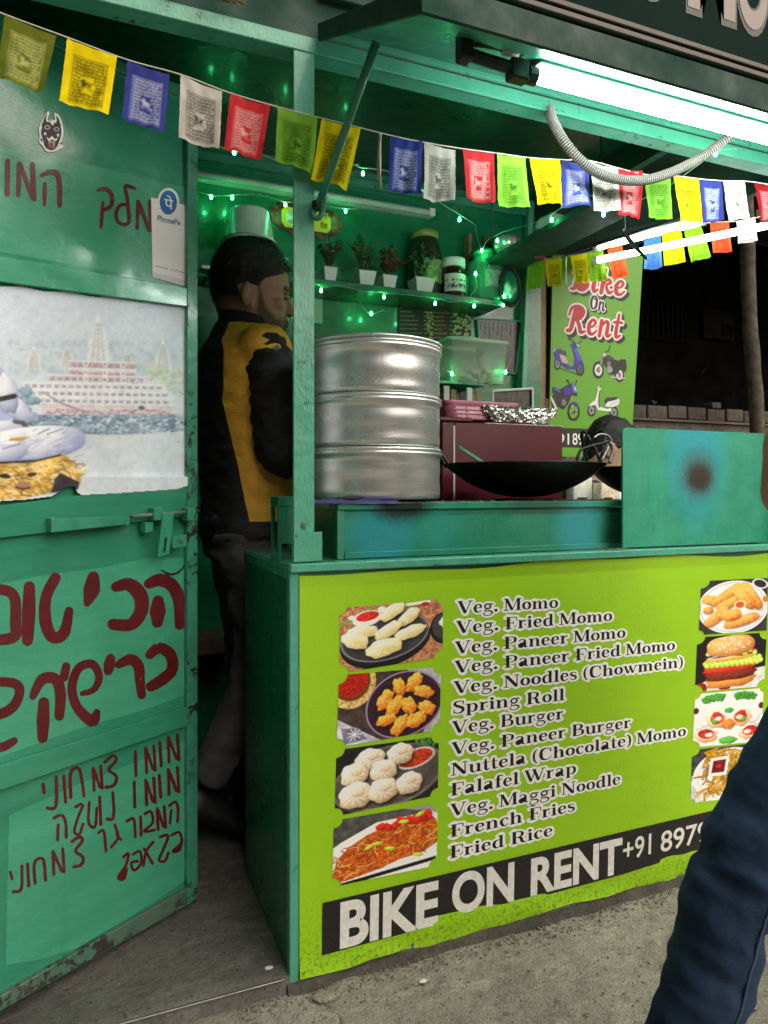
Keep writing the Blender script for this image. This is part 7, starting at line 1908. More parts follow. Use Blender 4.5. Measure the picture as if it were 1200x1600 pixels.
# framed dark picture with hanging tools print
FQ = [(746, 498), (815, 502), (806, 584), (752, 580)]
fr = wall_sheet('framed_picture', 'dark picture in a thin pale frame behind the clear tub', 'picture', FQ, YB - 0.012, simple('dark_print', (0.015, 0.013, 0.012), 0.25, var=0.6, scale=20), 0.008)
c4 = [onY(x, y, YB - 0.0125) for x, y in FQ]
for i in range(4):
    a, b = c4[i], c4[(i + 1) % 4]
    tube([a, b], 0.0035, 6).build('frame', M['mint'], fr)
for k in range(9):
    x = 752 + k * 6.6; p0 = onY(x, 504, YB - 0.0135)
    tube([p0, p0 + Vector((0, 0, -0.03 - 0.02 * ((k * 7) % 3)))], 0.0012, 5).build('hanging_line', simple('grey_line', (0.35, 0.35, 0.33), 0.5), fr)
# white framed photo lower down
FQ2 = [(770, 611), (832, 607), (832, 655), (770, 655)]
fr2 = wall_sheet('framed_picture', 'small white framed photo propped behind the foil tray', 'picture', FQ2, 1.02, simple('photo_print', (0.05, 0.045, 0.035), 0.3, var=0.9, scale=60), 0.006)
c4 = [onY(x, y, 1.0135) for x, y in FQ2]
for i in range(4): tube([c4[i], c4[(i + 1) % 4]], 0.005, 6).build('frame', M['white'], fr2)
zf = min(p.z for p in c4)
box('easel_leg', c4[0].x + 0.04, c4[0].x + 0.05, 1.03, 1.04, 0.8005, zf + 0.05, M['black'], fr2, 0)
box('easel_leg', c4[1].x - 0.05, c4[1].x - 0.04, 1.03, 1.04, 0.8005, zf + 0.05, M['black'], fr2, 0)
# row of cards in a wooden box
ca = onY(690, 600, 1.0); cb = onY(752, 600, 1.0)
wb = thing('card_box', 'row of upright cards in a wooden holder below the small shelf', 'card holder', (ca.x, 1.0, 1.0))
zc0, zc1 = onY(700, 640, 1.0).z, onY(700, 603, 1.0).z
box('holder', ca.x - 0.02, cb.x, 0.99, 1.08, 0.8005, zc0, simple('box_wood', (0.10, 0.06, 0.035), 0.6), wb, 0.002)
for k in range(5):
    x = ca.x + 0.01 + k * (cb.x - ca.x - 0.03) / 4
    box('card', x, x + 0.022, 1.0 + 0.01 * (k % 2), 1.006 + 0.01 * (k % 2), zc0 + 0.0005, zc1 - 0.01 * (k % 3), [M['white'], simple('tan_card', (0.35, 0.24, 0.12), 0.7), M['black']][k % 3], wb, 0)
# clear food tub on the small shelf
a, b = onY(694, 540, 1.07), onY(789, 540, 1.07)
tx0, tx1 = a.x, b.x; ztop = onY(740, 531, 1.07).z
cxx, hw = (tx0 + tx1) / 2, (tx1 - tx0) / 2
ct = thing('clear_tub', 'clear plastic food tub with frosted lid on the small wall shelf', 'food tub', (cxx, 1.1, Z_SH2))
rr_ = lambda s, z: [(x, y, z) for x, y in frustum_ring(cxx, 1.095, hw * s, 0.06 * s, 0.018)]
z0 = Z_SH2 + 0.0006
loft([rr_(0.86, z0), rr_(0.88, z0 + 0.004), rr_(0.97, ztop - 0.016), rr_(1.0, ztop - 0.014)]).build('tub_body', glass('frosted_clear_plastic', (0.8, 0.84, 0.8), 0.2, 0.3), ct, True)
loft([rr_(1.02, ztop - 0.0138), rr_(1.03, ztop - 0.006), rr_(0.96, ztop), rr_(0.9, ztop - 0.003)]).build('lid', glass('frosted_lid', (0.85, 0.88, 0.84), 0.3, 0.6), ct, True)
m = MB()
for k in range(26):
    e = ellipsoid((cxx + RNG.uniform(-.7, .7) * hw, 1.095 + RNG.uniform(-.03, .03), z0 + RNG.uniform(0.016, 0.055)), 0.018, 0.016, 0.013, 10, 6); m.add(e.v, e.f)
f_ = m.build('food', simple('pale_dough', (0.55, 0.55, 0.40), 0.6), ct, True); f_['kind'] = 'stuff'
tag(ellipsoid((0, 0, 0), 0.05, 0.03, 0.008, 16, 8).build('plastic_wrap', glass('cling_film', (0.7, 0.85, 0.75), 0.15, 0.5), None, True, loc=(0, 0, 0)), 'crumpled clear plastic wrap lying on the food tub lid', 'plastic wrap')
o = bpy.data.objects['plastic_wrap']; o.location = (cxx - 0.02, 1.09, ztop + 0.007)
# greens and a plastic bag on the steamer lid
c = onY(618, 528, 0.33); zl = zt + 0.0185
bn_ = thing('herb_bunch', 'bunch of fresh green herbs lying on the steamer lid', 'herbs', (c.x, 0.33, zl))
ml = MB(); R = random.Random(5); cc = []
for k in range(520):
    p = Vector((c.x + R.gauss(0, 0.022), 0.33 + R.gauss(0, 0.02), zl + abs(R.gauss(0, 0.011))))
    ml.add(leaf_quad(p, Vector((R.uniform(-1, 1), R.uniform(-1, 1), R.uniform(-.1, .8))), Vector((0, 0, 1)), R.uniform(0.006, 0.012), 0.003), [(0, 1, 2, 3)])
    f = R.uniform(0.6, 1.3); cc += [tuple(x * f for x in [(0.07, 0.2, 0.04), (0.11, 0.22, 0.03), (0.05, 0.12, 0.02)][k % 3])] * 4
mk('leaves', ml.v, ml.f, attr_mat('herb_leaf', 0.5), bn_, False, cc)
c = onY(665, 528, 0.34); bag = []
for j in range(9):
    v_ = j / 8; bag.append([(c.x + math.cos(a_) * 0.04 * math.sin(0.25 + v_ * 2.6) * (1 + 0.3 * mnoise.noise(Vector((a_ * 2, v_ * 5, 1)))), 0.34 + math.sin(a_) * 0.03 * math.sin(0.25 + v_ * 2.6), zl - 0.006 + 0.03 * v_ * (1 + 0.4 * mnoise.noise(Vector((a_ * 2, v_, 7))))) for a_ in [2 * PI * i / 24 for i in range(24)]])
tag(loft(bag).build('plastic_bag', glass('green_tinted_bag', (0.35, 0.75, 0.5), 0.2, 0.5), None, True, loc=(c.x, 0.34, zl)), 'small crumpled green plastic bag on the steamer lid', 'bag')
# oval green mirror with black rim hanging from a cord
mc = onY(797, 448, 1.0); mr_x = (onY(813, 448, 1.0).x - onY(781, 448, 1.0).x) / 2; mr_z = (onY(797, 417, 1.0).z - onY(797, 478, 1.0).z) / 2
mo = thing('hanging_mirror', 'oval green mirror with black rim hanging by the corner post', 'mirror', (mc.x, 1.0, mc.z))
ov = lambda s, y: [(mc.x + math.sin(a_) * mr_x * s * (1 + 0.12 * math.cos(a_)), y, mc.z - math.cos(a_) * mr_z * s) for a_ in [2 * PI * i / 36 for i in range(36)]]
tube(ov(1.0, 1.0) + ov(1.0, 1.0)[:1], 0.005, 8).build('rim', M['black'], mo, True)
loft([ov(0.97, 0.999), ov(0.6, 0.996), ov(0.2, 0.995)]).build('mirror_glass', simple('green_mirror', (0.02, 0.30, 0.13), 0.12, 0.4, 0.3, 12), mo, True)
hp_ = onY(805, 400, 1.0)
tube([(mc.x + 0.008, 1.0, mc.z + mr_z), (mc.x + 0.014, 1.0, mc.z + mr_z + 0.02), hp_], [0.009, 0.014, 0.006], 10).build('stem', M['black'], mo, True)
tube([hp_, Vector((hp_.x + 0.004, 1.0, 1.799))], 0.0012, 5).build('hanging_cord', M['black'], mo)
# ------------------------------------------------------------------ right top shelf
ZT = 1.8225
def topx(px, py, X): return onX(px, py, X)
c = topx(800, 340, 1.13)
bw = thing('round_bowl', 'round pale steel bowl leaning on the right top shelf', 'bowl', (c.x, c.y, ZT))
prof = [(0.052 * math.sin(a_), 0.052 - 0.052 * math.cos(a_)) for a_ in [PI * 0.62 * i / 12 for i in range(13)]] + [(0.047 * math.sin(a_), 0.053 - 0.047 * math.cos(a_)) for a_ in [PI * 0.62 * i / 12 for i in range(12, -1, -1)]]
lathe([(max(r_, 0), z) for r_, z in prof], (c.x - 0.02, c.y, ZT + 0.0005), 28, caps=False).build('bowl_body', simple('dull_steel', (0.5, 0.47, 0.42), 0.3, 0.6, 0.3, 30), bw, True)
c = topx(862, 325, 1.12)
rings = []
for j in range(10):
    v_ = j / 9; rings.append([(c.x + math.cos(a_) * 0.05 * math.sin(0.3 + v_ * 2.7) * (1 + 0.35 * mnoise.noise(Vector((math.cos(a_) * 2, math.sin(a_) * 2, v_ * 4)))), c.y + math.sin(a_) * 0.06 * math.sin(0.3 + v_ * 2.7) * (1 + 0.35 * mnoise.noise(Vector((math.cos(a_) * 2, math.sin(a_) * 2, 9 + v_ * 4)))), ZT + 0.0005 + 0.075 * v_) for a_ in [2 * PI * i / 26 for i in range(26)]])
tag(loft(rings).build('crumpled_bag', glass('milky_bag', (0.6, 0.7, 0.62), 0.25, 0.65), None, True, loc=(c.x, c.y, ZT)), 'crumpled milky plastic bag lit green on the right top shelf', 'bag')
c = topx(748, 365, 1.12)
c.y = min(c.y, 1.12)
br = thing('bottle_brush', 'black bottle with a striped bristle head on the right top shelf', 'brush', (c.x, c.y, ZT))
lt('bottle_body', [(0, 0), (0.026, 0), (0.028, 0.01), (0.026, 0.05), (0.012, 0.075), (0.009, 0.09), (0, 0.09)], (c.x, c.y, ZT + 0.0005), M['black'], br)
m = MB()
for k in range(40):
    a_ = 2 * PI * k / 40; q_ = tube([(c.x, c.y, ZT + 0.09), (c.x + 0.026 * math.cos(a_), c.y + 0.026 * math.sin(a_), ZT + 0.098 + 0.006 * (k % 3)), (c.x + 0.03 * math.cos(a_), c.y + 0.03 * math.sin(a_), ZT + 0.125)], 0.0011, 4); m.add(q_.v, q_.f)
o = m.build('bristles', simple('brown_bristle', (0.12, 0.08, 0.05), 0.6), br); o['kind'] = 'stuff'
lt('band', [(0.0285, 0.02), (0.0295, 0.022), (0.0285, 0.03)], (c.x, c.y, ZT + 0.0005), M['steel'], br)
tag(boxm(1.045, 1.06, YB - 0.05, YB - 0.004, ZT + 0.0005, ZT + 0.14, 0.002).build('wooden_stick', simple('pale_slat', (0.30, 0.20, 0.10), 0.7), None, loc=(1.05, YB - 0.03, ZT)), 'narrow pale wooden stick standing in the top shelf corner', 'stick')
# red packet hanging under the shelf
c = topx(843, 378, 1.18)
rp = thing('red_packet', 'dangling red packet tied under the right top shelf', 'packet', c)
rg_ = []
for j in range(8):
    v_ = j / 7; w_ = 0.006 + 0.02 * math.sin(v_ * 2.4) ** 1.2
    rg_.append([(c.x + math.cos(a_) * w_, c.y + math.sin(a_) * w_ * 0.8, c.z - 0.062 * v_ + 0.003 * mnoise.noise(Vector((a_, v_ * 4, 3)))) for a_ in [2 * PI * i / 14 for i in range(14)]])
loft(rg_).build('packet_body', simple('red_foil_packet', (0.28, 0.05, 0.03), 0.3, var=0.7, scale=60), rp, True)
tube([c, Vector((c.x, c.y, 1.799))], 0.0012, 5).build('tie_cord', M['steel'], rp)
# ================================================================== BEYOND THE KIOSK
M['wood'] = simple('weathered_wood', (0.12, 0.10, 0.08), 0.85, var=0.35, scale=12, bump=0.6, bscale=40)
M['ply'] = simple('dark_plywood', (0.035, 0.025, 0.018), 0.7, var=0.35, scale=8, bump=0.2, bscale=60)
rk = thing('wooden_rack', 'dark plywood rack with a pale post beside the rental board', 'rack', (1.42, 1.5, 0))
box('back_panel', 1.24, 1.60, 1.66, 1.675, 0.02, 2.15, M['ply'], rk, 0)
for z in (0.3, 0.78, onY(830, 598, 1.4).z):
    box('rack_shelf', 1.24, 1.53, 1.36, 1.655, z - 0.02, z, simple('rack_board', (0.16, 0.11, 0.06), 0.7, var=0.3, scale=20), rk, 0.002)
hexa([(1.512, 1.35, 0), (1.548, 1.35, 0), (1.548, 1.385, 0), (1.512, 1.385, 0), (1.528, 1.35, 2.15), (1.556, 1.35, 2.15), (1.556, 1.385, 2.15), (1.528, 1.385, 2.15)], 0.002).build('post', simple('pale_timber', (0.34, 0.25, 0.14), 0.7, var=0.25, scale=18), rk)
box('post', 1.24, 1.265, 1.36, 1.385, 0, 2.15, M['ply'], rk, 0.002)
# rental board
RY = 1.33
rb = thing('rental_board', 'green rental signboard with two scooters and two motorbikes right of the kiosk', 'signboard', (1.82, RY, 0))
q4 = [onY(864, 398, RY), onY(1005, 400, RY), onY(985, 716, RY), onY(857, 713, RY)]
slab([q4[3], q4[2], q4[1], q4[0]], Vector((0, -1, 0)), 0.008, 0).build('board', simple('board_green', (0.115, 0.37, 0.012), 0.4, var=0.06, scale=4), rb)
for t_ in (0.14, 0.8):
    x = q4[3].x + (q4[2].x - q4[3].x) * t_
    box('leg', x, x + 0.035, RY + 0.009, RY + 0.04, 0, q4[3].z + 0.3, M['wood'], rb, 0.002)
def rp_(px, py, off): return onY(px, py, RY - off)
V, Fc, _ = union2([[(857.5, 668), (987, 672), (985.5, 702), (857, 698)]])
mk('black_strip', [rp_(x, y, 0.0012) for x, y in V], [f[::-1] for f in Fc], M['black'], rb)
font_on('lettering', '+91', rp_(858, 694, 0), rp_(889, 694.5, 0), rp_(858, 676, 0), NB, 0.002, WHT, rb, 0.01)
font_on('lettering', '8979', rp_(894, 694.6, 0), rp_(928, 695.2, 0), rp_(894, 676, 0), NB, 0.002, WHT, rb, 0.01)
RED, BLK = lin(186, 22, 34), lin(14, 14, 16)
for s_, xa, ya, xb_, yb_, h_, face in (('Bike', 890, 452, 976, 463, 38, RED), ('On', 920, 483, 945, 487, 23, BLK), ('Rent', 884, 518, 970, 530, 40, RED)):
    o, e = rp_(xa, ya, 0), rp_(xb_, yb_, 0)
    u = e - o; L = u.length; u.normalize(); v = u.cross(NB); v = v if v.z > 0 else -v
    hh = h_ * 3.3 / 1120
    text_mesh('lettering', s_, o, u, v, NB, L, hh, SCRIPT, [(0.10, (0.13, -0.10), 0.001, BLK), (0.09, (0, 0), 0.0016, lin(236, 226, 226)), (0.015, (0, 0), 0.0022, face)], rb, slant=0.12)
def vehicle(q_, seed, draw, label):
    p = Pic(120, 110, (118, 176, 28), seed)
    bgc = np.array([118, 176, 28.])
    p.c[:] = -1
    msk = Pic(120, 110, (0, 0, 0), seed)
    class Two:
        pass
    def dr(fn, *a, **k):
        getattr(p, fn)(*a, **k)
        kk = dict(k); kk.pop('amt', None); kk.pop('sc', None)
        aa = list(a)
        ci = {'ellipse': 4, 'ring': 5, 'poly': 1, 'line': 2}[fn]
        aa[ci] = (255, 255, 255)
        getattr(msk, fn)(*aa, **kk)
    p.c[:] = (40, 40, 46)
    draw(dr)
    keep = msk.c[..., 0] > 110
    o = p.mesh('vehicle_picture', bil([rp_(x, y, 0.0012) for x, y in q_]), rb, M['print'], keep)
    o['label'] = label
def wheel(dr, cx, cy_, rx, ry, hub=(170, 170, 175), spoke=True):
    dr('ellipse', cx, cy_, rx, ry, (22, 22, 24)); dr('ellipse', cx, cy_, rx * 0.68, ry * 0.68, hub); dr('ellipse', cx, cy_, rx * 0.25, ry * 0.25, (50, 50, 54))
    if spoke:
        for k in range(5):
            a_ = k * 1.257; dr('line', [(cx, cy_), (cx + rx * 0.66 * math.cos(a_), cy_ + ry * 0.66 * math.sin(a_))], 0.02, (60, 60, 64))
BL, BL2 = (48, 44, 168), (84, 84, 206)
def blue_scooter(dr):
    dr('line', [(0.2, 0.82), (0.85, 0.96)], 0.02, (30, 60, 20))
    wheel(dr, 0.17, 0.72, 0.1, 0.16); wheel(dr, 0.86, 0.8, 0.13, 0.18, (90, 80, 110))
    dr('poly', [(0.05, 0.36), (0.28, 0.3), (0.4, 0.62), (0.55, 0.76), (0.66, 0.72), (0.68, 0.5), (0.6, 0.26), (0.7, 0.22), (0.88, 0.5), (0.96, 0.66), (0.8, 0.66), (0.7, 0.82), (0.46, 0.84), (0.26, 0.72), (0.08, 0.56)], BL)
    dr('poly', [(0.64, 0.3), (0.72, 0.28), (0.9, 0.56), (0.8, 0.58)], BL2); dr('poly', [(0.22, 0.46), (0.36, 0.44), (0.48, 0.62), (0.46, 0.7), (0.3, 0.66)], (196, 180, 160)); dr('poly', [(0.16, 0.32), (0.42, 0.36), (0.44, 0.5), (0.2, 0.44)], (70, 54, 48))
    dr('poly', [(0.52, 0.2), (0.66, 0.1), (0.82, 0.16), (0.84, 0.24), (0.66, 0.26)], (52, 50, 150)); dr('poly', [(0.72, 0.14), (0.82, 0.17), (0.8, 0.24)], (220, 220, 235)); dr('line', [(0.66, 0.12), (0.56, 0.02)], 0.02, (24, 24, 28)); dr('ellipse', 0.52, 0.03, 0.05, 0.03, (24, 40, 40), 20); dr('line', [(0.8, 0.15), (0.86, 0.08)], 0.02, (24, 24, 28)); dr('ellipse', 0.87, 0.07, 0.03, 0.02, (24, 24, 28))
    dr('line', [(0.04, 0.4), (0.1, 0.34)], 0.03, (200, 200, 220))
vehicle([(863, 526), (919, 530), (918, 590), (862, 584)], 61, blue_scooter, 'printed blue scooter')
def black_bike(dr):
    dr('line', [(0.05, 0.92), (0.95, 0.98)], 0.015, (200, 210, 190))
    wheel(dr, 0.18, 0.7, 0.16, 0.24, (225, 225, 225), False); wheel(dr, 0.8, 0.78, 0.14, 0.2, (225, 225, 225), False)
    for cx, cy_, rx in ((0.18, 0.7, 0.06), (0.8, 0.78, 0.05)): dr('ellipse', cx, cy_, rx, rx * 1.4, (120, 120, 120))
    dr('poly', [(0.32, 0.3), (0.5, 0.26), (0.6, 0.36), (0.76, 0.4), (0.98, 0.4), (1.02, 0.56), (0.98, 0.7), (0.84, 0.6), (0.74, 0.76), (0.5, 0.8), (0.4, 0.6), (0.3, 0.5)], (26, 24, 26)); dr('ellipse', 0.5, 0.34, 0.12, 0.06, (60, 58, 60), 10); dr('ellipse', 0.5, 0.66, 0.09, 0.1, (150, 150, 152)); dr('ellipse', 0.48, 0.5, 0.06, 0.07, (110, 116, 110))
    dr('line', [(0.55, 0.86), (0.98, 0.86)], 0.04, (190, 190, 195)); dr('line', [(0.3, 0.3), (0.2, 0.7)], 0.035, (150, 150, 150)); dr('ellipse', 0.34, 0.26, 0.05, 0.06, (190, 190, 190)); dr('line', [(0.34, 0.2), (0.46, 0.16), (0.5, 0.06)], 0.025, (20, 20, 22)); dr('line', [(0.5, 0.06), (0.5, -0.02)], 0.04, (20, 20, 22)); dr('poly', [(0.8, 0.36), (0.98, 0.34), (1.0, 0.42), (0.8, 0.42)], (18, 18, 20))
vehicle([(926, 538), (984, 542), (983, 600), (925, 594)], 62, black_bike, 'printed black motorbike')
def blue_bike(dr):
    wheel(dr, 0.74, 0.78, 0.2, 0.24, (120, 176, 40)); wheel(dr, 0.14, 0.56, 0.12, 0.2, (60, 60, 64))
    dr('poly', [(0.06, 0.2), (0.3, 0.24), (0.56, 0.12), (0.72, 0.1), (0.86, 0.32), (0.84, 0.4), (0.66, 0.38), (0.56, 0.6), (0.4, 0.74), (0.2, 0.66), (0.16, 0.44), (0.04, 0.3)], (30, 28, 40)); dr('poly', [(0.4, 0.22), (0.62, 0.16), (0.66, 0.34), (0.46, 0.4)], BL); dr('poly', [(0.64, 0.08), (0.78, 0.1), (0.86, 0.34), (0.7, 0.3)], (90, 110, 190)); dr('poly', [(0.74, 0.14), (0.8, 0.2), (0.82, 0.28), (0.76, 0.24)], (220, 230, 245)); dr('poly', [(0.08, 0.18), (0.3, 0.26), (0.28, 0.32), (0.1, 0.26)], BL2)
    dr('line', [(0.0, 0.44), (0.2, 0.74)], 0.06, (225, 225, 230)); dr('line', [(0.66, 0.42), (0.72, 0.76)], 0.04, (190, 170, 60)); dr('poly', [(0.62, 0.6), (0.72, 0.52), (0.9, 0.62), (0.9, 0.7), (0.74, 0.62)], BL); dr('line', [(0.62, 0.14), (0.52, 0.02)], 0.03, (20, 20, 24)); dr('line', [(0.8, 0.1), (0.82, 0.0)], 0.03, (20, 20, 24)); dr('ellipse', 0.52, 0.02, 0.04, 0.03, (20, 20, 24)); dr('ellipse', 0.42, 0.56, 0.08, 0.08, (120, 120, 130))
vehicle([(861, 592), (914, 594), (913, 658), (860, 656)], 63, blue_bike, 'printed dark blue sports motorbike')
def white_scooter(dr):
    wheel(dr, 0.12, 0.78, 0.13, 0.19, (170, 160, 165)); wheel(dr, 0.82, 0.8, 0.14, 0.19, (150, 150, 155))
    dr('poly', [(0.3, 0.12), (0.38, 0.1), (0.34, 0.34), (0.36, 0.64), (0.6, 0.7), (0.74, 0.66), (0.72, 0.78), (0.32, 0.76), (0.24, 0.6), (0.02, 0.66), (0.12, 0.52), (0.22, 0.46)], (232, 232, 236)); dr('poly', [(0.52, 0.56), (0.6, 0.46), (0.94, 0.36), (1.0, 0.42), (0.96, 0.56), (0.78, 0.64), (0.56, 0.64)], (226, 226, 232)); dr('poly', [(0.52, 0.44), (0.56, 0.36), (0.94, 0.32), (0.9, 0.4), (0.62, 0.48), (0.54, 0.58)], (44, 42, 46)); dr('line', [(0.36, 0.16), (0.33, 0.5), (0.36, 0.66)], 0.04, (90, 70, 60)); dr('ellipse', 0.34, 0.08, 0.06, 0.07, (222, 222, 228)); dr('line', [(0.36, 0.06), (0.38, -0.02)], 0.03, (30, 30, 34)); dr('line', [(0.7, 0.56), (0.96, 0.44)], 0.012, (150, 150, 160))
vehicle([(919, 602), (974, 604), (972, 656), (918, 652)], 64, white_scooter, 'printed white scooter')

# retaining wall with brick coping, pole, shed behind
WY = 3.0
ztopw = onY(1100, 637, WY).z
bw_ = thing('retaining_wall', 'low plastered wall topped with a course of dark bricks behind the stall', 'wall', (4, WY, 0))
box('wall_body', 1.4, 9.0, WY + 0.01, WY + 0.22, -0.02, ztopw - 0.125, M['wallconc'], bw_, 0.004)
bb = boxm(-0.095, 0.095, -0.05, 0.17, -0.05, 0.05, 0.006)
bm_ = [simple('old_brick', (0.09, 0.072, 0.06), 0.9, var=0.35, scale=20, bump=0.6, bscale=60), simple('sooty_brick', (0.065, 0.055, 0.047), 0.9, var=0.4, scale=20, bump=0.6, bscale=60)]
protos = []
for k in range(36):
    x = 1.52 + k * 0.205
    if k < 2:
        o = bb.build('brick', bm_[k], bw_, False); protos.append(o.data)
        o.location = Vector((x, WY + 0.04, ztopw - 0.055)) - wloc(bw_)
        for v in o.data.vertices: v.co += wloc(bw_)
    else:
        o = bpy.data.objects.new('brick', protos[(k * 7 + k // 3) % 2]); COL.objects.link(o); o.parent = bw_
        o.location = Vector((x, WY + 0.04 + RNG.uniform(-.006, .006), ztopw - 0.055 + RNG.uniform(-.006, .006))) - wloc(bw_)
        o.rotation_euler = (RNG.uniform(-.02, .02), RNG.uniform(-.02, .02), RNG.uniform(-.03, .03))
box('mortar_bed', 1.42, 8.8, WY - 0.02, WY + 0.2, ztopw - 0.1245, ztopw - 0.108, M['wallconc'], bw_, 0)
bb = boxm(-0.05, 0.05, -0.05, 0.05, 0, 0.05, 0.006)
c = onY(1114, 634, WY + 0.05)
tag(bb.build('loose_brick', bm_[0], None, loc=(0, 0, 0)), 'broken reddish brick end lying on top of the brick course', 'brick')
bpy.data.objects['loose_brick'].location = (c.x, WY + 0.06, ztopw + 0.001)
pa, pb = onY(1184, 672, 2.7), onY(1168, 396, 2.7)
pts = spline([Vector((pa.x + 0.02, 2.7, -0.02)), pa, pa * 0.5 + pb * 0.5 + Vector((-0.015, 0, 0)), pb, pb + Vector((-0.03, 0, 0.8))], 10)
tag(tube([p + Vector((0.012 * mnoise.noise(p * 5), 0, 0)) for p in pts], [0.055 + 0.008 * mnoise.noise(p * 6) for p in pts], 14).build('timber_pole', simple('grey_bark_pole', (0.10, 0.088, 0.072), 0.9, var=0.5, scale=14, bump=0.9, bscale=30), None, True, loc=(pa.x, 2.7, 0)), 'crooked grey timber pole standing before the dark shed', 'pole')
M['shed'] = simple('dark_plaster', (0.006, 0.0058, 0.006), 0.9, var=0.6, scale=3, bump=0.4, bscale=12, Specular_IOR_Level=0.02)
sh = thing('dark_shed', 'unlit shed with barred window behind the brick-topped wall', 'shed', (5, 5.5, 0))
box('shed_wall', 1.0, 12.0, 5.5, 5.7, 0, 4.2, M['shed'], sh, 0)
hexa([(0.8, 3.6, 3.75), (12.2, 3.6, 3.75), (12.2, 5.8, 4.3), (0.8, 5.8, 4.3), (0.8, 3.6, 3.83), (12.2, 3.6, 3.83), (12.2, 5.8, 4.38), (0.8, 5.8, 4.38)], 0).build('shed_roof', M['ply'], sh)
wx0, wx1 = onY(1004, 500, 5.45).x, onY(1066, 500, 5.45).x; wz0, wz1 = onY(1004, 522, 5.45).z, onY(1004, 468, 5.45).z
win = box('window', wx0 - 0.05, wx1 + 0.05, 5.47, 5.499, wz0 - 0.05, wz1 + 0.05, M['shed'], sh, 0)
for k in range(9):
    x = wx0 + (wx1 - wx0) * k / 8
    tube([(x, 5.455, wz0), (x, 5.455, wz1)], 0.012, 6).build('window_bar', simple('dull_bar', (0.016, 0.016, 0.016), 0.9, Specular_IOR_Level=0.02), win)
dx0, dx1 = onY(1104, 500, 5.4).x, onY(1152, 500, 5.4).x
dr_ = box('shutter_board', dx0, dx1, 5.44, 5.499, onY(1104, 526, 5.4).z, onY(1104, 480, 5.4).z, simple('greyed_board', (0.014, 0.013, 0.012), 0.9, var=0.4, scale=5, Specular_IOR_Level=0.02), sh, 0.003)
box('board_hole', dx0 + 0.3, dx0 + 0.48, 5.43, 5.4395, onY(1104, 520, 5.4).z, onY(1104, 503, 5.4).z, M['shed'], dr_, 0)
for k, (x, z) in enumerate(((3.2, 3.3), (5.6, 3.3), (8.0, 3.3))):
    hexa([(x, 3.62, 3.55), (x + 0.09, 3.62, 3.55), (x + 0.09, 5.49, 3.95), (x, 5.49, 3.95), (x, 3.62, 3.64), (x + 0.09, 3.62, 3.64), (x + 0.09, 5.49, 4.04), (x, 5.49, 4.04)], 0).build('rafter', M['ply'], sh)
# rubbish heap of dark vegetation on top of the terrace
R = random.Random(3); ml = MB()
for k in range(2600):
    p = Vector((R.uniform(1.6, 9.0), R.uniform(3.5, 5.3), 0)); p.z = 0.4 + abs(R.gauss(0, 1)) * 0.55 * (0.6 + 0.6 * math.sin(p.x * 2.1) ** 2)
    ml.add(leaf_quad(p, Vector((R.uniform(-1, 1), R.uniform(-1, 1), R.uniform(-.3, 1))), Vector((0, 0, 1)), R.uniform(0.08, 0.2), 0.03), [(0, 1, 2, 3)])
tag(ml.build('scrub', simple('dark_scrub', (0.008, 0.011, 0.007), 0.8), None), 'dark scrub growing on the terrace in front of the shed', 'scrub', kind='stuff')
box('terrace', 1.4, 12, WY + 0.23, 5.49, -0.02, ztopw - 0.5, M['wallconc'], None, 0)
tag(bpy.data.objects['terrace'], kind='structure')
# a few flat stones and scraps on the concrete
for k, (px, py, r, lab) in enumerate(((510, 1556, 0.019, 'flat grey stone chip lying below the banner corner'), (661, 1533, 0.006, 'small white paper scrap on the concrete'), (420, 1512, 0.006, 'tiny pale pebble on the doorway floor'), (1172, 1572, 0.012, 'dark stone chip at the right edge of the ground'))):
    p = onZ(px, py, 0.026 if k == 2 else 0.0)
    rg_ = []
    for j, (s, z) in enumerate(((0.9, -0.004), (1.0, 0.001), (0.92, 0.0035), (0.5, 0.0045))):
        rg_.append([(p.x + math.cos(a_) * r * s * (1 + 0.35 * mnoise.noise(Vector((math.cos(a_), math.sin(a_), k * 3)))) * 1.4, p.y + math.sin(a_) * r * s * (1 + 0.3 * mnoise.noise(Vector((math.cos(a_), math.sin(a_), k * 3 + 1)))) * 0.8, p.z + z * (r / 0.019)) for a_ in [2 * PI * i / 13 for i in range(13)]])
    tag(loft(rg_).build('stone_chip' if k != 1 else 'paper_scrap', M['ground'] if k in (0, 3) else M['white'], None, loc=p), lab, 'stone' if k != 1 else 'scrap')
# ================================================================== PEOPLE
def basis(fwd, pitch=0.0):
    f = Vector((fwd[0], fwd[1], 0)).normalized(); l = Vector((-f.y, f.x, 0))
    Rz = Matrix((f, l, Vector((0, 0, 1)))).transposed()
    return Rz @ Matrix.Rotation(pitch, 3, 'Y')
HEADS = [(-0.124, 0.045, -0.005, 0.022), (-0.118, 0.072, -0.03, 0.038), (-0.104, 0.085, -0.05, 0.050), (-0.088, 0.086, -0.066, 0.058), (-0.066, 0.088, -0.078, 0.064), (-0.045, 0.087, -0.088, 0.068), (-0.02, 0.086, -0.097, 0.072), (0.0, 0.085, -0.102, 0.075), (0.016, 0.094, -0.105, 0.0765), (0.04, 0.094, -0.106, 0.0765), (0.065, 0.087, -0.102, 0.072), (0.088, 0.068, -0.086, 0.060), (0.104, 0.042, -0.062, 0.042), (0.113, 0.008, -0.03, 0.018)]
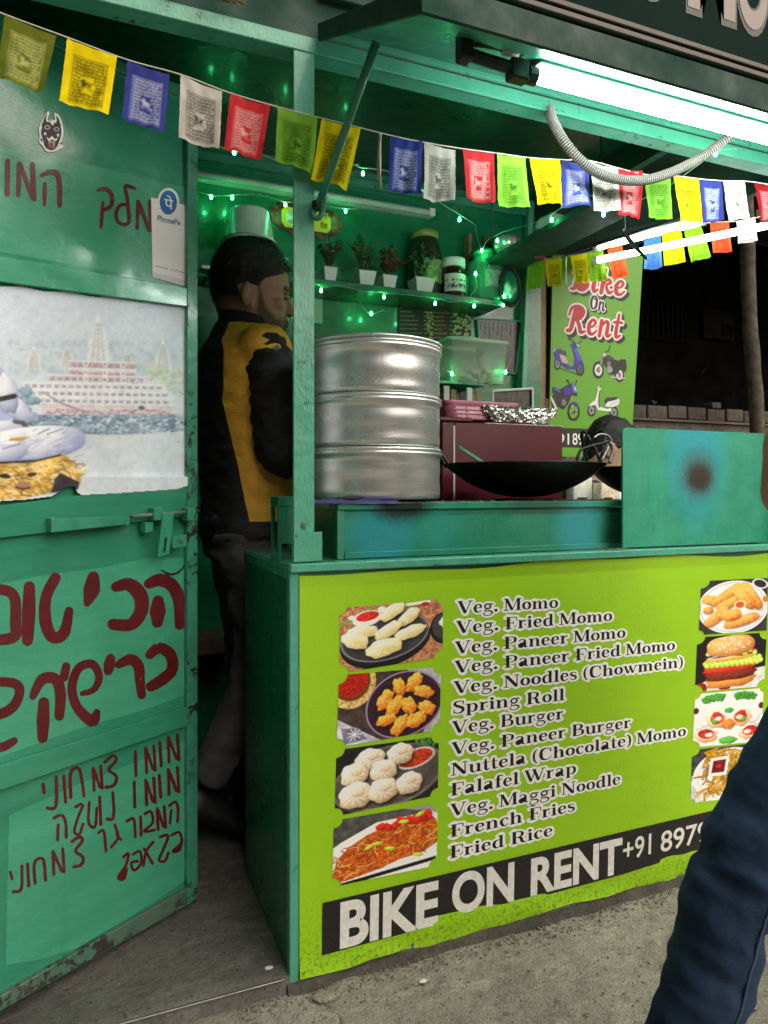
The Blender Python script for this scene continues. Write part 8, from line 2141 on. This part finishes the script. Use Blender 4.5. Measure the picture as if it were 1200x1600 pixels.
def hring(z, xf, xb, hw, n=28, grow=0.0, e=2.25):
    out = []
    for k in range(n):
        a_ = 2 * PI * k / n; c_, s_ = math.cos(a_), math.sin(a_)
        x = (xf + xb) / 2 + math.copysign(abs(c_) ** (2 / e), c_) * ((xf - xb) / 2 + grow)
        y = math.copysign(abs(s_) ** (2 / e), s_) * (hw + grow)
        out.append(Vector((x, y, z)))
    return out
def head_shapes(c, R, s):
    m = MB()
    T = lambda p: Vector(c) + R @ (Vector(p) * s)
    q_ = loft([[T(p) for p in hring(*h)] for h in HEADS]); m.add(q_.v, q_.f)
    def el_(p, r, rot=None):
        e = ellipsoid((0, 0, 0), *r, 14, 9)
        m.add([T(Vector(p) + ((rot @ v) if rot is not None else v)) for v in e.v], e.f)
    el_((0.094, 0, -0.012), (0.012, 0.0095, 0.024), Matrix.Rotation(-0.35, 3, 'Y')); el_((0.104, 0, -0.031), (0.0125, 0.0125, 0.010))
    for sg in (-1, 1):
        el_((0.098, 0.011 * sg, -0.034), (0.009, 0.007, 0.006)); el_((0.086, 0.032 * sg, 0.017), (0.012, 0.022, 0.007)); el_((0.060, 0.043 * sg, -0.022), (0.020, 0.019, 0.018))
        el_((-0.010, 0.0775 * sg, -0.018), (0.018, 0.006, 0.030), Matrix.Rotation(0.25, 3, 'Y')); el_((-0.021, 0.083 * sg, -0.008), (0.010, 0.0075, 0.024), Matrix.Rotation(0.2, 3, 'Y')); el_((-0.003, 0.080 * sg, -0.042), (0.007, 0.005, 0.009))
        el_((0.082, 0.031 * sg, 0.0005), (0.010, 0.014, 0.008))
    el_((0.0895, 0, -0.058), (0.008, 0.022, 0.0055)); el_((0.088, 0, -0.068), (0.009, 0.019, 0.006)); el_((0.080, 0, -0.100), (0.012, 0.020, 0.014))
    return m, T
def head_colour(v, c, R, s, skin, beard):
    p = (R.transposed() @ (v - Vector(c))) / s
    col = Vector(skin); x, y, z = p
    if x > 0.02:
        ay = abs(y)
        if x > 0.074 and abs(z - 0.0185) < 0.0048 and 0.012 < ay < 0.05: return (0.01, 0.008, 0.007)
        if x > 0.07 and abs(z - 0.0005) < 0.0042 and 0.019 < ay < 0.044: return (0.5, 0.46, 0.42) if abs(ay - 0.031) > 0.0055 else (0.01, 0.006, 0.004)
        if x > 0.07 and 0.0042 <= abs(z - 0.0005) < 0.0065 and 0.017 < ay < 0.046: return (0.03, 0.018, 0.012)
        if x > 0.082 and -0.0735 < z < -0.054 and ay < 0.022: return (0.14, 0.055, 0.045)
    if x < 0.004 and z > -0.08 and beard:
        k = 0.85 * max(0.0, min(1.0, (z + 0.075) / 0.05)) * max(0.0, min(1.0, (0.004 - x) / 0.02)) * (1 if abs(y) < 0.071 else 0)
        col = col * (1 - k) + Vector((0.02, 0.015, 0.012)) * k
    if beard:
        n = mnoise.noise(p * 160) * 0.12
        k = 0
        zl_ = float(np.interp(x, [0.0, 0.012, 0.03, 0.06, 0.078, 0.1], [0.03, 0.02, -0.03, -0.052, -0.046, -0.044]))
        sm_ = lambda q_: max(0.0, min(1.0, q_))
        k = 0.8 * sm_((zl_ - z) / 0.016) * sm_((x - 0.002) / 0.014)
        if z < -0.1 and x < 0.05: k *= 0.5
        k = max(0, min(1, k + n * (1 if k > 0 else 0)))
        col = col * (1 - k) + Vector((0.018, 0.013, 0.011)) * k
    return tuple(col)
def hair_mesh(c, R, s, volume=0.02, top=0.03, front=0.075, nape=-0.07, seed=1, strands=6500):
    T = lambda p: Vector(c) + R @ (Vector(p) * s)
    m = MB(); rows = []
    rr_ = random.Random(seed)
    zs = [nape + (0.118 - nape) * i / 22 for i in range(23)]
    hz = [h[0] for h in HEADS]
    def sec(z):
        return [float(np.interp(z, hz, [h[k] for h in HEADS])) for k in (1, 2, 3)]
    n = 56
    pts = []
    for z in zs:
        xf, xb, hw = sec(min(z, 0.088))
        dome = math.sqrt(max(0.012, 1 - (max(0.0, z - 0.078) / 0.0402) ** 2))
        ring = []
        for k in range(n):
            a_ = 2 * PI * k / n
            line = float(np.interp(z, [-0.09, -0.05, -0.03, -0.022, -0.02, 0.012, 0.03, 0.042, 0.056, 0.068, 0.074], [-0.055, -0.045, -0.034, -0.030, 0.008, 0.012, 0.022, 0.05, 0.072, front, 0.3]))
            x_s = (xf + xb) / 2 + math.cos(a_) * (xf - xb) / 2
            hcov = min(1.0, max(0.0, (line - x_s) / 0.012 + 0.5))
            if -0.055 < z < 0.006 and -0.034 < x_s < 0.006: hcov = 0.0
            t = min(1.0, max(0.0, (z - nape) / 0.05))
            g = 0.0025 + volume * t * (0.6 + 0.4 * math.cos(a_ + PI)) + (top * 0.25 * min(1, max(0, (z - 0.05) / 0.04)))
            g = -0.006 + (g + 0.006) * hcov
            c_, s_ = math.cos(a_), math.sin(a_)
            x = (xf + xb) / 2 + math.copysign(abs(c_) ** 0.89, c_) * ((xf - xb) / 2 + g); y = math.copysign(abs(s_) ** 0.89, s_) * (hw + g * 0.85)
            x = (xf + xb) / 2 + (x - (xf + xb) / 2) * dome; y *= dome
            zz = z + top * 0.9 * min(1.0, max(0, (z - 0.055) / 0.06)) ** 1.1
            p = Vector((x, y, zz))
            p += Vector((mnoise.noise(p * 60), mnoise.noise(p * 60 + Vector((9, 0, 0))), mnoise.noise(p * 60 + Vector((0, 9, 0))))) * (0.003 * hcov)
            ring.append(T(p))
            if hcov > 0.6: pts.append(p)
        rows.append(ring)
    q_ = loft(rows); m.add(q_.v, q_.f)
    # short strands roughen the outline
    for k in range(strands):
        p = pts[rr_.randrange(n, len(pts))]
        d = Vector((p.x + 0.01, p.y, (p.z - 0.03) * 0.7)).normalized()
        fl = Vector((rr_.uniform(-0.1, 0.9), rr_.uniform(-.6, .6), rr_.uniform(-0.2, 0.6)))
        L = rr_.uniform(0.006, 0.014); sd = d.cross(fl); sd = sd.normalized() * 0.0005 if sd.length > 1e-5 else Vector((0.0005, 0, 0))
        a_ = p - d * 0.002
        b_ = a_ + (d * 0.42 + fl * 0.75).normalized() * L
        m.add([T(a_ - sd), T(a_ + sd), T(b_)], [(0, 1, 2)])
    return m
def limb(pts, rad, seg=14, flat=1.0):
    P = spline(pts, 6)
    k = np.linspace(0, len(rad) - 1, len(P))
    return tube(P, [float(np.interp(x, range(len(rad)), rad)) for x in k], seg, True, flat)
def hand_shapes(w, d, n, curl=0.5, s=1.0, side=1):
    """wrist, pointing direction, back-of-hand normal; palm, four curled fingers and a thumb from the palm's side"""
    d = Vector(d).normalized(); n = Vector(n); n = (n - d * n.dot(d)).normalized(); t = d.cross(n) * side
    m = MB()
    Rm = Matrix((d, t, n)).transposed()
    e = ellipsoid(Vector(w) + d * 0.045 * s, 0.052 * s, 0.040 * s, 0.016 * s, 14, 9, Rm); m.add(e.v, e.f)
    e = limb([Vector(w) - d * 0.03 * s, Vector(w) + d * 0.02 * s], [0.026 * s, 0.027 * s], 12, 0.75); m.add(e.v, e.f)
    for k, (off, L) in enumerate(((0.029, 0.068), (0.0095, 0.078), (-0.010, 0.073), (-0.0285, 0.058))):
        p = Vector(w) + d * 0.082 * s + t * off * s
        pts = [p - d * 0.022 * s]; a_ = 0.15
        for j in range(4):
            pts.append(p.copy()); p = p + (d * math.cos(a_) - n * math.sin(a_)) * (L * s * (0.42, 0.3, 0.26, 0.1)[j]); a_ += curl * (0.9, 0.8, 0.5, 0.2)[j]
        pts.append(p)
        q_ = tube(spline(pts, 3), 0.0082 * s, 9); m.add(q_.v, q_.f)
        e = ellipsoid(p, 0.0082 * s, 0.0082 * s, 0.0082 * s, 8, 6); m.add(e.v, e.f)
    b = Vector(w) + d * 0.022 * s + t * 0.034 * s
    pts = [b - t * 0.012 * s, b + t * 0.016 * s + d * 0.018 * s - n * 0.006 * s, b + t * 0.024 * s + d * 0.046 * s - n * 0.016 * s, b + t * 0.022 * s + d * 0.068 * s - n * 0.024 * s]
    q_ = tube(spline(pts, 4), [0.012 * s] * 5 + [0.0095 * s] * 8, 9); m.add(q_.v, q_.f)
    return m
def shoe(a, fwd, s=1.0):
    f = Vector((fwd[0], fwd[1], fwd[2] if len(fwd) > 2 else 0)).normalized(); l = Vector((-f.y, f.x, 0)).normalized(); u = f.cross(l)
    rg = []
    for x, w_, h_, b_ in ((-0.07, 0.025, 0.045, 0.0), (-0.062, 0.034, 0.075, 0.0), (-0.02, 0.037, 0.085, 0.0), (0.04, 0.038, 0.06, 0.0), (0.1, 0.044, 0.045, 0.0), (0.15, 0.042, 0.036, 0.003), (0.185, 0.028, 0.022, 0.006), (0.195, 0.01, 0.014, 0.008)):
        ring = []
        for k in range(16):
            a_ = 2 * PI * k / 16; yy = math.cos(a_) * w_; zz = math.sin(a_)
            zz = b_ + (h_ * zz if zz > 0 else 0)
            ring.append(Vector(a) + f * x * s + l * yy * s + u * (zz * s))
        rg.append(ring)
    return loft(rg)
def torso(sections, fwd, seg=30, wr=0.0, seed=0):
    """sections: (centre, half depth, half width)"""
    f = Vector((fwd[0], fwd[1], 0)).normalized(); l = Vector((-f.y, f.x, 0))
    S = []
    n = 5
    for i in range(len(sections) - 1):
        (c0, d0, w0), (c1, d1, w1) = sections[i], sections[i + 1]
        for k in range(n):
            t = k / n; S.append((Vector(c0).lerp(Vector(c1), t), d0 + (d1 - d0) * t, w0 + (w1 - w0) * t))
    S.append((Vector(sections[-1][0]), sections[-1][1], sections[-1][2]))
    rg = []
    for c_, d_, w_ in S:
        ring = []
        for k in range(seg):
            a_ = 2 * PI * k / seg; cs, sn = math.cos(a_), math.sin(a_)
            p = c_ + f * (math.copysign(abs(cs) ** 0.85, cs) * d_) + l * (math.copysign(abs(sn) ** 0.85, sn) * w_)
            if wr:
                q_ = Vector((p.x * 11, p.y * 11, p.z * 24 + seed)); dd = wr * mnoise.noise(q_) + wr * 0.6 * mnoise.noise(q_ * 2.3)
                p = p + (f * cs + l * sn) * dd
            ring.append(p)
        rg.append(ring)
    return loft(rg)
def wrinkle(m, amt, sc=(30, 30, 30), seed=0.0):
    out = MB(); out.f = m.f
    for v in m.v:
        q_ = Vector((v.x * sc[0], v.y * sc[1], v.z * sc[2] + seed))
        out.v.append(v + mnoise.noise_vector(q_) * amt + mnoise.noise_vector(q_ * 2.1) * amt * 0.5)
    return out
def merge(*ms):
    o = MB()
    for m in ms: o.add(m.v, m.f)
    return o
SKIN = (0.50, 0.30, 0.205)
M['denim_dark'] = simple('charcoal_denim', (0.07, 0.071, 0.076), 0.85, var=0.3, scale=25, bump=0.4, bscale=300)
M['shoe'] = simple('black_shoe', (0.012, 0.012, 0.012), 0.5)

# ------------------------------------------------------------------ the cook behind the counter
MC = Vector((0.06, 0.665, 0.026)); MF = (1.0, 0.12)
cook = thing('person', 'man in a black and mustard jacket and dark jeans tending the stove', 'person', MC)
HS_ = 1.09; Rh = basis((1.0, -0.16), 0.05); HC = atT(389, 460, 1.93) - Rh @ (Vector((-0.012, -0.0785, -0.016)) * HS_)
hd_, T_ = head_shapes(HC, Rh, HS_)
def MP(x, y, z): return MC + Vector((x, y, 0)) + Vector((0, 0, z))
sh_r, sh_l = MP(0.022, -0.165, 1.285), MP(0.0, 0.165, 1.29)
el_r, el_l = MP(0.045, -0.205, 1.02), MP(0.03, 0.20, 1.02)
wr_r, wr_l = MP(0.255, -0.13, 1.07), MP(0.26, 0.10, 1.06)
neck = limb([MP(-0.01, 0, 1.30), HC + Vector((-0.025, 0, -0.02))], [0.062, 0.056], 16)
trunk = torso([(MP(0, 0, 0.80), 0.09, 0.145), (MP(0, 0, 0.95), 0.085, 0.13), (MP(-0.005, 0, 1.15), 0.1, 0.155), (MP(-0.01, 0, 1.30), 0.08, 0.15), (MP(-0.01, 0, 1.355), 0.05, 0.06)], MF)
hip_r, hip_l = MP(-0.01, -0.085, 0.80), MP(-0.01, 0.085, 0.80)
kn_l, an_l = MP(0.03, 0.085, 0.45), MP(0.0, 0.085, 0.09)
kn_r, an_r = MP(0.015, -0.09, 0.47), MP(-0.13, -0.10, 0.19)
arms = merge(limb([sh_r, el_r], [0.05, 0.042]), limb([el_r, wr_r], [0.04, 0.028]), limb([sh_l, el_l], [0.05, 0.042]), limb([el_l, wr_l], [0.04, 0.028]))
hands = merge(hand_shapes(wr_r, (1, 0.25, 0.1), (0, -0.5, 1), 0.6, 0.95, 1), hand_shapes(wr_l, (1, -0.1, 0.1), (0, 0.4, 1), 0.6, 0.95, -1))
legs = merge(limb([hip_r, kn_r, an_r], [0.08, 0.055, 0.04]), limb([hip_l, kn_l, an_l], [0.08, 0.055, 0.04]))
body = remesh(merge(hd_, neck, trunk, arms, hands, legs), 0.0042, 2)
bc = [head_colour(v, HC, Rh, HS_, SKIN, True) if v.z > 1.30 else SKIN for v in body.v]
body.build('body', M['skin'], cook, True, None, bc)
hair_mesh(HC, Rh, HS_, 0.0, 0.034, 0.088, -0.02, 2).build('hair', M['hair'], cook, False)
jk = torso([(MP(-0.003, 0, 0.79), 0.12, 0.178), (MP(0, 0, 0.83), 0.124, 0.182), (MP(0.002, 0, 0.90), 0.118, 0.172), (MP(-0.005, 0, 1.05), 0.118, 0.172), (MP(-0.012, 0, 1.20), 0.125, 0.188), (MP(-0.018, 0, 1.28), 0.112, 0.185), (MP(-0.02, 0, 1.335), 0.088, 0.14), (MP(-0.02, 0, 1.372), 0.068, 0.082), (MP(-0.015, 0, 1.395), 0.062, 0.064)], MF, 40)
jk = remesh(merge(jk, ellipsoid(sh_r + Vector((-0.008, 0.012, 0.0)), 0.075, 0.062, 0.07), ellipsoid(sh_l + Vector((-0.008, -0.012, 0.0)), 0.075, 0.062, 0.07)), 0.006, 6)
jk = wrinkle(jk, 0.006, (14, 14, 26), 3)
JB, JY = (0.012, 0.012, 0.014), (0.85, 0.46, 0.045)
jc = []
for v in jk.v:
    dx, z = v.x - MC.x, v.z
    lim = float(np.interp(z, [0.87, 1.025, 1.18, 1.34, 1.40], [-0.030, -0.058, -0.092, -0.088, -0.06]))
    sd_ = min(dx - lim, 0.10 - dx, z - 0.868, 1.398 - z, abs(v.y - MC.y) - 0.03) / 0.05 + 0.5
    jc.append((sd_, sd_, sd_))
def jacket_mat():
    t = NT('two_tone_jacket')
    a = t.n('ShaderNodeAttribute', attribute_name='Col')
    n = t.noise(t.coord(), 22, 4)
    y = t.mix(t.ramp(n, [(0.3, 0.0), (0.7, 1.0)]), tuple(x * 0.8 for x in JY), JY)
    t.base(t.mix(t.ramp(a.outputs['Color'], [(0.49, 0.0), (0.51, 1.0)]), JB, y)); t.rough(0.7)
    t.bump(t.noise(t.coord((1, 1, 2)), 60, 4, 0.6), 0.35, 0.008)
    return t.m
jk.build('jacket', jacket_mat(), cook, True, None, jc)
for nm, a_, b_, c_, sd in (('sleeve', sh_r, el_r, wr_r, 1), ('sleeve', sh_l, el_l, wr_l, 2)):
    d_ = (a_ - b_).normalized()
    s1 = limb([a_ + d_ * 0.03 + Vector((0, 0.01 if sd == 1 else -0.01, 0)), a_.lerp(b_, 0.35), b_ + Vector((0, 0, 0.0)), b_.lerp(c_, 0.3), b_.lerp(c_, 0.93)], [0.056, 0.066, 0.062, 0.056, 0.05, 0.042], 22)
    s1 = remesh(s1, 0.006, 4)
    wrinkle(s1, 0.010, (16, 16, 34), sd * 3.7).build(nm, simple('black_jacket_cloth', (0.012, 0.012, 0.015), 0.8, var=0.3, bump=0.3, bscale=300), cook, True)
# stand collar
cr_ = [[Vector((MC.x - 0.012 + 0.066 * k_ * math.cos(a_) + 0.006 * (z_ > 1.41), MC.y + 0.068 * k_ * math.sin(a_), z_ + 0.012 * math.cos(a_) * -1)) for a_ in [2 * PI * i / 30 for i in range(30)]] for z_, k_ in ((1.395, 1.04), (1.412, 1.08), (1.428, 1.05), (1.428, 0.98), (1.40, 0.96))]
loft(cr_, False).build('collar', simple('black_collar', (0.012, 0.012, 0.014), 0.8), cook, True)
tr_ = remesh(merge(torso([(MP(-0.005, 0, 0.74), 0.108, 0.160), (MP(-0.005, 0, 0.84), 0.112, 0.165), (MP(-0.003, 0, 0.885), 0.102, 0.15)], MF), limb([hip_r + Vector((0, 0, 0.02)), kn_r, an_r + Vector((0, 0, -0.02))], [0.10, 0.078, 0.062, 0.058], 20), limb([hip_l + Vector((0, 0, 0.02)), kn_l, an_l + Vector((0, 0, -0.03))], [0.10, 0.078, 0.064, 0.06], 20)), 0.007, 4)
wrinkle(tr_, 0.009, (12, 12, 22), 8).build('trousers', M['denim_dark'], cook, True)
bl_ = [[Vector((MC.x - 0.003 + (0.128 + o_) * math.cos(a_), MC.y + (0.186 + o_) * math.sin(a_), z_)) for a_ in [2 * PI * i / 40 for i in range(40)]] for z_, o_ in ((0.845, -0.012), (0.845, -0.009), (0.878, -0.009), (0.878, -0.012))]
loft(bl_, False).build('belt', simple('navy_belt', (0.018, 0.02, 0.05), 0.5), cook, True)
shoe(Vector((an_l.x, an_l.y, 0.027)), (1, 0.1), 1.0).build('shoe', M['shoe'], cook, True)
shoe(an_r + Vector((-0.01, 0, -0.115)), (0.8, 0.05, -0.42), 0.98).build('shoe', M['shoe'], cook, True)

# ------------------------------------------------------------------ the customer sitting beyond the kiosk
QC = Vector((1.66, 1.0, 0.0)); QF = (0.92, -0.40)
cust = thing('person', 'dark-haired person sitting bowed beyond the heat shield', 'person', QC)
Rq = basis(QF, 0.55); QH = atT(953, 702, 2.86)
hd2, _ = head_shapes(QH, Rq, 0.98)
qf = Vector((QF[0], QF[1], 0)).normalized(); ql_ = Vector((-qf.y, qf.x, 0))
qb = Vector((QH.x, QH.y, 0)) - qf * 0.10
def QP(f_, l_, z): return qb + qf * f_ + ql_ * l_ + Vector((0, 0, z))
qn = limb([QP(-0.01, 0, 0.93), QH - Vector((0, 0, 0.03)) - qf * 0.03], [0.06, 0.054], 14)
qt = torso([(QP(-0.10, 0, 0.46), 0.11, 0.16), (QP(-0.09, 0, 0.62), 0.1, 0.15), (QP(-0.05, 0, 0.80), 0.105, 0.165), (QP(-0.02, 0, 0.93), 0.08, 0.15), (QP(-0.01, 0, 0.985), 0.05, 0.06)], QF)
qk = [QP(0.26, 0.1 * sg, 0.48) for sg in (-1, 1)]; qa = [QP(0.24, 0.1 * sg, 0.09) for sg in (-1, 1)]
qhp = [QP(-0.08, 0.09 * sg, 0.5) for sg in (-1, 1)]
qs = [QP(-0.03, 0.165 * sg, 0.9) for sg in (-1, 1)]; qe = [QP(0.08, 0.19 * sg, 0.66) for sg in (-1, 1)]; qw = [QP(0.27, 0.07 * sg, 0.66) for sg in (-1, 1)]
lg = merge(*[limb([qhp[i], qk[i], qa[i]], [0.085, 0.06, 0.04]) for i in (0, 1)])
ar = merge(*[merge(limb([qs[i], qe[i]], [0.048, 0.04]), limb([qe[i], qw[i]], [0.038, 0.027])) for i in (0, 1)])
hn = merge(hand_shapes(qw[0], qf, (0, 0, 1), 0.6, 0.92, -1), hand_shapes(qw[1], qf, (0, 0, 1), 0.6, 0.92, 1))
b2 = remesh(merge(hd2, qn, qt, lg, ar, hn), 0.0055, 2)
b2.build('body', M['skin'], cust, True, None, [head_colour(v, QH, Rq, 0.98, SKIN, False) if v.z > 1.0 else SKIN for v in b2.v])
hair_mesh(QH, Rq, 0.98, 0.008, 0.016, 0.08, -0.085, 5, 2200).build('hair', M['hair'], cust, False)
sh2 = wrinkle(remesh(merge(torso([(QP(-0.10, 0, 0.44), 0.125, 0.175), (QP(-0.09, 0, 0.62), 0.118, 0.168), (QP(-0.05, 0, 0.80), 0.122, 0.182), (QP(-0.02, 0, 0.93), 0.095, 0.165), (QP(-0.01, 0, 0.99), 0.066, 0.08)], QF), *[merge(limb([qs[i], qe[i]], [0.066, 0.055]), limb([qe[i], qe[i].lerp(qw[i], 0.9)], [0.054, 0.038])) for i in (0, 1)]), 0.008, 4), 0.008, (14, 14, 24))
sh2.build('shirt', simple('dark_shirt', (0.02, 0.02, 0.024), 0.85, bump=0.3), cust, True)
wrinkle(remesh(merge(*[limb([qhp[i], qk[i], qa[i]], [0.1, 0.074, 0.056]) for i in (0, 1)], torso([(QP(-0.10, 0, 0.42), 0.11, 0.16), (QP(-0.1, 0, 0.56), 0.115, 0.165)], QF)), 0.008, 3), 0.008, (14, 14, 24)).build('trousers', M['denim_dark'], cust, True)
for i in (0, 1): shoe(Vector((qa[i].x, qa[i].y, 0.001)), QF, 0.95).build('shoe', M['shoe'], cust, True)
stl = thing('stool', 'round plastic stool under the sitting person', 'stool', QP(-0.1, 0, 0))
lathe([(0.0, 0.0), (0.15, 0.0), (0.16, -0.012), (0.155, -0.03), (0.0, -0.03)], QP(-0.1, 0, 0.412), 30, caps=False).build('seat', simple('red_plastic', (0.3, 0.03, 0.03), 0.4), stl, True)
for k in range(4):
    a_ = k * PI / 2 + 0.5; c_ = QP(-0.1, 0, 0)
    tube([c_ + Vector((0.11 * math.cos(a_), 0.11 * math.sin(a_), 0.385)), c_ + Vector((0.15 * math.cos(a_), 0.15 * math.sin(a_), 0.0))], 0.014, 8).build('leg', simple('red_leg_plastic', (0.3, 0.03, 0.03), 0.4), stl, True)

# ------------------------------------------------------------------ the passer-by in the foreground
TW = 0.93
wf = -RV
kn1 = atT(1145, 1388, TW); an1 = atT(1050, 1712, TW); hp1 = atT(1414, 992, TW + 0.02)
pel = atT(1424, 930, TW + 0.11)
PBASE = Vector((pel.x, pel.y, 0.0))
walk = thing('person', 'passer-by in dark blue jeans striding across the right foreground', 'person', PBASE)
hp2 = pel + (pel - hp1) + Vector((0, 0, 0.01)); hp2.z = hp1.z
kn2 = hp2 + RV * 0.16 + Vector((0, 0, -0.36)); an2 = kn2 + RV * 0.20 + Vector((0, 0, -0.30)); an2.z = max(an2.z, 0.13)
pz = lambda f_, l_, z: Vector((pel.x, pel.y, 0)) + wf * f_ + DV * l_ + Vector((0, 0, z))
tq = [(pz(0, 0, pel.z - 0.05), 0.1, 0.155), (pz(0.0, 0, pel.z + 0.12), 0.085, 0.14), (pz(0.0, 0, pel.z + 0.33), 0.095, 0.165), (pz(0.01, 0, pel.z + 0.47), 0.078, 0.155), (pz(0.015, 0, pel.z + 0.53), 0.05, 0.06)]
WH_ = pz(0.04, 0, pel.z + 0.64)
Rw = basis(wf, 0.05)
hd3, _ = head_shapes(WH_, Rw, 1.0)
ws = [pz(0.04, -0.17, pel.z + 0.44), pz(0.04, 0.17, pel.z + 0.44)]
we = [pz(-0.02, -0.21, pel.z + 0.19), pz(-0.06, 0.2, pel.z + 0.19)]
ww = [atT(1246, 640, 0.84), pz(-0.16, 0.2, pel.z - 0.02)]
we[0] = atT(1440, 600, 0.86)
b3 = remesh(merge(hd3, limb([pz(0.01, 0, pel.z + 0.47), WH_ - wf * 0.02], [0.06, 0.054], 14), torso(tq, wf), limb([hp1, kn1, an1], [0.07, 0.036, 0.03]), limb([hp2, kn2, an2], [0.07, 0.036, 0.03]), *[merge(limb([ws[i], we[i]], [0.048, 0.04]), limb([we[i], ww[i]], [0.038, 0.028])) for i in (0, 1)],
                  hand_shapes(ww[0], wf * 0.12 + Vector((0, 0, -1)), wf * 0.8 - DV * 0.6, 0.55, 0.92, -1), hand_shapes(ww[1], (ww[1] - we[1]), DV, 0.5, 0.95, 1)), 0.0055, 2)
b3.build('body', M['skin'], walk, True, None, [head_colour(v, WH_, Rw, 1.0, SKIN, False) if v.z > pel.z + 0.5 else SKIN for v in b3.v])
hair_mesh(WH_, Rw, 1.0, 0.010, 0.026, 0.08, -0.085, 8, 1500).build('hair', M['hair'], walk, False)
shirt = wrinkle(remesh(merge(torso([(c_, d_ + (0.03 if i_ < 2 else 0.014), w_ + (0.03 if i_ < 2 else 0.016)) for i_, (c_, d_, w_) in enumerate(tq)], wf), *[merge(limb([ws[i], we[i]], [0.068, 0.056]), limb([we[i], we[i].lerp(ww[i], 0.55)], [0.056, 0.042])) for i in (0, 1)]), 0.008, 4), 0.008, (14, 14, 24))
shirt.build('shirt', simple('grey_shirt', (0.10, 0.10, 0.11), 0.85, bump=0.3), walk, True)
def denim():
    t = NT('navy_denim')
    v = t.coord((1, 1, 1)); w = t.coord((60, 60, 420))
    n = t.noise(v, 7, 5, 0.6); wv = t.noise(w, 3, 2)
    c = t.mix(t.ramp(n, [(0.38, 0.0), (0.72, 1.0)]), (0.014, 0.028, 0.060), (0.042, 0.078, 0.155))
    c = t.mix(t.ramp(wv, [(0.45, 0.0), (0.75, 0.3)]), c, (0.05, 0.085, 0.15))
    t.base(c); t.rough(0.9); t.set(Specular_IOR_Level=0.15)
    t.bump(wv, 0.25, 0.002)
    return t.m
M['denim'] = denim()
j1 = remesh(merge(torso([(pz(0, 0, pel.z - 0.10), 0.115, 0.17), (pz(0, 0, pel.z + 0.06), 0.112, 0.165)], wf), limb([hp1, hp1.lerp(kn1, 0.55), kn1, kn1.lerp(an1, 0.35) - wf * 0.004, kn1.lerp(an1, 0.7), an1], [0.094, 0.080, 0.055, 0.054, 0.052, 0.056], 26), limb([hp2, hp2.lerp(kn2, 0.55), kn2, kn2.lerp(an2, 0.4), an2], [0.098, 0.084, 0.058, 0.060, 0.058], 26)), 0.006, 5)
# creases bunching behind the knee and at the shin
o = MB(); o.f = j1.f
for v in j1.v:
    d = (v - kn1).length; k = math.exp(-(d / 0.16) ** 2)
    q_ = Vector((v.x * 9, v.y * 9, v.z * 40 + v.x * 14))
    o.v.append(v + mnoise.noise_vector(q_) * (0.0012 + 0.006 * k) + mnoise.noise_vector(Vector((v.x * 30, v.y * 30, v.z * 14))) * 0.0022 + mnoise.noise_vector(Vector((v.x * 70, v.y * 70, v.z * 60))) * (0.0008 + 0.0012 * k))
o.build('jeans', M['denim'], walk, True)
shoe(Vector((an1.x, an1.y, max(an1.z - 0.095, 0.0))), (wf.x, wf.y, 0.1), 1.0).build('shoe', M['shoe'], walk, True)
shoe(Vector((an2.x, an2.y, an2.z - 0.10)), (wf.x, wf.y, -0.35), 1.0).build('shoe', M['shoe'], walk, True)
# outer seam of the near trouser leg, laid on the cloth
def snap(p, tree, off):
    co, nn, ix, dd = tree.find_nearest(p)
    return co + (p - co).normalized() * off if dd > 1e-6 else co
from mathutils.bvhtree import BVHTree
tree = BVHTree.FromPolygons([tuple(v) for v in o.v], o.f)
raw = spline([hp1.lerp(kn1, t_) - DV * 0.13 + RV * 0.03 for t_ in (0.25, 0.6, 0.95)] + [kn1.lerp(an1, t_) - DV * 0.11 + RV * 0.035 for t_ in (0.2, 0.55, 0.98)], 24)
sp_ = [snap(p, tree, 0.0006) for p in raw]
for _ in range(8): sp_ = [sp_[0]] + [(sp_[i - 1] + sp_[i] * 2 + sp_[i + 1]) / 4 for i in range(1, len(sp_) - 1)] + [sp_[-1]]
tube(sp_, 0.0018, 6).build('seam', simple('denim_seam', (0.05, 0.085, 0.15), 0.9), walk, True)
